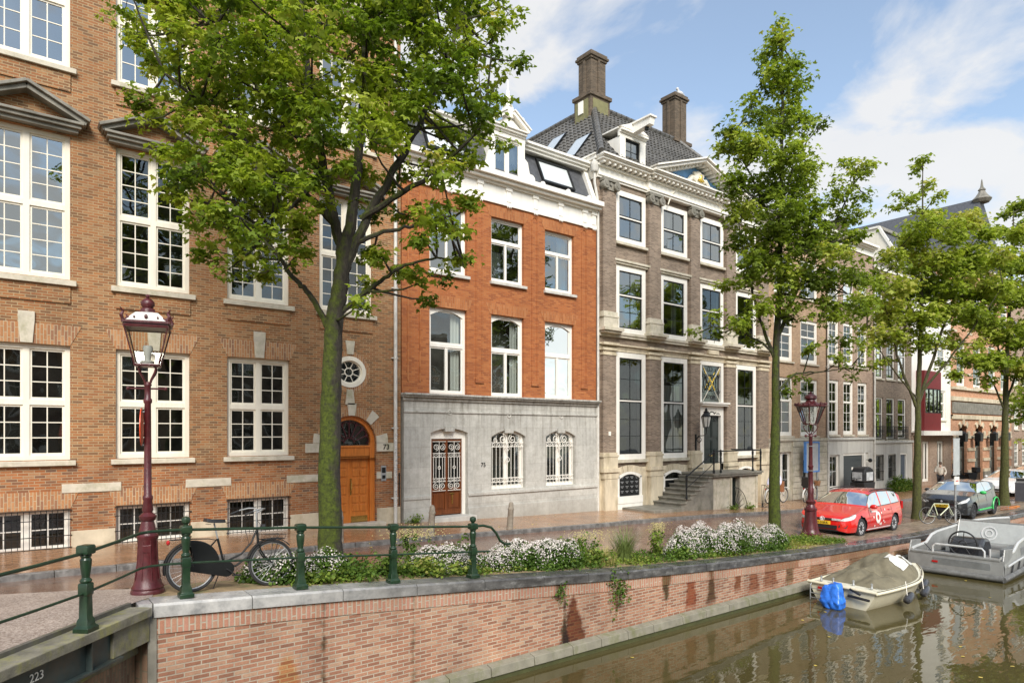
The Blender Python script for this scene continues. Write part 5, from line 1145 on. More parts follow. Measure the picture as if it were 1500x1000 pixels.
b.box(-.06, .06, -.150, -.13, .58, .68); b.build('post_ornament', 'maroon', la, bevel=.005)
b = MB(); b.tube([(-.27, 0, 2.83), (.25, 0, 2.83)], .012, 6)
for x in (-.27, .25): b.ball((x, 0, 2.83), .028, 8, 6)
b.build('ladder_bar', 'maroon', la, smooth=True)
b = MB()
for i in range(4):
    a = PI/4+i*PI/2; c_, s_ = math.cos(a), math.sin(a); b.tube([(.03*c_, .03*s_, 2.86), (.07*c_, .07*s_, 2.95), (.15*c_, .15*s_, 3.05), (.17*c_, .17*s_, 3.11), (.12*c_, .12*s_, 3.14)], .014, 6)
b.build('lantern_cradle', 'maroon', la, smooth=True)
b = MB(); g_ = MB(); lantern(b, g_, None, 4, 3.15, 3.66, .235, .42, PI/4)
b.box(-.30, .30, -.30, .30, 3.655, 3.70); b.box(-.33, .33, -.33, .33, 3.70, 3.73); b.box(-.17, .17, -.17, .17, 3.13, 3.15); lo = b.build('lantern_frame', 'maroon', la)
g_.build('lantern_glass', 'glass_clear', la)
b = MB(); b.lathe([(.42, 3.73), (.22, 3.86), (.11, 3.88)], (0, 0, 0), 4, a0=PI/4); b.build('lantern_roof', plain('milky roof glass', (.62, .60, .55), .4), la)
b = MB()
for i in range(4):
    a = PI/4+i*PI/2; c_, s_ = math.cos(a), math.sin(a); b.tube([(.43*c_, .43*s_, 3.72), (.12*c_, .12*s_, 3.88)], .016, 5); b.tube([(.43*c_, .43*s_, 3.72), (.46*c_, .46*s_, 3.79), (.43*c_, .43*s_, 3.84), (.48*c_, .48*s_, 3.89)], [.02, .028, .02, .006], 6)
    a = i*PI/2; c_, s_ = math.cos(a), math.sin(a)
    for q in (-.16, 0, .16): b.ball((.27*c_-q*s_, .27*s_+q*c_, 3.78+(.01 if q == 0 else 0)), .026 if q == 0 else .014, 6, 5, (1, 1, 1.3))
b.lathe([(.11, 3.87), (.10, 3.93), (.07, 3.94), (.10, 3.98), (.095, 4.03), (.05, 4.07), (.02, 4.08), (.03, 4.10), (.0, 4.14)], (0, 0, 0), 12); b.box(-.03, .03, -.006, .006, 4.11, 4.13)
b.build('crown_finial', 'maroon', la, smooth=True)
MB().lathe([(.0, 3.16), (.09, 3.17), (.10, 3.2), (.04, 3.22), (.045, 3.28), (.075, 3.38), (.065, 3.42), (.0, 3.43)], (0, 0, 0), 12).build('light_bulb', plain('bulb glass', (.42, .42, .39), .15), la, smooth=True)
MB().lathe([(.0, -.006), (.26, -.006), (.26, .006), (.0, .006)], (-.085, 0, 2.30), 28, axis='x').build('round_sign', plain('orange red sign', (.75, .09, .03), .4), la)
MB().box(-.09, .05, -.01, .01, 2.04, 2.06).box(-.09, .05, -.01, .01, 2.5, 2.52).build('sign_bracket', 'zinc', la)

lb = thing('street_lamp', 'tall maroon street lamp with eight sided crowned lantern in front of the red car', 'street lamp', (21.05, 11.25, -1.03))
b = MB(); b.lathe([(.30, 0), (.31, .05), (.27, .09), (.24, .2), (.19, .5), (.175, .78), (.20, .8), (.20, .86), (.15, .9), (.12, 1.0), (.15, 1.04), (.16, 1.10), (.11, 1.14), (.09, 1.3), (.10, 1.5), (.075, 1.55), (.07, 2.2), (.085, 2.22), (.085, 2.26), (.065, 2.28), (.055, 3.2), (.07, 3.22), (.05, 3.3), (.0, 3.32)], (0, 0, 0), 16)
b.build('post', 'maroon', lb, smooth=True)
b = MB(); b.tube([(-.30, 0, 3.24), (.30, 0, 3.24)], .014, 6)
for x in (-.30, .30): b.ball((x, 0, 3.24), .045, 8, 6)
b.build('ladder_bar', 'maroon', lb, smooth=True)
b = MB()
for i in range(4):
    a = PI/4+i*PI/2; c_, s_ = math.cos(a), math.sin(a); b.tube([(.04*c_, .04*s_, 3.28), (.16*c_, .16*s_, 3.40), (.24*c_, .24*s_, 3.55), (.12*c_, .12*s_, 3.60)], .014, 6)
b.build('lantern_cradle', 'maroon', lb, smooth=True)
b = MB(); g_ = MB(); lantern(b, g_, None, 8, 3.62, 4.20, .21, .43, PI/8); b.ring((0, 0, 4.22), .46, .03, 16, 6, axis='z'); b.build('lantern_frame', 'maroon', lb); g_.build('lantern_glass', 'glass_clear', lb)
b = MB()
for i in range(16): a = i*PI/8; b.ball((.47*math.cos(a), .47*math.sin(a), 4.28), .035, 6, 5, (1, 1, 1.6 if i % 2 else 1))
b.lathe([(.42, 4.22), (.2, 4.34), (.15, 4.36), (.14, 4.42), (.2, 4.46), (.19, 4.54), (.1, 4.6), (.03, 4.62), (.04, 4.66), (.0, 4.70)], (0, 0, 0), 14); b.build('lantern_crown', 'maroon', lb, smooth=True)
MB().lathe([(.0, 3.63), (.05, 3.65), (.05, 3.75), (.09, 3.85), (.08, 3.95), (.0, 3.97)], (0, 0, 0), 10).build('light_bulb', plain('bulb glass', (.42, .42, .39), .15), lb, smooth=True)
MB().ring((0, 0, 2.9), .075, .012, 12, 5, axis='z').ring((0, 0, 2.1), .09, .012, 12, 5, axis='z').build('steel_band', 'zinc', lb)

# bollards at the kerb
bo = thing('bollard', 'weathered brown grey pavement post standing behind the mossy tree trunk', 'bollard', (6.55, 15.35, zf(6.55)), 0, 'short posts along the kerb')
b = MB(); b.lathe([(.10, -.05), (.09, .1), (.082, .55), (.095, .58), (.085, .62), (.075, .64), (.07, .72), (.045, .78), (.0, .80)], (0, 0, 0), 12); b.build('post', plain('weathered bollard', (.27, .23, .18), .8, var=.3, scale=12, bumpy=.4), bo, smooth=True)
for x, l_ in ((9.08, 'weathered brown grey pavement post in front of the wrought iron front door'), (11.72, 'slightly leaning brown grey pavement post between two bays of the grey base')):
    c = copy_tree(bo); c.location = (x, 15.3, zf(x)); c['label'] = l_; c.rotation_euler = (R(3), R(-4) if x > 10 else 0, 1)

# ================================================================== trees
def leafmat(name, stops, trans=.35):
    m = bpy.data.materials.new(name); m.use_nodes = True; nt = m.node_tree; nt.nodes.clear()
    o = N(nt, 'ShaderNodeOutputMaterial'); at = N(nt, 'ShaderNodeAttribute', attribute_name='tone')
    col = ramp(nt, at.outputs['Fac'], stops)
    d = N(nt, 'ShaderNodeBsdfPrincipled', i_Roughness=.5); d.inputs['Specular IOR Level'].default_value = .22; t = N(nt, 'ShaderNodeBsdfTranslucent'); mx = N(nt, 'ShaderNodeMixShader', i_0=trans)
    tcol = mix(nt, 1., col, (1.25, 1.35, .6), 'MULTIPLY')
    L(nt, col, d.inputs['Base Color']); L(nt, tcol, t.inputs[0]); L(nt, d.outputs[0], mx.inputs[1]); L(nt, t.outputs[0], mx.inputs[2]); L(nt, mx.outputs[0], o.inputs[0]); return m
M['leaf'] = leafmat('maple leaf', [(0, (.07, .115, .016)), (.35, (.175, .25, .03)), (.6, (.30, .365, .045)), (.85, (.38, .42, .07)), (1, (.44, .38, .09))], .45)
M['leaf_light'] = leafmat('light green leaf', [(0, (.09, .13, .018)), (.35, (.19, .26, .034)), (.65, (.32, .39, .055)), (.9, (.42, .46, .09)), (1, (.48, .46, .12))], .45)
def leaves(name, mat, parent, centers, tones, size, per, spread, rng, lobes=3, loc=(0, 0, 0)):
    """rosettes of small folded leaf blades round every twig end"""
    K = len(centers); n = K*per
    c = np.repeat(centers, per, 0)+rng.normal(0, 1, (n, 3))*np.array([spread, spread, spread*.55])
    tone = np.clip(np.repeat(tones, per)+rng.normal(0, .09, n), 0, 1)
    up = rng.normal(0, .55, (n, 3)); up[:, 2] = np.abs(up[:, 2])+.55; out = c-np.repeat(centers, per, 0); up += out/(np.linalg.norm(out, axis=1, keepdims=True)+1e-6)*.5
    up /= np.linalg.norm(up, axis=1, keepdims=True)
    d = rng.normal(0, 1, (n, 3)); d[:, 2] -= .35; d -= up*(d*up).sum(1, keepdims=True); d /= np.linalg.norm(d, axis=1, keepdims=True); s = np.cross(up, d)
    sz = size*rng.uniform(.65, 1.25, n)[:, None]; V = []; T_ = []
    for q in range(lobes):
        a = (q-(lobes-1)/2)*.95; dd = d*math.cos(a)+s*math.sin(a); ss = s*math.cos(a)-d*math.sin(a); l = sz*(1. if q == (lobes-1)/2 else .78); w_ = l*(.30 if lobes > 1 else .42)
        mid = c+dd*l*.45; V.append(np.stack([c, mid-ss*w_+up*l*.10, c+dd*l-up*l*.12, mid+ss*w_+up*l*.10], 1)); T_.append(tone)
    V = np.concatenate(V, 0); T_ = np.concatenate(T_); nq = len(V); me = bpy.data.meshes.new(name)
    me.vertices.add(nq*4); me.vertices.foreach_set('co', V.reshape(-1)); me.loops.add(nq*4); me.loops.foreach_set('vertex_index', np.arange(nq*4, dtype=np.int32))
    me.polygons.add(nq); me.polygons.foreach_set('loop_start', np.arange(nq, dtype=np.int32)*4); me.polygons.foreach_set('loop_total', np.full(nq, 4, np.int32))
    me.update(); me.validate()
    at = me.attributes.new('tone', 'FLOAT', 'FACE'); at.data.foreach_set('value', T_.astype(np.float32)[:len(me.polygons)])
    me.materials.append(M[mat]); o = bpy.data.objects.new(name, me); C.objects.link(o); o.location = loc
    if parent: o.parent = parent
    return o
def barkmat(name, bark, moss_c, amt):
    m, nt, b = newmat(name); p = pos(nt)
    f = noise(nt, vecscale(nt, p, (1, 1, .28)), 22., 8., .7); col = ramp(nt, f, [(.35, tuple(x*.45 for x in bark)), (.55, bark), (.72, tuple(min(1, x*1.9) for x in bark))])
    g = N(nt, 'ShaderNodeNewGeometry'); dt = N(nt, 'ShaderNodeVectorMath', operation='DOT_PRODUCT'); dt.inputs[1].default_value = (-.85, -.25, .1); L(nt, g.outputs['Normal'], dt.inputs[0])
    s = N(nt, 'ShaderNodeSeparateXYZ'); L(nt, p, s.inputs[0])
    hz = N(nt, 'ShaderNodeMapRange', i_1=6., i_2=1., i_3=-.5, i_4=.35); L(nt, s.outputs[2], hz.inputs[0])
    k = maths(nt, 'ADD', maths(nt, 'ADD', dt.outputs['Value'], hz.outputs[0]), maths(nt, 'MULTIPLY', maths(nt, 'SUBTRACT', noise(nt, p, 5., 6., .7), .5), 3.)); kk = N(nt, 'ShaderNodeMapRange', i_1=.0, i_2=.7, i_3=0., i_4=amt); L(nt, k, kk.inputs[0])
    mc = ramp(nt, noise(nt, p, 15., 8., .75), [(.36, tuple(x*.22 for x in moss_c)), (.62, moss_c)])
    L(nt, mix(nt, kk.outputs[0], col, mc), b.inputs['Base Color']); b.inputs['Roughness'].default_value = .9; bump(nt, f, b, .9, .04); return m
M['bark'] = barkmat('mossy bark', (.042, .035, .026), (.085, .115, .006), .92)
M['bark2'] = barkmat('brown bark', (.075, .062, .042), (.10, .115, .012), .7)
RV = Vector((.792, -.611, 0)); DV = Vector((.611, .792, 0))
def tree(name, label, base, scale_px, base_px, blobs, limbs, r0, leaf, size, per, clumps, depth, seed, group, mat='bark', lobes=3, tone=.48):
    """crown built of overlapping leafy boughs: blobs are (x, z, radius) in metres from the foot, spread in depth"""
    rng = np.random.default_rng(seed); t = thing(name, label, 'tree', base, 0, group); k = 1/scale_px
    dist = Vector(base).dot(DV); cz = 2.3-base[2]
    def conv(px, py, v): # metres at the tree, moved back or forth in depth
        u, z = (px-base_px[0])*k, (base_px[1]-py)*k; f = 1+v/dist; u0 = Vector(base).dot(RV)
        return np.array(RV*((u0+u)*f-u0)+DV*v)+np.array([0, 0, cz+(z-cz)*f])
    tb = MB(); nodes = []
    for li, (pts, ra, rb) in enumerate(limbs):
        v1 = 0 if li == 0 else rng.uniform(-1, 1)*depth*.6; P3 = [conv(px, py, v1*(i/(len(pts)-1))**1.2) for i, (px, py) in enumerate(pts)]
        Q = []; n = 7
        for i in range(len(P3)-1):
            p0, p1, p2, p3 = P3[max(i-1, 0)], P3[i], P3[i+1], P3[min(i+2, len(P3)-1)]
            for j in range(n):
                q = j/n; Q.append(.5*((2*p1)+(-p0+p2)*q+(2*p0-5*p1+4*p2-p3)*q*q+(-p0+3*p1-3*p2+p3)*q**3)+rng.normal(0, .012, 3)*(1 if li else .6))
        Q.append(P3[-1]); rs = [ra+(rb-ra)*(i/(len(Q)-1))**.8 for i in range(len(Q))]
        if li == 0: rs = [r_*(1+.35*math.exp(-i*1.1)) for i, r_ in enumerate(rs)]
        tb.tube([Vector(q) for q in Q], rs, 12 if li == 0 else 8); nodes += [(q, r_) for q, r_ in zip(Q, rs)][len(Q)//4 if li else len(Q)//2:]
    trunk = tb.build('trunk', mat, t, smooth=True, fix=False)
    NP = np.array([q for q, r_ in nodes]); br_ = MB(); CC = []; TT = []
    for (px, py, rp) in blobs:
        copies = 2 if rp > scale_px*.4 else 1
        for c_ in range(copies+(1 if rp > scale_px*.6 else 0)):
            v = rng.uniform(-1, 1)*depth*(1-.3*(c_ == 0)); r_ = rp*k
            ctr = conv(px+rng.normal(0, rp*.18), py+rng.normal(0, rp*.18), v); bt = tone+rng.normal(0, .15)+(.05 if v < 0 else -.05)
            dn = np.linalg.norm(NP-ctr, axis=1)+np.maximum(0, NP[:, 2]-ctr[2])*1.5; o0, ro = nodes[int(dn.argmin())]
            mid = (o0+ctr)/2+np.array([0, 0, -.08*np.linalg.norm(ctr-o0)]); br_.tube([Vector(o0), Vector(o0*.6+mid*.4), Vector(mid*.6+ctr*.4), Vector(ctr)], [min(ro*.5, .035), .024, .016, .009], 5)
            n = int(clumps*rng.uniform(.8, 1.2)*(rp*k/.85)**2)+2
            for i in range(n):
                d_ = rng.normal(0, 1, 3); d_ /= np.linalg.norm(d_); rr = r_*rng.uniform(.25, 1.08)**.7; e = ctr+d_*rr*np.array([1, 1, .85]); m_ = ctr+d_*rr*.5+np.array([0, 0, -.05])
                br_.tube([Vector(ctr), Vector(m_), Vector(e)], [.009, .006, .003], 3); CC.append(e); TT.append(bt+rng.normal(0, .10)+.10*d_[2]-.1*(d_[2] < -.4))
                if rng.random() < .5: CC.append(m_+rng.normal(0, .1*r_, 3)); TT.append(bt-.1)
    bo_ = br_.build('twigs', mat, t, fix=False)
    leaves('crown', leaf, t, np.array(CC), np.array(TT), size, per, .5*size*2.1, rng, lobes)
    return t
GT = 'street trees along the quay'
B1 = [(x, y, r) for x, y, r in [(205, -20, 45), (270, -30, 60), (340, -30, 60), (410, -30, 60), (480, -40, 60), (550, -30, 60), (620, -30, 60), (690, -20, 50), (730, 0, 32), (200, 35, 36), (255, 40, 50), (320, 40, 55), (390, 45, 55), (460, 35, 55), (530, 40, 60), (600, 40, 60), (665, 40, 50), (722, 50, 36), (742, 85, 24),
    (215, 85, 36), (265, 105, 46), (330, 110, 55), (400, 115, 50), (465, 110, 55), (540, 110, 55), (600, 115, 50), (660, 110, 46), (710, 115, 36), (195, 140, 28), (225, 165, 32), (280, 170, 46), (340, 180, 50), (400, 185, 50), (465, 180, 50), (530, 180, 48), (590, 185, 44), (650, 180, 44), (700, 170, 34),
    (240, 215, 30), (285, 240, 44), (340, 245, 50), (400, 250, 50), (455, 250, 44), (520, 240, 38), (580, 255, 32), (640, 240, 38), (690, 230, 30), (715, 200, 22), (255, 265, 24), (290, 300, 38), (340, 310, 46), (395, 310, 46), (445, 310, 40), (535, 300, 26), (590, 310, 24), (645, 300, 34), (680, 285, 24),
    (310, 350, 32), (355, 360, 36), (405, 365, 34), (445, 355, 26), (330, 380, 18), (380, 385, 20), (545, 350, 22), (615, 335, 22), (660, 330, 18), (585, 385, 20), (550, 405, 22), (610, 395, 22), (640, 400, 18), (655, 378, 18), (676, 372, 12), (625, 425, 12), (530, 430, 14), (560, 370, 16)]]
L1 = [([(482, 830), (480, 690), (482, 560), (486, 470), (496, 400), (505, 340)], .225, .125), ([(500, 370), (478, 270), (455, 150), (440, 20), (435, -60)], .11, .03), ([(505, 345), (520, 240), (530, 120), (535, 0), (540, -70)], .12, .03), ([(503, 380), (545, 290), (595, 200), (640, 110), (670, 20)], .10, .03),
    ([(478, 470), (450, 420), (425, 395), (395, 350), (350, 300), (310, 260)], .06, .02), ([(488, 320), (440, 270), (370, 210), (300, 150), (240, 100)], .09, .02), ([(470, 250), (420, 170), (350, 90), (300, 20)], .07, .02), ([(525, 310), (590, 270), (650, 230), (705, 170)], .07, .02), ([(488, 455), (530, 420), (570, 390), (620, 370), (675, 370)], .06, .012), ([(507, 350), (560, 330), (610, 320), (665, 305)], .055, .015), ([(470, 240), (420, 300), (380, 340)], .05, .015)]
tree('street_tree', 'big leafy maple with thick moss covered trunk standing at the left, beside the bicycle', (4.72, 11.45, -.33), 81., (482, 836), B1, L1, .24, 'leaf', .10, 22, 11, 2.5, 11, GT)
B2 = [(1138, 42, 16), (1138, 70, 22), (1128, 95, 24), (1155, 100, 22), (1125, 125, 28), (1160, 130, 24), (1105, 165, 26), (1060, 190, 20), (1135, 175, 32), (1172, 185, 26), (1195, 188, 14), (1068, 220, 26), (1108, 222, 32), (1148, 225, 30), (1180, 240, 20), (1075, 262, 28), (1120, 272, 34), (1162, 278, 32), (1245, 250, 20), (1225, 280, 22), (1265, 245, 12), (1085, 310, 28), (1130, 320, 38), (1182, 320, 32), (1235, 312, 28), (1258, 290, 18), (1078, 350, 24), (1120, 365, 36), (1170, 365, 36), (1222, 360, 34), (1252, 345, 18), (1095, 400, 30), (1150, 410, 36), (1203, 410, 34), (1245, 400, 24), (1062, 415, 16), (1035, 465, 16), (1075, 468, 24), (1110, 450, 26), (1158, 460, 26), (1208, 455, 28), (1250, 450, 24), (1015, 492, 10), (1050, 492, 13), (1185, 505, 14), (1228, 500, 18), (1165, 545, 14), (1215, 535, 14), (1262, 515, 16), (1150, 575, 8), (1240, 545, 10), (1275, 535, 10), (1100, 500, 13)]
L2 = [([(1129, 790), (1129, 690), (1131, 600), (1131, 520), (1136, 420), (1138, 300), (1140, 160), (1140, 60)], .195, .02), ([(1132, 575), (1160, 548), (1200, 545), (1245, 535)], .045, .01), ([(1131, 530), (1108, 470), (1090, 400), (1075, 320)], .07, .015), ([(1132, 500), (1165, 420), (1205, 350), (1245, 270)], .07, .015), ([(1131, 520), (1090, 490), (1040, 478)], .045, .01), ([(1137, 360), (1100, 270), (1065, 200)], .06, .01), ([(1138, 300), (1165, 230), (1190, 190)], .05, .01), ([(1135, 430), (1190, 440), (1240, 430)], .05, .012)]
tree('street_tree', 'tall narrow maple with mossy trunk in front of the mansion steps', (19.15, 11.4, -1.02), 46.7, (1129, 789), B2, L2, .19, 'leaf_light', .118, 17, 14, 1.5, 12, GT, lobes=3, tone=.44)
B3 = [(1353, 232, 7), (1345, 253, 10), (1355, 275, 14), (1368, 288, 10), (1338, 295, 13), (1318, 300, 9), (1313, 287, 6), (1350, 320, 22), (1333, 350, 24), (1375, 330, 20), (1400, 342, 22), (1425, 325, 20), (1440, 345, 18), (1310, 380, 18), (1345, 385, 26), (1385, 375, 26), (1425, 380, 26), (1460, 378, 16), (1285, 410, 18), (1320, 420, 26), (1360, 425, 28), (1400, 420, 28), (1440, 425, 26), (1472, 420, 16), (1270, 440, 16), (1300, 458, 24), (1340, 465, 26), (1380, 462, 26), (1420, 465, 24), (1455, 460, 20), (1285, 492, 16), (1320, 500, 20), (1360, 500, 20), (1392, 500, 16), (1262, 478, 10), (1300, 528, 10), (1430, 500, 10), (1258, 415, 10), (1385, 530, 8)]
L3 = [([(1343, 764), (1344, 690), (1345, 600), (1348, 500), (1351, 380), (1352, 240)], .20, .015), ([(1344, 600), (1318, 530), (1300, 460), (1285, 410)], .07, .01), ([(1346, 590), (1385, 470), (1415, 390), (1430, 330)], .08, .012), ([(1346, 580), (1395, 520), (1440, 460), (1470, 420)], .06, .01), ([(1349, 480), (1320, 420), (1310, 370)], .05, .01), ([(1344, 585), (1300, 530), (1270, 480)], .045, .01)]
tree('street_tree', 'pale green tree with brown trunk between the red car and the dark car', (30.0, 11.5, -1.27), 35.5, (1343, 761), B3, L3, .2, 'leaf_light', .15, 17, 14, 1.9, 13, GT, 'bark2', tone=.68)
B4 = [(1475, 310, 10), (1492, 305, 12), (1465, 340, 14), (1490, 345, 16), (1508, 330, 14), (1445, 385, 14), (1480, 385, 20), (1510, 390, 18), (1440, 420, 16), (1470, 430, 22), (1505, 440, 22), (1430, 470, 18), (1460, 480, 22), (1495, 490, 22), (1520, 480, 22), (1415, 520, 15), (1440, 530, 18), (1475, 530, 20), (1505, 540, 18), (1402, 548, 9), (1450, 560, 10), (1530, 520, 18), (1540, 440, 20), (1530, 360, 18), (1425, 400, 12)]
L4 = [([(1472, 742), (1473, 660), (1474, 590), (1477, 500), (1483, 400), (1486, 310)], .23, .02), ([(1473, 600), (1448, 550), (1415, 530)], .06, .01), ([(1474, 590), (1500, 520), (1520, 450)], .07, .01), ([(1475, 560), (1455, 470), (1445, 400)], .06, .01)]
tree('street_tree', 'pale green tree with brown trunk at the right edge beside the steel litter bin', (39.6, 11.2, -1.28), 29.5, (1472, 740), B4, L4, .22, 'leaf_light', .18, 17, 15, 2.0, 14, GT, 'bark2', tone=.64)
for i, (x, sd) in enumerate(((50, 5), (61, 6), (73, 7))):
    Bf = [(0+dx_, y, r) for y, w_, r in ((-150, 60, 42), (-210, 95, 52), (-280, 100, 55), (-350, 70, 48), (-410, 30, 36)) for dx_ in (-w_, -w_*.35, w_*.35, w_)]
    tree('street_tree', ['leafy tree farther along the quay, just right of the litter bin', 'second leafy tree beyond the litter bin, far along the quay', 'last leafy tree of the quay, far at the right'][i], (x, 11.3, -1.28), 50., (0, 0), Bf, [([(0, 0), (2, -120), (0, -250), (0, -400)], .2, .02), ([(0, -130), (60, -220), (90, -280)], .08, .02), ([(0, -130), (-60, -220), (-90, -280)], .08, .02)], .2, 'leaf_light', .2, 12, 5, 2.2, sd, GT, 'bark2')

# ================================================================== planting along the quay
def plantmat(name, c1, c2): return leafmat(name, [(0, c1), (1, c2)], .3)
M['herb'] = leafmat('herb leaf', [(0, (.04, .08, .015)), (.5, (.11, .19, .03)), (.8, (.24, .30, .05)), (1, (.34, .30, .10))])
pet = plain('white petals', (.56, .51, .47), .6, var=.3, scale=12)
def zs_(x, y): return zroad(x, y)
def aster(label, x, y, rx, ry, h, seed, nf):
    rng = np.random.default_rng(seed); t = thing('aster_bush', label, 'flower bush', (x, y, zs_(x, y)), 0, 'white flowering bushes in the planting strip')
    cs = []; lobes_ = [(rng.uniform(-.75, .75)*rx, rng.uniform(-.6, .6)*ry, rng.uniform(.34, .55)) for _ in range(10)]
    def top(u, v):
        return (.82+.16*math.sin(u*7+seed)*math.sin(v*9+2*seed)+.06*math.sin(u*19+v*23))*max([0.]+[h*(s_*1.9)*math.sqrt(max(0, 1-((u-a)/(rx*s_))**2-((v-c)/(ry*s_*1.3))**2)) for a, c, s_ in lobes_])
    pts = []
    while len(pts) < 1500:
        u, v = rng.uniform(-1.1*rx, 1.1*rx), rng.uniform(-1.1*ry, 1.1*ry); zt = top(u, v)
        if zt > .05: pts.append((u, v, zt*rng.uniform(.1, .96)))
    leaves('foliage', 'herb', t, np.array(pts), rng.normal(.30, .14, len(pts)), .055, 8, .05, rng, 1)
    f = MB(); fl_ = 0
    cl = [(rng.uniform(-rx, rx), rng.uniform(-ry, ry)) for _ in range(190)]
    while fl_ < nf:
        cu = cl[rng.integers(len(cl))]; u, v = cu[0]+rng.normal(0, .085), cu[1]+rng.normal(0, .085); zt = top(u, v)
        if zt < .06: continue
        e = .02; nx_, ny_ = (top(u-e, v)-top(u+e, v))/(2*e), (top(u, v-e)-top(u, v+e))/(2*e); nr_ = Vector((max(-3, min(3, nx_)), max(-3, min(3, ny_)), 1)).normalized(); nr_ = (nr_+Vector(rng.normal(0, .3, 3))).normalized()
        zz_ = zt if rng.random() < .7 else zt*rng.uniform(.45, 1); a = nr_.orthogonal().normalized(); b_ = nr_.cross(a); r_ = rng.uniform(.007, .015); c_ = Vector((u, v, zz_))+nr_*.02; n = len(f.v)
        for q in range(6): f.v.append(tuple(c_+(a*math.cos(q*PI/3)+b_*math.sin(q*PI/3))*r_))
        f.f.append(tuple(range(n, n+6))); fl_ += 1
    f.build('blossom', pet, t, fix=False)['kind'] = 'stuff'; return t
aster('small white flowering bush behind the front wheel of the black bicycle', 3.85, 10.65, .8, .45, .55, 1, 2400)
aster('low white flowering bush behind the railing between the last two posts', 6.95, 10.75, 1.0, .48, .56, 2, 5000)
aster('wide white flowering bush just right of the end of the railing', 8.60, 10.65, 1.2, .50, .64, 3, 6400)
aster('tallest white flowering bush, right of the grass tuft', 14.5, 10.5, 1.6, .50, .86, 4, 8500)
aster('white flowering bush at the foot of the narrow maple', 17.1, 10.7, 1.35, .48, .72, 5, 5200)
rng = np.random.default_rng(21); pts = []; tn = []
for i in range(5200):
    x = rng.uniform(3.75, 21.0); y = rng.uniform(10.02, 11.15); d_ = .5+.5*math.sin(x*2.3+y*3)+rng.normal(0, .25)
    if d_ < .2: continue
    pts.append((x, y, zs_(x, y)+abs(rng.normal(.03, .06))*min(1., .5+d_*.8))); tn.append(.5+.25*math.sin(x*1.7+2*y)+rng.normal(0, .12)+(.25 if x > 17.5 else 0))
gc = leaves('ground_cover', 'herb', None, np.array(pts), np.array(tn), .055, 6, .06, rng, 1); tag(gc, 'low green weeds and grass covering the planting strip along the coping', 'ground cover', kind='stuff')
def blades(name, mat, parent, n, rx, ry, h, seed, bend=.5, wd=.006, cx=0, cy=0):
    rng = np.random.default_rng(seed); f = MB()
    for i in range(n):
        a = rng.uniform(0, 2*PI); r_ = rng.uniform(0, 1); x, y = cx+rx*r_*math.cos(a), cy+ry*r_*math.sin(a); hh_ = h*rng.uniform(.5, 1.1); b_ = bend*rng.uniform(.2, 1); az = a+rng.normal(0, .6); ux, uy = math.cos(az), math.sin(az); px_, py_ = -uy*wd, ux*wd; k = len(f.v)
        for q in range(5):
            s_ = q/4; w_ = 1-s_*.9; cx_, cy_, cz_ = x+ux*b_*hh_*s_**2, y+uy*b_*hh_*s_**2, hh_*(s_-.25*b_*s_**3); f.v += [(cx_-px_*w_, cy_-py_*w_, cz_), (cx_+px_*w_, cy_+py_*w_, cz_)]
        for q in range(4): f.f.append((k+2*q, k+2*q+1, k+2*q+3, k+2*q+2))
    return f.build(name, mat, parent, fix=False)
grm = plain('grass blade', (.14, .19, .045), .6, var=.45, scale=9)
dry = plain('dry grass blade', (.36, .32, .11), .7, var=.35, scale=9)
t = thing('grass_tuft', 'tall arching tuft of green grass between the white flowering bushes', 'grass tuft', (11.35, 10.5, zs_(11.35, 10.5))); blades('blade', grm, t, 420, .20, .18, .85, 5, .75)['kind'] = 'stuff'
t = thing('dry_grass_tuft', 'short yellowish dry grass clump left of the tall green tuft', 'grass tuft', (10.55, 10.35, zs_(10.55, 10.35))); blades('blade', dry, t, 300, .35, .2, .42, 6, .6)['kind'] = 'stuff'
def herb(label, x, y, h, n, seed, spread=.18, tone=.5, yellow=False):
    rng = np.random.default_rng(seed); t = thing('weed_plant', label, 'plant', (x, y, zs_(x, y))); s_ = MB(); pts = []
    for i in range(n):
        ex, ey = rng.normal(0, spread), rng.normal(0, spread); hh_ = h*rng.uniform(.6, 1.05); s_.tube([(ex*.3, ey*.3, 0), (ex*.7, ey*.7, hh_*.6), (ex, ey, hh_)], [.006, .005, .002], 4)
        for q in range(9): k = rng.uniform(.15, 1); pts.append((ex*(.3+.7*k), ey*(.3+.7*k), hh_*k))
    s_.build('stem', 'herb' if False else grm, t, fix=False); leaves('foliage', 'herb', t, np.array(pts), rng.normal(tone, .1, len(pts)), .07, 5, .05, rng, 1)
    if yellow:
        f = MB()
        for i in range(n*30): a, c, z = rng.normal(0, spread), rng.normal(0, spread*.7), h*rng.uniform(.8, 1.1); f.ball((a, c, z), .012, 4, 3)
        f.build('blossom', plain('pale yellow bloom', (.42, .36, .16), .8, var=.3), t)['kind'] = 'stuff'
herb('upright yellow green weed with pale seed heads right of the tall grass tuft', 12.9, 10.8, .75, 9, 1, .12, .65, True)
herb('leafy green weed near the mossy tree trunk foot', 5.35, 10.6, .42, 12, 2, .3, .45); herb('pale green weed clump in front of the railing bush', 5.95, 10.3, .35, 14, 3, .28, .72); herb('bright green weed just right of the wide white bush', 10.0, 10.5, .40, 16, 4, .3, .62)
herb('grey green weed with dry stalks behind the dry grass clump', 10.6, 10.9, .6, 9, 11, .25, .5, True); herb('broad green weed under the railing between the middle posts', 4.6, 10.35, .34, 14, 12, .28, .4)
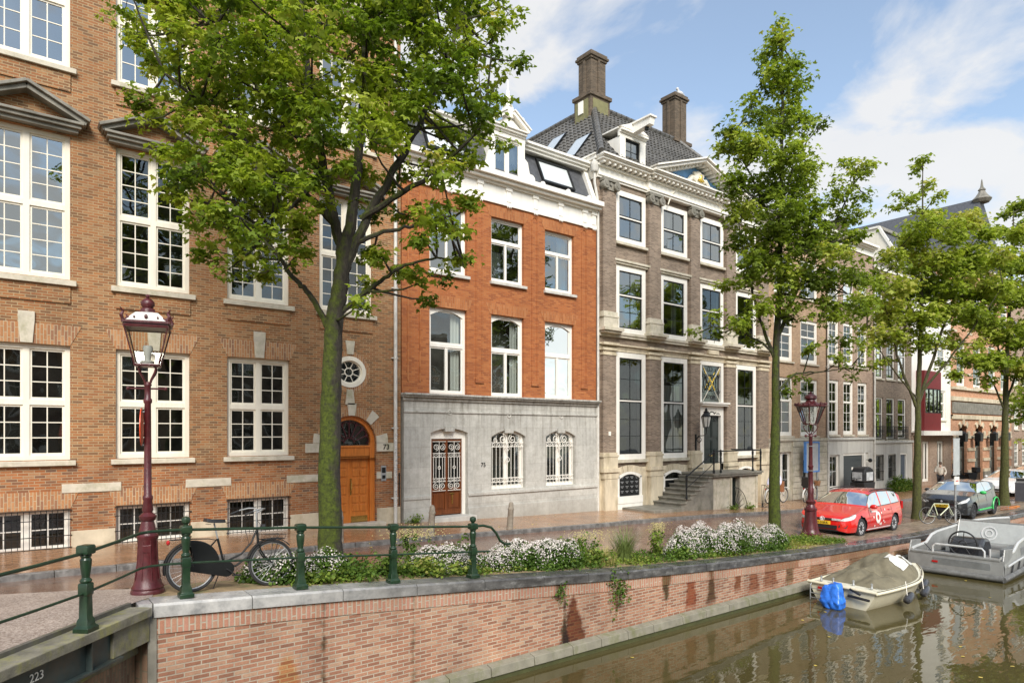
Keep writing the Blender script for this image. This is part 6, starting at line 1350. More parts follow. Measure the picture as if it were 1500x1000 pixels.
herb('spindly weed with brown seed heads left of the wide white bush', 6.2, 11.0, .75, 8, 13, .3, .35, True); herb('bright weed between the wide white bush and the dry grass', 9.75, 10.85, .55, 12, 14, .25, .7); herb('low green weed left of the tallest white flowering bush', 13.2, 10.35, .3, 14, 7, .3, .5); herb('bright green weed at the foot of the front wheel', 3.95, 10.25, .22, 12, 8, .25, .6)
for i, (x, lab) in enumerate(((10.15, 'small climbing plant hanging down the brick quay wall'), (8.56, 'tiny fern growing under the coping above the dark damp stain'))):
    rng = np.random.default_rng(30+i); n = 60 if i == 0 else 16; s_ = .16 if i == 0 else .07; zc_ = zq(x)-(.32 if i == 0 else .3)
    pts = np.stack([rng.normal(0, s_, n), -abs(rng.normal(.04, .04, n)), rng.normal(0, s_*1.3, n)], 1)
    t = thing('wall_plant', lab, 'plant', (x, 9.58, zc_)); leaves('foliage', 'herb', t, pts, rng.normal(.4, .1, n), .06, 5, .04, rng, 1); MB().tube([(0, .02, .2), (.03, -.03, 0), (0, -.03, -.3)], .006, 4).build('stem', grm, t)
for x, r_, lab in ((42.9, .75, 'round bright green shrub left of the slate blue door'), (44.3, .6, 'smaller round green shrub, nearer the slate blue door')):
    rng = np.random.default_rng(int(x)); y = 17.5; n = 260; d_ = rng.normal(0, 1, (n, 3)); d_ /= np.linalg.norm(d_, axis=1, keepdims=True); d_[:, 2] = abs(d_[:, 2]); pts = d_*rng.uniform(.4, 1, (n, 1))*r_*np.array([1, .6, 1.25])
    t = thing('green_shrub', lab, 'shrub', (x, y, zf(x))); leaves('foliage', 'herb', t, pts, rng.normal(.55, .12, n), .10, 9, .09, rng, 1); MB().tube([(0, 0, -.05), (0, 0, r_*.8)], [.04, .015], 6).build('stem', 'bark2', t)
for x, y, z, lab in ((24.1, 16.2, None, 'green weed at the foot of the white stoop wall'), (9.95, 17.75, None, 'small weed at the corner where the grey stone base starts'), (25.4, 16.2, None, 'grassy weed beside the stoop door')):
    rng = np.random.default_rng(int(x*10)); n = 30; pts = np.stack([rng.normal(0, .14, n), rng.normal(0, .05, n), abs(rng.normal(.08, .07, n))], 1); t = thing('wall_foot_weed', lab, 'plant', (x, y, zf(x))); leaves('foliage', 'herb', t, pts, rng.normal(.6, .1, n), .07, 6, .05, rng, 1)
# fallen leaves
rng = np.random.default_rng(77); f = MB()
for i in range(150):
    w_ = i % 4 == 0; x = rng.uniform(3, 30); y = rng.uniform(2, 9) if w_ else rng.uniform(11, 17.5); 
    if not w_ and 14.8 < y < 15.3: continue
    z = WATER+.006 if w_ else (zf(x)+.008 if y > 15.2 else zroad(x, y)+.01); a = rng.uniform(0, 6.3); s_ = .035; n = len(f.v)
    for q in range(5): f.v.append((x+s_*math.cos(a+q*1.257)*(1 if q else 1.5), y+s_*math.sin(a+q*1.257)*(1 if q else 1.5), z+(.004 if q % 2 else 0)))
    f.f.append(tuple(range(n, n+5)))
tag(f.build('fallen_leaves', plain('yellow leaf', (.50, .38, .08), .6, var=.4, scale=5), fix=False), 'scattered fallen yellow leaves on street and water', 'fallen leaves', kind='stuff')

# ================================================================== cars
tyre_m = plain('tyre rubber', (.025, .025, .026), .75, var=.2); rim_m = plain('alloy rim', (.62, .63, .64), .35, metal=.25, var=.05); rimd_m = plain('dark rim', (.06, .06, .065), .35, metal=.5)
light_m = plain('headlamp glass', (.66, .68, .68), .08, var=.25, scale=18, coat=.6); plate_m = plain('yellow plate', (.80, .52, .03), .5, var=.03); redl_m = plain('tail lamp', (.45, .015, .015), .15)
M['car_glass'] = glassmat('car glass', (.22, .26, .25), .10, 1.1); M['plastic'] = plain('black plastic', (.02, .02, .021), .5)
def lerp(pts, x):
    return interp(pts, x)
def car(name, label, loc, rz, top, belt, halfw, L_, paint, wb, rw, rim, glass_x, shield, rear_glass, tilt=0, zlo=.20, group=None, roofw=.74):
    """body lofted along x (0 = nose ... L_ = tail) with open wheel arches; travels towards -x in its own frame"""
    t = thing(name, label, 'car', loc, rz, group); t.rotation_euler = (0, tilt, rz)
    nx_ = int(L_/.055); xs = [L_*i/nx_ for i in range(nx_+1)]; JS, JU, JT = 9, 3, 5; ring = JS+JU+JT+1; V = []
    def sec(x):
        zt = lerp(top, x); zb_ = min(lerp(belt, x), zt-.015); hw = lerp(halfw, x); cab = min(1., max(0, (zt-zb_)/.42)); hr = hw*(1-(1-roofw)*cab)
        e = min(1, x/.10, (L_-x)/.10); zl = zlo+.05*(1-max(0, e)); P = []
        for j in range(JS+1): q = j/JS; z = zl+(zb_-zl)*q; P.append((hw*(.945+.055*math.sin(PI*min(1, q*1.25))**.8-.03*max(0, q-.75)/.25+(0 if .48 < q < .58 else .004)), z))
        a0 = P[-1][0]
        for j in range(1, JU+1): q = j/JU; P.append((a0+(hr-a0)*q**1.1, zb_+(zt-.05*cab-.012-zb_)*q))
        a1, z1 = P[-1]
        for j in range(1, JT+1): q = j/JT; P.append((a1*(1-q), z1+(zt-z1)*math.sin(q*PI/2)**.7 if cab > .1 else z1+(zt-z1)*q**.5))
        return P
    S = [sec(x) for x in xs]; wx = [wb[0], wb[1]]; Ra = rw+.045
    bodyV = {}; b = MB(); gl_ = MB(); idx = {}
    def vid(mb, d, i, j, sgn):
        key = (i, j, sgn if j < ring-1 else 1)
        if key not in d: y, z = S[i][j]; d[key] = len(mb.v); mb.v.append((xs[i], sgn*y, z))
        return d[key]
    gi = {}
    for i in range(nx_):
        xc = (xs[i]+xs[i+1])/2
        for j in range(ring-1):
            zc = (S[i][j][1]+S[i][j+1][1])/2
            if j < JS and any((xc-w_)**2+(zc-rw)**2 < Ra*Ra for w_ in wx): continue
            isg = (JS <= j < JS+JU and any(a < xc < c for a, c in glass_x) and lerp(top, xc)-lerp(belt, xc) > .12) or (j >= JS+JU and (shield[0] < xc < shield[1] or rear_glass[0] < xc < rear_glass[1]))
            for sgn in (1, -1):
                mb, d = (gl_, gi) if isg else (b, idx)
                q = [vid(mb, d, i, j, sgn), vid(mb, d, i+1, j, sgn), vid(mb, d, i+1, j+1, sgn), vid(mb, d, i, j+1, sgn)]
                b_ = list(dict.fromkeys(q)); mb.f.append(tuple(b_ if sgn > 0 else b_[::-1]))
    # pull the arch edge onto its circle
    for k, (x, y, z) in enumerate(b.v):
        for w_ in wx:
            d_ = math.hypot(x-w_, z-rw)
            if d_ < Ra+.05 and z < lerp(belt, x)-.02 and d_ > .05 and abs(y) > .5: f_ = (Ra)/d_ if d_ < Ra+.035 else 1; b.v[k] = (w_+(x-w_)*f_, y, rw+(z-rw)*f_)
    for i in (0, nx_):   # nose and tail caps
        for j in range(ring-1):
            q = [vid(b, idx, i, j, 1), vid(b, idx, i, j+1, 1), vid(b, idx, i, j+1, -1), vid(b, idx, i, j, -1)]; q = list(dict.fromkeys(q))
            if len(q) > 2: b.f.append(tuple(q))
    body = b.build('body', paint, t, smooth=True); g = gl_.build('glass', 'car_glass', body, smooth=True, fix=False)
    hwm = lerp(halfw, L_/2)
    MB().box(.25, L_-.2, -hwm+.30, hwm-.30, zlo-.02, .62).box(.06, .3, -hwm+.3, hwm-.3, zlo+.02, .5).build('underbody', 'plastic', t)
    for w_ in wx:
        a = MB()
        for sg in (1, -1):
            yy = sg*(lerp(halfw, w_)-.02)
            for q in range(12):
                a0_, a1_ = PI*q/12-.05, PI*(q+1)/12+.02; a.quad((w_+Ra*math.cos(a0_), yy, rw+Ra*math.sin(a0_)), (w_+Ra*math.cos(a1_), yy, rw+Ra*math.sin(a1_)), (w_+Ra*math.cos(a1_), yy-sg*.32, rw+Ra*math.sin(a1_)), (w_+Ra*math.cos(a0_), yy-sg*.32, rw+Ra*math.sin(a0_)))
        a.build('wheel_arch', 'plastic', t, fix=False)
        for sg in (1, -1):
            yo = sg*(lerp(halfw, w_)-.03); o = lambda r_, y: (r_, -sg*y)
            tm = MB(); tm.lathe([(rw*.62, yo-sg*.21), (rw*.94, yo-sg*.21), (rw, yo-sg*.18), (rw, yo-sg*.04), (rw*.93, yo), (rw*.66, yo-sg*.005), (rw*.64, yo-sg*.02)], (w_, 0, rw), 28, axis='y'); wh = tm.build('wheel', tyre_m, t, smooth=True)
            rm = MB(); rm.lathe([(0, yo-sg*.10), (rw*.64, yo-sg*.10), (rw*.655, yo-sg*.02), (rw*.60, yo-sg*.015), (rw*.57, yo-sg*.085), (0, yo-sg*.085)], (w_, 0, rw), 28, axis='y')
            for q in range(10 if rim is rim_m else 5):
                a_ = 2*PI*q/(10 if rim is rim_m else 5); rm.obox((w_+.04*math.cos(a_), yo-sg*.035, rw+.04*math.sin(a_)), (w_+rw*.6*math.cos(a_), yo-sg*.022, rw+rw*.6*math.sin(a_)), .045 if rim is rim_m else .07, .02, up=(0, 1, 0))
            rm.lathe([(0, yo-sg*.02), (.05, yo-sg*.022), (.055, yo-sg*.05)], (w_, 0, rw), 14, axis='y'); rm.build('rim', rim, wh, smooth=True)
    return t, S, xs, lambda x, j: S[min(nx_, int(round(x/L_*nx_)))][j], body
def strip_lamp(parent, S, L_, sg, prof, mat, name='headlight', off=.008):
    b = MB(); n = len(S)-1
    def sp(x, z):
        f = x/L_*n; i = min(n-1, int(f)); k = f-i; y_ = []
        for ss in (S[i], S[i+1]):
            y = ss[0][0]
            for (y0, z0_), (y1, z1_) in zip(ss, ss[1:]):
                if z0_ <= z <= z1_: y = y0+(y1-y0)*(z-z0_)/(z1_-z0_+1e-9); break
            y_.append(y)
        return (x-off*.7, sg*(y_[0]*(1-k)+y_[1]*k+off), z)
    G = [[sp(x, zl+(zh-zl)*j/4) for j in range(5)] for x, zl, zh in prof]
    for a in range(len(G)-1):
        for c in range(4): b.quad(G[a][c], G[a+1][c], G[a+1][c+1], G[a][c+1])
    return b.build(name, mat, parent, fix=True, smooth=True)
def window_lines(parent, S, L_, xr, JS=9, JU=3):
    b = MB(); n = len(S)-1; I = [int(round(x/L_*n)) for x in np.linspace(xr[0], xr[1], 22)]
    for sg in (-1, 1):
        for j in (JS, JS+JU): b.tube([(L_*i/n, sg*(S[i][j][0]+.004), S[i][j][1]) for i in I], .010, 5)
    return b.build('window_trim', 'plastic', parent, smooth=True)
def patch(name, mat, parent, pts, d=.012):      # thin curved lamp lens or badge laid on the body, pts from outside, closed polygon
    c = sum((Vector(p) for p in pts), Vector())/len(pts); n = Vector((0, 0, 0))
    for i in range(len(pts)): n += (Vector(pts[i])-c).cross(Vector(pts[(i+1) % len(pts)])-c)
    n.normalize(); b = MB(); k = len(pts); b.v = [tuple(Vector(p)-n*.05) for p in pts]+[tuple(Vector(p)+n*d*.4) for p in pts]+[tuple(c+(Vector(p)-c)*.86+n*d) for p in pts]
    b.f = [tuple(range(2*k, 3*k))]+[(r_*k+i, r_*k+(i+1) % k, (r_+1)*k+(i+1) % k, (r_+1)*k+i) for r_ in (0, 1) for i in range(k)]
    return b.build(name, mat, parent, smooth=True)
red_m = plain('glossy red paint', (.62, .014, .010), .22, var=.03, coat=1.)
topR = [(0, .62), (.05, .70), (.35, .80), (1.0, .95), (1.15, .985), (1.85, 1.40), (2.1, 1.46), (2.6, 1.485), (3.4, 1.47), (3.95, 1.42), (4.3, 1.18), (4.48, .98), (4.56, .78)]
beltR = [(0, .58), (.05, .66), (.35, .76), (1.0, .89), (1.2, .93), (2.5, .96), (3.6, 1.0), (4.2, 1.02), (4.5, .9), (4.56, .74)]
hwR = [(0, .58), (.04, .70), (.15, .80), (.4, .86), (.9, .895), (2.3, .90), (3.6, .89), (4.2, .84), (4.45, .76), (4.56, .62)]
rc, S, xs, at_, bd = car('parked_car', 'red estate car with white round ring decal on its side, parked beside the lamp', (0, 0, 0), 0, topR, beltR, hwR, 4.56, red_m, (.86, 3.49), .315, rim_m, [(1.42, 2.32), (2.42, 3.22), (3.28, 4.02)], (1.22, 1.84), (3.98, 4.28))
RCX, RCY = 22.15, 11.42; rc.scale = (1.05, 1.05, 1.05); rc.location = (RCX, RCY, -1.23); rc.rotation_euler = (0, R(.9), R(2))
yF = -1
def side(x, z, off=.006):     # point on the near (-y) side
    s_ = at_(x, 0); sec_ = S[min(len(S)-1, int(round(x/4.56*(len(S)-1))))]
    for (y0, z0_), (y1, z1_) in zip(sec_, sec_[1:]):
        if z0_ <= z <= z1_: k = (z-z0_)/(z1_-z0_+1e-9); return (x, -(y0+(y1-y0)*k+off), z)
    return (x, -(sec_[0][0]+off), z)
window_lines(rc, S, 4.56, (1.40, 4.05)); b = MB()    # shut lines
for x in (1.40, 2.37, 3.22): b.tube([side(x, z, .0) for z in (.32, .5, .7, .9)], .006, 4)
b.tube([side(x, .30, 0) for x in (1.25, 2, 2.8, 3.1)], .007, 4); b.tube([side(x, .70-.01*x, 0) for x in (.6, 1.4, 2.4, 3.4, 4.2)], .004, 4); b.build('shut_line', 'plastic', rc)
b = MB(); b.tube([side(x, .24, .0) for x in (1.25, 2, 2.8, 3.1)], .018, 5); b.build('sill_trim', plain('silver trim', (.5, .5, .5), .3), rc)
for x in (2.12, 3.0): MB().ball(side(x, .80, .02), .09, 8, 5, (1, .2, .25)).build('door_handle', red_m, rc, smooth=True)
for sg in (-1, 1):
    MB().ball((1.46, sg*.98, .98), .12, 12, 8, (.65, 1., .62)).box(1.44, 1.5, min(sg*.86, sg*.95), max(sg*.86, sg*.95), .93, .97).build('wing_mirror', red_m, rc, smooth=True)
    strip_lamp(rc, S, 4.56, sg, [(.005, .575, .63), (.05, .57, .675), (.12, .58, .705), (.22, .595, .73), (.34, .62, .755), (.46, .665, .77), (.54, .72, .765)], light_m)
    hl_ = MB(); hl_.box(-.022, .02, min(sg*.30, sg*.56), max(sg*.30, sg*.56), .575, .635); hl_.build('headlight', light_m, rc)
    pts = [(-.005, sg*.50, .36), (.06, sg*.72, .34), (.10, sg*.76, .44), (.0, sg*.52, .44)]; patch('fog_lamp_recess', 'plastic', rc, pts if sg < 0 else pts[::-1])
    patch('tail_light', redl_m, rc, ([(4.36, sg*.80, .75), (4.5, sg*.66, .76), (4.5, sg*.66, .95), (4.34, sg*.80, 1.02)])[::-sg], .02)
    b = MB(); b.tube([(1.95, sg*.66, 1.455), (2.3, sg*.665, 1.49), (3.5, sg*.655, 1.485), (3.85, sg*.63, 1.44)], .018, 6); b.build('roof_rail', 'plastic', rc, smooth=True)
MB().box(-.025, .04, -.30, .30, .575, .635).build('grille', 'plastic', rc); MB().box(-.035, .06, -.46, .46, .31, .42).build('lower_grille', 'plastic', rc)
MB().box(-.05, .05, -.50, .50, .245, .275).build('bumper_lip', 'plastic', rc)
bdg = MB(); bdg.ring((-.035, 0, .61), .07, .010, 18, 5, axis='x'); 
for y0, z0_, y1, z1_ in ((-.03, .66, 0, .615), (0, .615, .03, .66), (-.05, .64, -.02, .56), (-.02, .56, 0, .61), (0, .61, .02, .56), (.02, .56, .05, .64)): bdg.tube([(-.04, y0, z0_), (-.04, y1, z1_)], .007, 4)
bdg.build('round_badge', rim_m, rc, smooth=True)
MB().box(-.06, -.03, -.26, .26, .435, .545).build('number_plate', plate_m, rc)
text_mesh('plate_number', 'RV-518-K', .10, 'black', rc, (-.065, 0, .49), rot=(R(90), 0, R(-90)), depth=.002)
dec = MB(); cxd, czd = 2.02, .60
for q in range(24):
    a0_, a1_ = 2*PI*q/24, 2*PI*(q+1)/24
    for ra, rb, sc in ((.085, .185, 1.1),): dec.quad(*[side(cxd+r_*math.cos(a), czd+r_*sc*math.sin(a), .010) for r_, a in ((ra, a0_), (rb, a0_), (rb, a1_), (ra, a1_))])
for dx_, dz_, r_ in ((-.33, .02, .04), (.30, .13, .035), (.62, .22, .04), (.42, -.14, .035), (.22, -.23, .05), (-.26, -.27, .035), (.12, -.22, .03), (.52, -.2, .03)): dec.quad(*[side(cxd+dx_+r_*math.cos(a), czd+dz_+r_*math.sin(a), .010) for a in np.linspace(0, 2*PI, 10)[:-1]])
dec.build('ring_decal', 'white', bd, fix=False)['kind'] = 'stuff'
dt_ = MB()
for i, w_ in enumerate((.04, .05, .03, .05, .04, .05, .03, .05)): x0_ = 1.55+i*.062; dt_.quad(side(x0_, .775, .01), side(x0_+w_, .775, .01), side(x0_+w_, .83, .01), side(x0_, .83, .01))
dt_.build('door_lettering', 'white', bd, fix=False)['kind'] = 'stuff'
# dark hatchback
grey_m = plain('dark grey metallic paint', (.035, .037, .04), .22, metal=.3, var=.1, coat=1.); green_m = plain('green trim', (.05, .50, .12), .4, var=.05)
topK = [(0, .66), (.05, .78), (.4, .93), (.95, 1.03), (1.1, 1.06), (1.7, 1.40), (2.1, 1.46), (2.8, 1.45), (3.4, 1.36), (3.8, 1.14), (4.0, 1.0), (4.05, .85)]
beltK = [(0, .6), (.05, .74), (.4, .88), (1.1, .98), (2.5, 1.02), (3.4, 1.12), (3.8, 1.05), (4.05, .8)]
hwK = [(0, .55), (.05, .70), (.2, .82), (.6, .88), (2.2, .89), (3.4, .88), (3.8, .80), (4.05, .65)]
kc, S, xs, at_, bd = car('parked_car', 'dark grey hatchback with green trim parked behind a road bicycle', (31.05, 10.95, -1.27), R(1.5), topK, beltK, hwK, 4.05, grey_m, (.80, 3.38), .32, rimd_m, [(1.35, 2.2), (2.28, 3.05)], (1.12, 1.68), (3.42, 3.82))
def side(x, z, off=.006):
    sec_ = S[min(len(S)-1, int(round(x/4.05*(len(S)-1))))]
    for (y0, z0_), (y1, z1_) in zip(sec_, sec_[1:]):
        if z0_ <= z <= z1_: k = (z-z0_)/(z1_-z0_+1e-9); return (x, -(y0+(y1-y0)*k+off), z)
    return (x, -(sec_[0][0]+off), z)
kc.scale = (1.06, 1.06, 1.06); window_lines(kc, S, 4.05, (1.30, 3.1)); b = MB(); b.tube([side(x, .33, .01) for x in (1.3, 1.8, 2.4, 2.8)], .035, 6)
b.tube([(3.38+.40*math.cos(a), -.895, .32+.40*math.sin(a)) for a in np.linspace(PI*1.05, .1, 14)], .030, 6); b.build('green_trim', green_m, kc, smooth=True)
b = MB()
for x in (1.30, 2.24, 3.05): b.tube([side(x, z, 0) for z in (.34, .5, .7, .95)], .006, 4)
b.build('shut_line', 'plastic', kc)
for sg in (-1, 1):
    MB().ball((1.42, sg*.98, 1.02), .12, 12, 8, (.65, 1, .6)).build('wing_mirror', green_m if sg < 0 else grey_m, kc, smooth=True)
    strip_lamp(kc, S, 4.05, sg, [(.005, .62, .66), (.05, .64, .74), (.12, .66, .78), (.22, .69, .81), (.34, .74, .84), (.46, .79, .86)], light_m)
MB().box(-.02, .05, -.45, .45, .62, .72).box(-.03, .05, -.42, .42, .30, .42).build('grille', 'plastic', kc)
MB().box(-.05, -.02, -.26, .26, .47, .58).build('number_plate', plate_m, kc); text_mesh('plate_number', 'N-284-PX', .10, 'black', kc, (-.055, 0, .525), rot=(R(90), 0, R(-90)), depth=.002)
MB().lathe([(0, -.04), (.05, -.03), (.0, -.02)], (0, 0, .70), 4, axis='x').build('badge', rim_m, kc)
# white car driving and a dark one behind it
white_m = plain('white car paint', (.78, .79, .80), .2, var=.02, coat=1.)
topW = [(0, .55), (.1, .68), (.6, .85), (1.3, .95), (2.2, 1.36), (2.7, 1.43), (3.3, 1.40), (4.2, 1.10), (4.65, 1.0), (4.7, .8)]
wc, S, xs, at_, bd = car('driving_car', 'white saloon car on the road behind the dark hatchback', (44.6, 13.0, -1.24), R(0), topW, [(0, .52), (.1, .64), (.6, .8), (1.3, .90), (3.5, .98), (4.6, .93), (4.7, .75)], [(0, .6), (.1, .78), (.5, .90), (2, .93), (4, .90), (4.7, .7)], 4.7, white_m, (.9, 3.75), .33, rimd_m, [(1.9, 2.75), (2.83, 3.6)], (1.35, 2.15), (3.45, 4.1))
for sg in (-1, 1):
    strip_lamp(wc, S, 4.7, sg, [(.005, .48, .52), (.08, .52, .62), (.2, .56, .66), (.4, .62, .70)], light_m); MB().ball((1.75, sg*1.0, .98), .11, 10, 6, (.7, 1, .6)).build('wing_mirror', white_m, wc, smooth=True)
MB().box(-.03, .05, -.4, .4, .3, .4).build('grille', 'plastic', wc)
tc_, S, xs, at_, bd = car('driving_car', 'black estate car following the white saloon, at the right edge', (51.5, 13.6, -1.24), 0, topR, beltR, hwR, 4.56, grey_m, (.86, 3.49), .32, rimd_m, [(1.42, 2.32), (2.42, 3.22), (3.28, 4.02)], (1.22, 1.84), (3.98, 4.28))
for sg in (-1, 1):
    strip_lamp(tc_, S, 4.56, sg, [(.005, .575, .63), (.05, .57, .675), (.12, .58, .705), (.22, .595, .73), (.34, .62, .755), (.46, .665, .77)], light_m)

# ================================================================== bicycles
def wheel(parent, x, r_, tyre=.023, spokes=24, mats=('plastic', 'zinc'), y=0, tm=None):
    b = MB(); b.ring((x, y, r_), r_-tyre, tyre, 40, 8); w_ = b.build('wheel', tm or tyre_m, parent, smooth=True)
    s_ = MB(); s_.ring((x, y, r_), r_-tyre*2.2, tyre*.45, 40, 5)
    for i in range(spokes): a = 2*PI*i/spokes; k = .03*(1 if i % 2 else -1); s_.tube([(x+.02*math.cos(a+1.3), y+k, r_+.02*math.sin(a+1.3)), (x+(r_-tyre*2.2)*math.cos(a), y, r_+(r_-tyre*2.2)*math.sin(a))], .0018, 3)
    s_.tube([(x, y-.05, r_), (x, y+.05, r_)], .02, 8); s_.build('spokes', 'zinc', w_); return w_
def dutch_bike(label, loc, rz, frame_m, lean=0, basket=None, seat_child=False, group=None, bar_m='zinc', guard=True):
    t = thing('bicycle', label, 'bicycle', loc, rz, group); t.rotation_euler = (lean, 0, rz); r_ = .35; WB = 1.14
    w1 = wheel(t, 0, r_); w2 = wheel(t, WB, r_); bb = (.46, 0, .30)
    f = MB(); st_ = (.33, 0, .74); hd0, hd1 = (.93, 0, .62), (.90, 0, .86)
    f.tube([bb, st_], .017, 8); f.tube([hd0, hd1], .019, 8)
    f.tube([hd1, (.82, 0, .66), (.68, 0, .50), (.50, 0, .42), (.42, 0, .40)], .015, 8); f.tube([hd0, (.80, 0, .47), (.62, 0, .34), bb], .016, 8)
    for s_ in (-.05, .05): f.tube([st_, (0, s_, r_)], .009, 6); f.tube([bb, (0, s_, r_)], .010, 6); f.tube([(.93, s_*.8, .64), (.95, s_*.8, .56), (1.02, s_*.9, .45), (WB, s_, r_)], .012, 6)
    f.build('frame', frame_m, t, smooth=True)
    for cx, a0_, a1_ in ((0, .25, PI*1.08), (WB, .75, PI*.98)):
        m_ = MB()
        for i in range(18):
            a, c = a0_+(a1_-a0_)*i/18, a0_+(a1_-a0_)*(i+1)/18; q = [(cx+(r_+.025)*math.cos(u), y, r_+(r_+.025)*math.sin(u)) for u in (a, c) for y in (-.032, .032)]; m_.quad(q[0], q[2], q[3], q[1])
            q2 = [(cx+(r_+o)*math.cos(u), y, r_+(r_+o)*math.sin(u)) for u in (a, c) for y, o in ((-.032, .025), (-.036, .01))]; m_.quad(q2[0], q2[2], q2[3], q2[1])
        m_.build('mudguard', frame_m, t)
    if guard:
        m_ = MB(); m_.prism([(.46+.11*math.cos(a), .30+.11*math.sin(a)) for a in np.linspace(-PI/2, PI/2, 10)]+[(-.02+.07*math.cos(a), .35+.06*math.sin(a)) for a in np.linspace(PI/2, PI*1.5, 8)], -.062, -.040); m_.build('chain_guard', frame_m, t, bevel=.006)
        m_ = MB(); arc = [(.36*math.cos(a), r_+.36*math.sin(a)) for a in np.linspace(-.15, 1.75, 12)]; m_.prism([(.10, .36)]+arc+[(.02, .42)], -.052, -.049); m_.prism([(.10, .36)]+arc+[(.02, .42)], .049, .052); m_.build('coat_guard', frame_m, t)
    cr_ = MB(); cr_.tube([(.46, -.06, .30), (.46, -.09, .30), (.57, -.10, .22)], .010, 6); cr_.box(.52, .62, -.19, -.11, .205, .225); cr_.tube([(.46, .06, .30), (.46, .09, .30), (.35, .10, .38)], .010, 6); cr_.box(.30, .40, .11, .19, .37, .39); cr_.build('pedals', 'plastic', t)
    cr_ = MB(); cr_.tube([st_, (.27, 0, .96)], .012, 6); cr_.build('seat_post', 'zinc', t)
    sd = MB(); n = 12; outline = [(.10, .085), (.02, .095), (-.08, .07), (-.18, .025), (-.20, 0)]; pts = [(-x, y) for x, y in outline]+[(-x, -y) for x, y in outline[::-1][1:]]
    sd.v = [(.24+x+.0, y, .965+.02*(x < -.05)) for x, y in pts]+[(.24+x*.92, y*.85, 1.015+.02*(x < -.05)) for x, y in pts]; k = len(pts); sd.f = [tuple(range(k)), tuple(range(2*k-1, k-1, -1))]+[(i, (i+1) % k, k+(i+1) % k, k+i) for i in range(k)]
    for y in (-.05, .05): sd.ring((.19, y, .95), .02, .005, 8, 4, axis='z')
    sd.build('saddle', 'plastic', t, smooth=True, bevel=.008)
    hb = MB(); hb.tube([hd1, (.875, 0, 1.10)], .012, 6)
    for s_ in (-1, 1): hb.tube([(.875, 0, 1.10), (.93, s_*.06, 1.14), (.93, s_*.18, 1.17), (.86, s_*.26, 1.17), (.74, s_*.28, 1.14), (.62, s_*.28, 1.09)], .011, 7)
    hb.build('handlebar', bar_m, t, smooth=True); hb = MB()
    for s_ in (-1, 1): hb.tube([(.72, s_*.28, 1.133), (.60, s_*.28, 1.083)], .016, 7)
    hb.build('grip', 'plastic', t, smooth=True)
    ca = MB()
    for y in (-.06, -.03, 0, .03, .06): ca.tube([(.20, y, .74), (-.10, y, .745), (-.30, y, .735)], .005, 4)
    ca.tube([(.22, 0, .74), (.2, .06, .74), (.20, -.06, .74)], .006, 4); ca.tube([(-.30, -.06, .735), (-.30, .06, .735)], .006, 4)
    for s_ in (-.06, .06): ca.tube([(-.12, s_, .742), (0, s_, .36)], .006, 5); ca.tube([(.2, s_, .74), (.3, s_*.3, .72)], .006, 5)
    ca.build('rear_carrier', 'plastic', t)
    ca = MB()
    if basket is None:
        for y in (-.12, -.04, .04, .12): ca.tube([(.98, y, .70), (1.28, y, .72)], .005, 4)
        for x in (.98, 1.13, 1.28): ca.tube([(x, -.14, .71), (x, .14, .71)], .005, 4)
        for s_ in (-.1, .1): ca.tube([(1.2, s_, .71), (WB, s_*.5, .36)], .006, 4); ca.tube([(1.28, s_*1.4, .72), (1.3, s_*1.4, .78), (.96, s_*1.4, .78)], .005, 4)
        ca.build('front_carrier', 'plastic', t)
    else:
        ca.prism([(1.0, .78), (1.26, .78), (1.32, 1.02), (.96, 1.02)], -.19, .19); ca.build('front_basket', basket, t, bevel=.02)
    MB().ball((-.33, 0, .70), .035, 10, 6, (.7, 1, 1)).build('rear_light', redl_m, t, smooth=True); MB().lathe([(0, -.03), (.035, -.02), (.04, .03), (.0, .035)], (.98, 0, .90), 10, axis='x').build('front_light', 'plastic', t, smooth=True)
    kx = MB(); kx.tube([(.40, .03, .28), (.34, .10, .02), (.30, .11, .01)], .008, 5); kx.tube([(.93, .05, .66), (.80, .02, .62), (.70, .0, .95)], .004, 4); kx.tube([(.90, .02, 1.0), (.99, .05, .9), (.95, .03, .75)], .004, 4); kx.build('kickstand', 'plastic', t)
    if seat_child:
        m_ = MB(); m_.box(-.22, .08, -.16, .16, .78, .84); m_.prism([(-.22, .80), (-.30, 1.25), (-.22, 1.28), (-.12, .84)], -.17, .17); m_.box(-.20, .06, -.19, -.16, .80, 1.0); m_.box(-.20, .06, .16, .19, .80, 1.0); m_.build('child_seat', 'plastic', t, bevel=.02)
    return t
bk = dutch_bike('black bicycle with chain guard and coat guard leaning by the railing between lamp and tree', (2.12, 10.14, .062), math.atan2(.10, 1.15), 'black', lean=R(-4))
bk.rotation_euler = (R(-4), R(4.2), math.atan2(.10, 1.15))
wh_b = plain('white bike paint', (.72, .72, .70), .3)
for i, (x, y, a, sc_, bs, lab) in enumerate(((31.1, 16.9, 8, True, plain('wicker basket', (.30, .15, .07), .8, var=.4, scale=20), 'white bicycle with child seat and brown basket by the tan brick house'), (28.4, 17.2, -3, False, None, 'white bicycle half hidden behind the narrow maple trunk'))):
    dutch_bike(lab, (x, y, zf(x)+.01), R(a), wh_b, R(5), bs, sc_, 'white bicycles by the house fronts', guard=False)
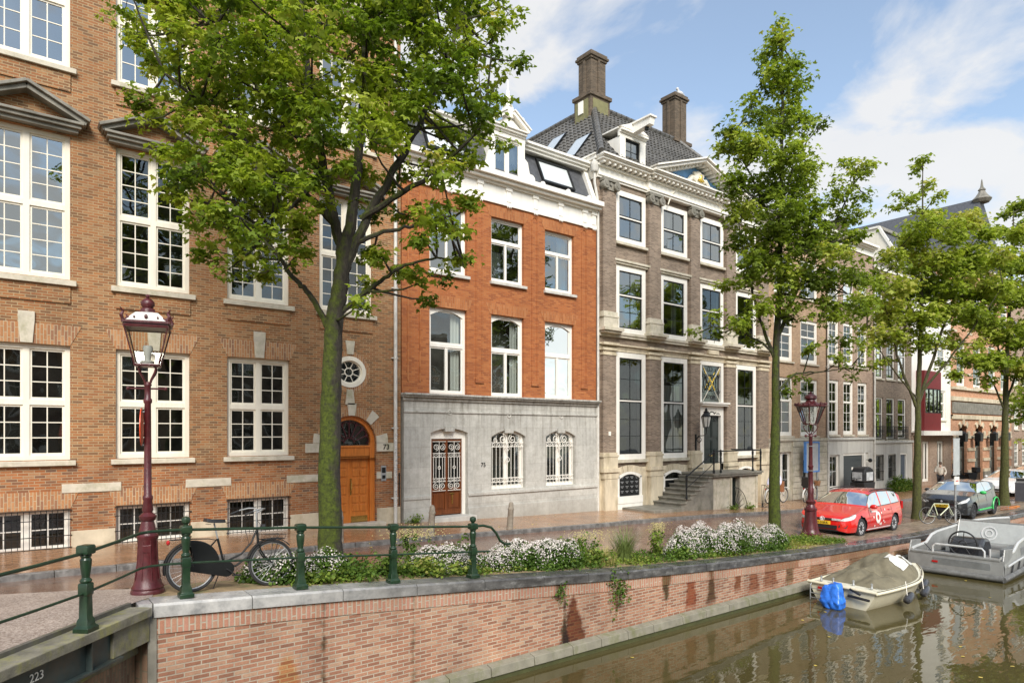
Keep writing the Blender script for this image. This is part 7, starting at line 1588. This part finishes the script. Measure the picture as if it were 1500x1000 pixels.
# road bicycle leaning on the sign pole
pale = plain('pale yellow green frame', (.62, .66, .46), .35)
t = thing('racing_bicycle', 'pale framed racing bicycle with drop handlebar leaning on the sign pole', 'bicycle', (28.85, 10.66, -1.27), R(-14)); t.rotation_euler = (R(-6), 0, R(-36))
for x in (0, 1.02): wheel(t, x, .34, .014, 20)
f = MB(); bb = (.44, 0, .27); sp_ = (.30, 0, .80); h0, h1 = (.90, 0, .66), (.87, 0, .80)
for a, c, r_ in ((bb, sp_, .016), (sp_, (.86, 0, .78), .016), (bb, (.90, 0, .68), .019), (h0, h1, .02)): f.tube([a, c], r_, 8)
for s_ in (-.05, .05): f.tube([sp_, (0, s_, .34)], .009, 6); f.tube([bb, (0, s_, .34)], .010, 6); f.tube([h0, (.95, s_, .5), (1.02, s_, .34)], .011, 6)
f.build('frame', pale, t, smooth=True)
f = MB(); f.tube([sp_, (.27, 0, .93)], .012, 6); f.tube([h1, (.86, 0, .88), (.95, 0, .89)], .012, 6)
for s_ in (-1, 1): f.tube([(.95, 0, .89), (.95, s_*.2, .89), (1.05, s_*.21, .87), (1.06, s_*.21, .80), (.97, s_*.21, .76)], .012, 6)
f.build('handlebar', 'plastic', t, smooth=True); MB().ball((.26, 0, .945), .13, 10, 6, (1, .5, .22)).build('saddle', 'plastic', t, smooth=True); MB().lathe([(0, -.01), (.09, -.01), (.09, .01), (0, .01)], (.44, -.05, .27), 16, axis='y').build('chainring', 'plastic', t)
t = thing('fallen_bicycle', 'orange bicycle lying on the quay at the far right', 'bicycle', (36.2, 10.4, -1.2), R(20)); t.rotation_euler = (R(78), 0, R(15)); 
for x in (0, 1.02): wheel(t, x, .33, .018, 16, tm=plain('orange tyre', (.45, .14, .03), .6))
f = MB(); f.tube([(.44, 0, .27), (.3, 0, .75), (.86, 0, .75), (.44, 0, .27)], .018, 6); f.tube([(.86, 0, .75), (1.02, 0, .33)], .016, 6); f.tube([(.3, 0, .75), (0, 0, .33), (.44, 0, .27)], .012, 6); f.build('frame', plain('orange paint', (.6, .2, .03), .4), t, smooth=True)
# cargo bike with a black box hood
t = thing('cargo_bike', 'black cargo bike with hooded box and clear window by the garage house', 'cargo bike', (36.6, 16.9, zf(36.6)), R(0))
MB().prism([(-.1, .25), (1.0, .25), (1.15, .85), (-.15, .85)], -.38, .38).build('box', 'plastic', t, bevel=.03); MB().prism([(-.12, .85), (1.12, .85), (1.1, 1.25), (.95, 1.55), (.6, 1.68), (.1, 1.62), (-.08, 1.3)], -.37, .37).build('rain_hood', 'plastic', t, bevel=.08)
MB().box(-.16, -.125, -.25, .25, .95, 1.4).box(.1, .85, -.385, -.375, .95, 1.4).build('clear_window', plain('clear hood window', (.5, .52, .53), .1, var=.3, scale=5), t)
wheel(t, .25, .28); wheel(t, -.9, .33); MB().tube([(-.9, 0, .33), (-.5, 0, .75), (-.1, 0, .5)], .02, 6).tube([(-.5, 0, .75), (-.55, 0, 1.0)], .015, 6).tube([(-.3, -.28, 1.1), (-.2, 0, 1.05), (-.3, .28, 1.1)], .015, 6).tube([(-.2, 0, 1.05), (-.1, 0, .5)], .02, 6).build('frame', 'black', t, smooth=True); MB().ball((-.56, 0, 1.02), .13, 8, 6, (1, .6, .3)).build('saddle', 'plastic', t)
# motor scooter
t = thing('motor_scooter', 'black motor scooter parked before the arched orange building', 'scooter', (50.8, 16.2, zf(50)), R(150))
for x in (0, 1.3): wheel(t, x, .28, .06, 8)
MB().prism([(-.2, .45), (.1, .35), (.5, .25), (.9, .3), (1.05, .6), (1.1, 1.0), (1.25, 1.05), (1.2, .95), (1.35, .65), (1.1, .25), (.9, .18), (.4, .18), (.2, .5), (.3, .75), (-.3, .85)][::-1], -.17, .17).build('body', 'black', t, bevel=.05); MB().box(-.35, .4, -.15, .15, .8, .9).build('seat', 'plastic', t, bevel=.04)
MB().box(1.15, 1.2, -.2, .2, 1.1, 1.5).build('windscreen', plain('smoked screen', (.15, .16, .17), .1), t); MB().tube([(1.05, -.35, 1.1), (1.15, 0, 1.05), (1.05, .35, 1.1)], .02, 6).build('handlebar', 'zinc', t); MB().box(-.55, -.2, -.2, .2, .9, 1.25).build('top_box', 'plastic', t, bevel=.04)

# ================================================================== street furniture
t = thing('sign_board', 'white backed traffic board on a grey pole behind the racing bicycle', 'sign', (30.6, 10.3, -1.28)); MB().tube([(0, 0, 0), (0, 0, 3.3)], .038, 10).build('pole', 'zinc', t, smooth=True)
sg_m = plain('grey sign back', (.52, .54, .53), .45, metal=.3); MB().box(-.32, .32, -.045, -.03, 1.9, 3.35).box(-.34, .34, -.05, -.025, 3.33, 3.37).box(-.34, .34, -.05, -.025, 1.88, 1.92).build('board', sg_m, t); MB().box(-.25, .25, -.06, -.035, 1.5, 1.82).build('small_panel', 'white', t)
MB().box(-.14, .14, -.064, -.058, 1.63, 1.67).build('red_bar', plain('red film', (.6, .03, .03), .5), t)
t = thing('litter_bin', 'steel litter bin with flap lid at the right edge of the quay', 'litter bin', (42.3, 11.2, -1.28), R(10)); MB().box(-.28, .28, -.26, .26, .0, 1.02).build('bin_body', plain('brushed steel', (.45, .45, .44), .35, metal=.6, var=.1), t, bevel=.03); MB().box(-.30, -.27, -.24, .24, .05, 1.0).box(-.27, .1, -.275, -.262, .05, .98).build('side_panel', plain('dark bin panel', (.06, .06, .07), .5), t)
MB().prism([(-.26, 1.02), (.26, 1.02), (.12, 1.12), (.28, 1.22), (-.28, 1.22), (-.10, 1.12)], -.22, .22).build('bin_lid', plain('steel lid', (.35, .35, .35), .35, metal=.6), t)
t = thing('notice_board', 'tall blue framed notice board standing before the rusticated stone house base', 'notice board', (32.95, 17.55, zf(33)), R(-4)); MB().box(-.55, .55, -.03, .03, 1.5, 2.95).build('panel', plain('grey poster panel', (.50, .52, .52), .6, var=.1), t)
b = MB(); b.box(-.61, -.54, -.06, .06, 1.44, 3.01); b.box(.54, .61, -.06, .06, 1.44, 3.01); b.box(-.54, .54, -.06, .06, 1.44, 1.51); b.box(-.54, .54, -.06, .06, 2.94, 3.01); b.build('frame', 'blue_paint', t); MB().box(-.5, -.42, -.03, .03, 0, 1.44).box(.42, .5, -.03, .03, 0, 1.44).build('leg', 'zinc', t)
# lantern on the mansion wall
t = thing('wall_lantern', 'black iron lantern on a curled bracket beside the mansion front door', 'wall lantern', (23.75, T3-.2, 2.3))
b = MB(); b.box(-.03, .03, -.02, .04, -.75, -.05); b.tube([(0, 0, -.25), (.0, -.15, -.12), (.0, -.40, -.10), (.0, -.55, .0), (.0, -.52, .12)], .018, 6); spiral(b, (0, 0), -.2, .0001, 1, 1, 0, .001, 2); b.ring((0, -.16, -.28), .11, .014, 14, 5, axis='x'); b.tube([(0, -.52, .1), (0, -.52, .25)], .03, 8); b.build('bracket', 'black', t, smooth=True)
b = MB(); g_ = MB(); c_ = (0, -.52)
for i in range(6):
    a, d_ = 2*PI*i/6, 2*PI*(i+1)/6; p0 = (.12*math.cos(a), c_[1]+.12*math.sin(a), .25); p1 = (.20*math.cos(a), c_[1]+.20*math.sin(a), .70); q0_ = (.12*math.cos(d_), c_[1]+.12*math.sin(d_), .25); q1_ = (.20*math.cos(d_), c_[1]+.20*math.sin(d_), .70)
    b.tube([p0, p1], .014, 5); b.tube([p1, q1_], .018, 5); b.tube([p0, q0_], .015, 5); b.tube([p1, (.0, c_[1], .95)], .012, 4); g_.quad(p0, q0_, q1_, p1)
b.lathe([(.21, .70), (.10, .86), (.12, .9), (.05, .95), (.06, 1.0), (.0, 1.08)], (0, c_[1], 0), 6); b.build('lantern_frame', 'black', t); g_.build('lantern_glass', plain('frosted lantern glass', (.6, .6, .55), .3), t)
t = thing('gull', 'grey gull perched on top of the right chimney', 'bird', (27.2, 21.35, 19.27)); MB().ball((0, 0, .16), .16, 10, 8, (1.5, .7, .7)).ball((-.22, 0, .32), .075, 8, 6).tube([(-.15, 0, .2), (-.21, 0, .31)], [.08, .06], 8).tube([(-.28, 0, .32), (-.36, 0, .30)], [.02, .006], 5).tube([(0, .03, 0), (0, .03, .08)], .012, 4).tube([(0, -.03, 0), (0, -.03, .08)], .012, 4).tube([(.1, 0, .18), (.42, 0, .14)], [.08, .01], 6).build('body', plain('gull feathers', (.6, .6, .6), .7), t, smooth=True)

# ================================================================== boats
hull_m = plain('stained cream gelcoat', (.74, .69, .52), .35, var=.08, scale=2.5, dirt=(.45, .30, .12), dirt_amt=.4); canvas = plain('olive canvas cover', (.165, .145, .095), .85, var=.25, scale=4, bumpy=.25, dirt=(.13, .12, .075), dirt_amt=.5); deck_m = plain('white deck', (.72, .69, .56), .4, var=.08, dirt=(.35, .32, .2), dirt_amt=.4)
B_ = thing('motor_boat', 'cream motor boat under an olive canvas cover with its outboard wrapped in blue tarp', 'boat', (16.95, 8.25, WATER), R(-1)); BL, BW = 3.72, .93
B_.rotation_euler = (0, 0, R(-3)); B_.scale = (1, 1, .94)
def hsec(x):   # half width and gunwale height along the boat, bow towards +x
    u = x/BL; return BW*(.93+.07*math.sin(PI*min(1, u*1.3)))*(1-max(0, (u-.45)/.55)**2.3*.97), .50+.16*u*u
h = MB(); n = 26; JJ = 7
for i in range(n+1):
    x = BL*i/n; hw, zg = hsec(x); rk = .22*max(0, (x/BL-.6)/.4)**2
    for j in range(-JJ, JJ+1):
        q = abs(j)/JJ; y = hw*math.copysign(q**.45*(.82+.18*q), j) if j else 0; z = -.28+(zg+.28)*q**1.9; h.v.append((x+rk*q-(0 if i else .04*(1-q)), y, z))
K = 2*JJ+1
for i in range(n):
    for j in range(K-1): a = i*K+j; h.f.append((a, a+K, a+K+1, a+1))
h.f.append(tuple(range(K))); hull = h.build('hull', hull_m, B_, smooth=True)
d_ = MB()
for i in range(n):
    xa, xb = BL*i/n, BL*(i+1)/n; (ha, za_), (hb, zb_) = hsec(xa), hsec(xb); ra, rb2 = [.22*max(0, (x/BL-.6)/.4)**2 for x in (xa, xb)]
    for s_ in (-1, 1):
        ia, ib = max(0, ha-.28), max(0, hb-.28); 
        if i < 3: ia = ib = 0
        d_.quad((xa+ra, s_*ha, za_), (xb+rb2, s_*hb, zb_), (xb+rb2, s_*ib, zb_+.02), (xa+ra, s_*ia, za_+.02))
d_.build('deck', deck_m, B_, fix=False)
for s_ in (-1, 1):
    pts = [(BL*i/n+.22*max(0, (i/n-.6)/.4)**2, s_*(hsec(BL*i/n)[0]+.005), hsec(BL*i/n)[1]-.02) for i in range(n+1)]; MB().tube(pts, .045, 8).build('rub_rail', hull_m, B_, smooth=True); MB().tube([(x, y*1.005, z+.045) for x, y, z in pts], .014, 5).build('rope_trim', plain('dark rope', (.12, .11, .08), .9), B_)
MB().tube([(-.02, y, .50) for y in np.linspace(-.9, .9, 8)], .04, 8).build('rub_rail', hull_m, B_, smooth=True)
# canvas: ridge high over the windscreen, sagging aft
cv = MB(); nc, mc = 44, 26; random.seed(5); rr_ = np.random.default_rng(9); ph_ = rr_.uniform(0, 6, 8)
for i in range(nc+1):
    u = i/nc; x = .40+3.0*u; hw, zg = hsec(min(x, BL-.01)); hw = max(.03, hw-.10); rid = interp([(0, .10), (.18, .24), (.4, .44), (.60, .56), (.74, .48), (.88, .22), (1, .05)], u)
    for j in range(mc+1):
        v = j/mc*2-1; sh = 1-abs(v)**2.3; kf = 1-.85*math.exp(-((u-.67)/.16)**2); fold = kf*.07*math.sin(6*v+9*u+ph_[0])*sh*(1-u)+kf*.035*math.sin(14*u+5*v+ph_[1])*(abs(v)*sh)+.02*math.sin(23*u-9*v)*sh
        crumple = .022*math.sin(31*u+12*v+ph_[2])*math.sin(9*u-21*v+ph_[3])*sh+.03*math.sin(17*v+4*math.sin(9*u)+ph_[4])*sh*(1-u)
        end = min(1, i/4)**.6; cv.v.append((x+.03*math.sin(5*v)-(.03 if i == 0 else 0), hw*v*(1.03 if abs(v) > .97 else 1), zg+(.045+rid*sh**.8+fold+crumple-.10*math.exp(-((u-.33)/.1)**2)*sh)*end-(.03 if abs(v) > .97 or i == 0 else 0)))
for i in range(nc):
    for j in range(mc): a = i*(mc+1)+j; cv.f.append((a, a+mc+1, a+mc+2, a+1))
cvo = cv.build('canvas_cover', canvas, B_, smooth=True, fix=False); cvo.data.set_sharp_from_angle(angle=PI) if hasattr(cvo.data, 'set_sharp_from_angle') else None
def cpt(u, v, off=.02):
    i, j = int(u*nc), int((v+1)/2*mc); p = Vector(cv.v[i*(mc+1)+j]); return (p.x-off*.4, p.y+math.copysign(off*.5, v), p.z+off)
for (u0, u1, v0, v1) in ((.48, .63, -.74, -.12), (.67, .81, -.74, -.16)):
    w_ = MB(); nn_ = 8
    G = [[cpt(u0+(u1-u0)*a/nn_+.03*(b_/nn_), v0+(v1-v0)*b_/nn_, .014) for b_ in range(nn_+1)] for a in range(nn_+1)]
    for a in range(nn_):
        for c in range(nn_): w_.quad(G[a][c], G[a+1][c], G[a+1][c+1], G[a][c+1])
    w_.build('clear_window', plain('milky vinyl window', (.72, .71, .66), .25, var=.08), cvo, fix=False)
seam_m = plain('pale seam', (.30, .265, .18), .8)
for u in (.25, .65): MB().tube([cpt(u, v, .006) for v in np.linspace(-.92, .92, 24)], .007, 5).build('canvas_seam', seam_m, cvo)
for x, y in ((.28, -.62), (.30, -.15), (.15, .62), (.15, .3)): MB().lathe([(.03, 0), (.035, .04), (.02, .06), (.03, .14), (.0, .16)], (x, y, .52), 8).build('cleat', 'zinc', B_, smooth=True)
lad = MB()
for y in (.42, .78): lad.tube([(-.02, y, .48), (-.10, y, .42), (-.10, y, .02)], .014, 6)
for z in (.34, .21, .08): lad.tube([(-.10, .42, z), (-.10, .78, z)], .013, 6)
lad.build('boarding_ladder', 'zinc', B_, smooth=True); MB().box(-.03, -.005, .50, .62, .30, .40).build('red_reflector', redl_m, B_)
tp_ = MB(); rng = np.random.default_rng(4); nt_, mt_ = 44, 48
for i in range(nt_+1):
    k = i/nt_; r_ = interp([(0, .01), (.02, .16), (.12, .195), (.4, .22), (.65, .245), (.85, .20), (.95, .12), (1, .02)], k); z = .64-.72*k
    for j in range(mt_):
        a = 2*PI*j/mt_; w__ = (abs(math.cos(a))**5+abs(math.sin(a))**5)**-.2*(1+.06*math.sin(3*a+2*k)+(.03+.10*k)*(abs(math.sin(4.5*a+1.5*math.sin(5*k)))-.5)+.05*k*math.sin(11*a+4*k)+.025*math.sin(19*k+3*math.sin(4*a))+.015*math.sin(31*a+23*k)); tp_.v.append((-.34+r_*w__*math.cos(a)*.85-.10*k, .02+r_*w__*math.sin(a)*1.05-.10*k*k, z-.05*math.sin(a)*(1-k)))
for i in range(nt_):
    for j in range(mt_): a, c = i*mt_+j, i*mt_+(j+1) % mt_; tp_.f.append((a, c, c+mt_, a+mt_))
tp_.build('blue_tarp', plain('bright blue tarp', (.03, .17, .68), .32, var=.4, scale=7, bumpy=.3), B_, smooth=True)
MB().box(-.22, -.0, -.07, .07, .25, .5).tube([(-.36, .02, .05), (-.36, .02, -.3)], .05, 8).tube([(-.05, -.25, .50), (-.15, -.55, .42)], .03, 6).tube([(-.05, -.2, .32), (-.1, -.75, .30)], .035, 8).build('outboard_bracket', 'plastic', B_)
fm_ = plain('dark rubber fender', (.035, .035, .04), .3, coat=.4)
for i, (x, lab) in enumerate(((1.25, 'black fender hanging at the stern side of the canvas covered boat'), (2.35, 'black fender amidships on the canvas covered boat'), (3.2, 'black fender nearest the bow of the canvas covered boat'))):
    hw, zg = hsec(x); t = thing('boat_fender', lab, 'fender', (16.95+x, 8.25-.052*x-hw-.10, WATER), 0, 'fenders hanging on the canvas covered boat')
    b = MB(); b.lathe([(.02, -.24), (.085, -.2), (.10, -.12), (.10, .12), (.085, .2), (.02, .24)], (0, 0, 0), 14, axis='x'); o = b.build('fender_body', fm_, t, smooth=True); o.location = (0, 0, .22); o.rotation_euler = (0, R(-12), R(8)); MB().tube([(-.1, 0, .28), (0, .08, .62)], .008, 4).build('rope', 'white', t)

alu = plain('aluminium plate', (.38, .38, .365), .38, metal=.55, var=.15, scale=3, dirt=(.25, .25, .24), dirt_amt=.5); alu2 = plain('darker aluminium', (.27, .28, .28), .42, metal=.5, var=.2, scale=3)
A_ = thing('work_boat', 'open grey aluminium work boat with big wheel rim and covered motor console', 'boat', (23.25, 7.85, WATER), R(0)); A_.rotation_euler = (0, 0, R(3))
HB = 1.28; AL = 8.0
hb_ = MB(); prof = lambda x: (HB*(1-max(0, (x-5.5)/3.2)**2), interp([(0, .66), (.05, .68), (1.3, .72), (1.8, .92), (2.3, .98), (8, 1.06)], x))
xs_ = [0, .3, .7, 1.0, 1.3, 1.55, 1.8, 2.05, 2.3, 3, 4, 5, 5.8, 6.6, 7.2, 7.7, 8.0]
for s_ in (-1, 1):
    o_ = []
    for x in xs_: w_, z = prof(x); o_.append([(x, s_*(w_-.22), -.25), (x, s_*(w_-.02), .12), (x, s_*w_, .42), (x, s_*(w_-.05), z), (x, s_*(w_-.14), z), (x, s_*(w_-.12), .35)])
    for a, c in zip(o_, o_[1:]):
        for q in range(5): hb_.quad(a[q], c[q], c[q+1], a[q+1])
for z0_, z1_, x0_, x1_ in ((-.25, .12, .02, -.10),): pass
hb_.prism([(-.12, .18), (-.02, -.25), (.02, -.25), (.02, .62), (-.08, .62)][::-1], -HB+.02, HB-.02)
hb_.box(0, 7.6, -HB+.15, HB-.15, .22, .30); hb_.build('hull', alu, A_)
tr_ = MB(); tr_.box(-.11, -.085, -.95, .55, .30, .52); tr_.build('stern_panel', alu2, A_, bevel=.01)
tr_ = MB(); tr_.box(-.10, .22, -HB+.1, HB-.1, .60, .66)
for s_ in (-1, 1): tr_.prism([(-.1, .40), (.9, .66), (.95, .88), (.1, .95), (-.06, .62)], min(s_*(HB-.02), s_*(HB-.06)), max(s_*(HB-.02), s_*(HB-.06)))
tr_.build('stern_deck', alu, A_, bevel=.01)
tr_ = MB()
for s_ in (-1, 1):
    pts = [(x, s_*(prof(x)[0]-.09), prof(x)[1]+.02) for x in xs_]; tr_.tube(pts, .045, 7)
    tr_.tube([(.3, s_*(HB+.01), .43)]+[(x, s_*(prof(x)[0]+.02), .46+.02*x) for x in xs_[4:]], .03, 6)
tr_.build('gunwale_tube', plain('pale aluminium tube', (.68, .68, .66), .35, metal=.4, var=.06), A_, smooth=True)
sk_ = MB(); sk_.tube([(-.16, y, .10) for y in np.linspace(-HB, HB, 10)], .09, 10)
for s_ in (-1, 1): sk_.tube([(-.16, s_*HB, .10)]+[(x, s_*(prof(x)[0]+.03), .12+.01*x) for x in xs_[1:]], .08, 8)
sk_.build('rubber_fender_belt', plain('grey rubber belt', (.12, .12, .115), .55, var=.25, dirt=(.3, .3, .28), dirt_amt=.5), A_, smooth=True)
sk_ = MB()
for i in range(9): x = .7+i*.75; sk_.obox((x, -prof(x)[0]-.015, .20), (x+.16, -prof(x)[0]-.015, .44), .10, .02, up=(0, 1, 0))
sk_.build('hull_rib', 'plastic', A_)
MB().box(-.125, -.11, .42, .58, .36, .42).build('red_reflector', redl_m, A_); 
ho = MB(); ho.tube([(.10, -.75, .62), (.10, -.75, .82), (.12, -.68, .90), (.12, .55, .90), (.10, .62, .82), (.10, .62, .62)], .032, 8); ho.tube([(.55, -.78, .3), (.55, -.78, .85)], .03, 6); ho.build('stern_hoop', plain('pale aluminium tube', (.68, .68, .66), .35, metal=.4), A_, smooth=True)
wr = MB(); wr.ring((.62, -.05, .92), .38, .026, 40, 8, axis='x'); wr.ring((.62, -.05, .92), .10, .02, 16, 6, axis='x')
for i in range(5): a = .4+2*PI*i/5; wr.tube([(.62, -.05+.08*math.cos(a), .92+.08*math.sin(a)), (.62, -.05+.38*math.cos(a), .92+.38*math.sin(a))], .012, 5)
wr.tube([(.62, -.05, .92), (1.1, -.05, .8)], .03, 6); wr.build('steering_wheel', 'plastic', A_, smooth=True)
co = MB(); co.prism([(.95, .3), (1.7, .3), (1.95, .75), (1.75, 1.02), (1.2, 1.08), (.88, .85)], -.5, .42); co.build('covered_console', plain('black vinyl cover', (.035, .036, .04), .3, var=.3, bumpy=.2, coat=.3), A_, bevel=.10)
sh = MB(); sh.prism([(4.2, .5), (4.25, .5), (4.5, 1.22), (4.45, 1.22)], -1.08, 1.08); sh.prism([(4.2, .48), (4.3, .48), (4.3, .56), (4.2, .56)], -1.2, 1.2); sh.build('bow_shield', plain('pale grey screen', (.50, .52, .50), .3, metal=.2, var=.08), A_)
sh = MB(); sh.tube([(4.48, -1.1, 1.24), (4.48, 1.1, 1.24)], .03, 6); sh.tube([(4.22, -1.12, .5), (4.48, -1.1, 1.24)], .03, 6); sh.tube([(4.22, 1.12, .5), (4.48, 1.1, 1.24)], .03, 6); sh.build('shield_frame', alu, A_, smooth=True)
so2 = MB()
for r_ in (.09, .2):
    for i in range(20):
        a, c = 2*PI*i/20, 2*PI*(i+1)/20; f_ = lambda r__, a_: (4.34+.33*(r__*math.sin(a_)), .15+r__*math.cos(a_), .86+r__*math.sin(a_)); p4 = [f_(r_, a), f_(r_+.04, a), f_(r_+.04, c), f_(r_, c)]; so2.quad(*[(x-.035, y, z) for x, y, z in p4])
so2.build('ring_mark', plain('faded ring mark', (.62, .63, .62), .5), A_, fix=False)
bh_ = MB(); bh_.box(2.6, 3.9, -1.0, -.55, .30, .58); bh_.box(2.6, 3.9, .55, 1.0, .30, .58); bh_.box(1.2, 1.25, -1.1, 1.1, .30, .55); bh_.build('side_bench', alu2, A_, bevel=.01)
rp = MB(); rp.tube([(.4, .95, .85), (.35, .75, .65), (.6, .85, .6), (.5, .5, .62), (.3, .7, .64), (.9, 1.0, .5)], .016, 6); rp.build('mooring_rope', 'plastic', A_, smooth=True)
text_mesh('hull_letters', 'SYS403', .20, 'plastic', A_, (3.1, -HB+.035, .78), depth=.004); MB().box(1.9, 2.6, -HB+.01, -HB+.05, .56, .80).build('side_plate', alu2, A_)

# ================================================================== people
def person(label, loc, rz, J, parts, skin=(.55, .36, .27), hair=(.10, .06, .04)):
    """J: joint -> (x, y, z, radius); the body is one skinned surface, clothes are skinned shells around it"""
    t = thing('person', label, 'person', loc, rz); sm = plain('skin', skin, .6, var=.05)
    def skinned(name, chain, mat, grow=0., sub=2):
        ks = []; [ks.append(j) for e in chain for j in e if j not in ks]; me = bpy.data.meshes.new(name); me.from_pydata([J[k][:3] for k in ks], [(ks.index(a), ks.index(c)) for a, c in chain], [])
        o = bpy.data.objects.new(name, me); C.objects.link(o); o.parent = t; me.materials.append(mat); s_ = o.modifiers.new('skin', 'SKIN'); s_.use_smooth_shade = True
        me.skin_vertices.new() if not me.skin_vertices else None
        for i, k in enumerate(ks): r_ = J[k][3]+grow; me.skin_vertices[0].data[i].radius = (r_, r_*(1.25 if k in ('chest', 'belly', 'pelvis') else 1)); me.skin_vertices[0].data[i].use_root = i == 0
        q = o.modifiers.new('sub', 'SUBSURF'); q.levels = q.render_levels = sub; return o
    body = [('pelvis', 'belly'), ('belly', 'chest'), ('chest', 'neck'), ('neck', 'head')]+[(a+s_, c+s_) if a not in ('chest', 'pelvis') else (a, c+s_) for s_ in 'LR' for a, c in (('chest', 'sh'), ('sh', 'el'), ('el', 'wr'), ('wr', 'hd'), ('pelvis', 'hip'), ('hip', 'kn'), ('kn', 'an'), ('an', 'toe'))]
    skinned('body', body, sm)
    for nm, chain, mat, gr in parts: skinned(nm, chain, mat, gr)
    hx, hy, hz, hr = J['head']; hm = MB(); hm.ball((hx-.012, hy, hz+.05), .105, 14, 10, (1, .88, 1)); hm.v = [v for v in hm.v]; ho_ = hm.build('hair', plain('hair', hair, .7, var=.3, scale=20), t, smooth=True)
    fc = MB(); fc.ball((hx+.095, hy, hz+.01), .018, 6, 5, (1, .8, 1.3)); 
    fc.build('nose', sm, t, smooth=True)
    return t
UP = [('chest', 'belly'), ('belly', 'pelvis'), ('chest', 'shL'), ('shL', 'elL'), ('elL', 'wrL'), ('chest', 'shR'), ('shR', 'elR'), ('elR', 'wrR')]; LO = [('pelvis', 'hipL'), ('hipL', 'knL'), ('knL', 'anL'), ('pelvis', 'hipR'), ('hipR', 'knR'), ('knR', 'anR')]; SH = [('anL', 'toeL')]
walk = dict(pelvis=(0, 0, .94, .115), belly=(.01, 0, 1.1, .11), chest=(.02, 0, 1.32, .125), neck=(.03, 0, 1.5, .05), head=(.05, 0, 1.64, .095), shL=(.02, .19, 1.42, .06), elL=(-.10, .25, 1.17, .042), wrL=(.04, .22, .98, .03), hdL=(.10, .21, .92, .025), shR=(.02, -.19, 1.42, .06), elR=(.12, -.25, 1.18, .042), wrR=(.32, -.18, 1.16, .03), hdR=(.39, -.15, 1.17, .025),
    hipL=(0, .10, .90, .095), knL=(.22, .10, .52, .06), anL=(.26, .10, .09, .04), toeL=(.42, .10, .035, .03), hipR=(0, -.10, .90, .095), knR=(-.02, -.09, .50, .06), anR=(-.34, -.09, .16, .04), toeR=(-.26, -.09, .03, .03))
person('walking person in a cream jacket and dark trousers on the far pavement', (44.9, 15.9, zf(44)), R(185), walk, [('jacket', UP, plain('cream jacket', (.62, .56, .47), .8), .035), ('trousers', LO, plain('dark trousers', (.03, .03, .035), .8), .014), ('left_shoe', [('anL', 'toeL')], plain('white shoe', (.7, .7, .68), .6), .014), ('right_shoe', [('anR', 'toeR')], plain('white shoe', (.7, .7, .68), .6), .014)])
bend = dict(walk); bend.update(chest=(.12, 0, 1.27, .125), belly=(.04, 0, 1.08, .11), neck=(.20, 0, 1.42, .05), head=(.26, 0, 1.55, .095), shL=(.12, .19, 1.36, .06), shR=(.12, -.19, 1.36, .06), elL=(.30, .24, 1.14, .042), wrL=(.50, .2, 1.05, .03), hdL=(.57, .2, 1.04, .025), elR=(.28, -.24, 1.12, .042), wrR=(.48, -.2, 1.03, .03), hdR=(.55, -.2, 1.02, .025), hipR=(0, -.10, .90, .095), knR=(-.02, -.10, .5, .06), anR=(-.08, -.10, .09, .04), toeR=(.08, -.1, .035, .03), hipL=(0, .1, .9, .095), knL=(.1, .1, .52, .06), anL=(.1, .1, .09, .04), toeL=(.26, .1, .035, .03))
pl_ = person('person in a pale lilac jacket with brown shoulder bag, half behind the maple trunk', (26.45, 15.7, zf(26.4)), R(200), bend, [('jacket', UP, plain('pale lilac jacket', (.58, .56, .66), .8), .035), ('trousers', LO, plain('grey trousers', (.25, .25, .28), .8), .014), ('left_shoe', [('anL', 'toeL')], M['plastic'], .014), ('right_shoe', [('anR', 'toeR')], M['plastic'], .014)], hair=(.25, .16, .08))
MB().box(-.12, .20, .2, .34, .75, 1.2).tube([(0, .27, 1.2), (.1, .0, 1.5), (.1, -.2, 1.3)], .015, 5).build('shoulder_bag', plain('brown leather bag', (.30, .12, .05), .6), pl_, bevel=.03)
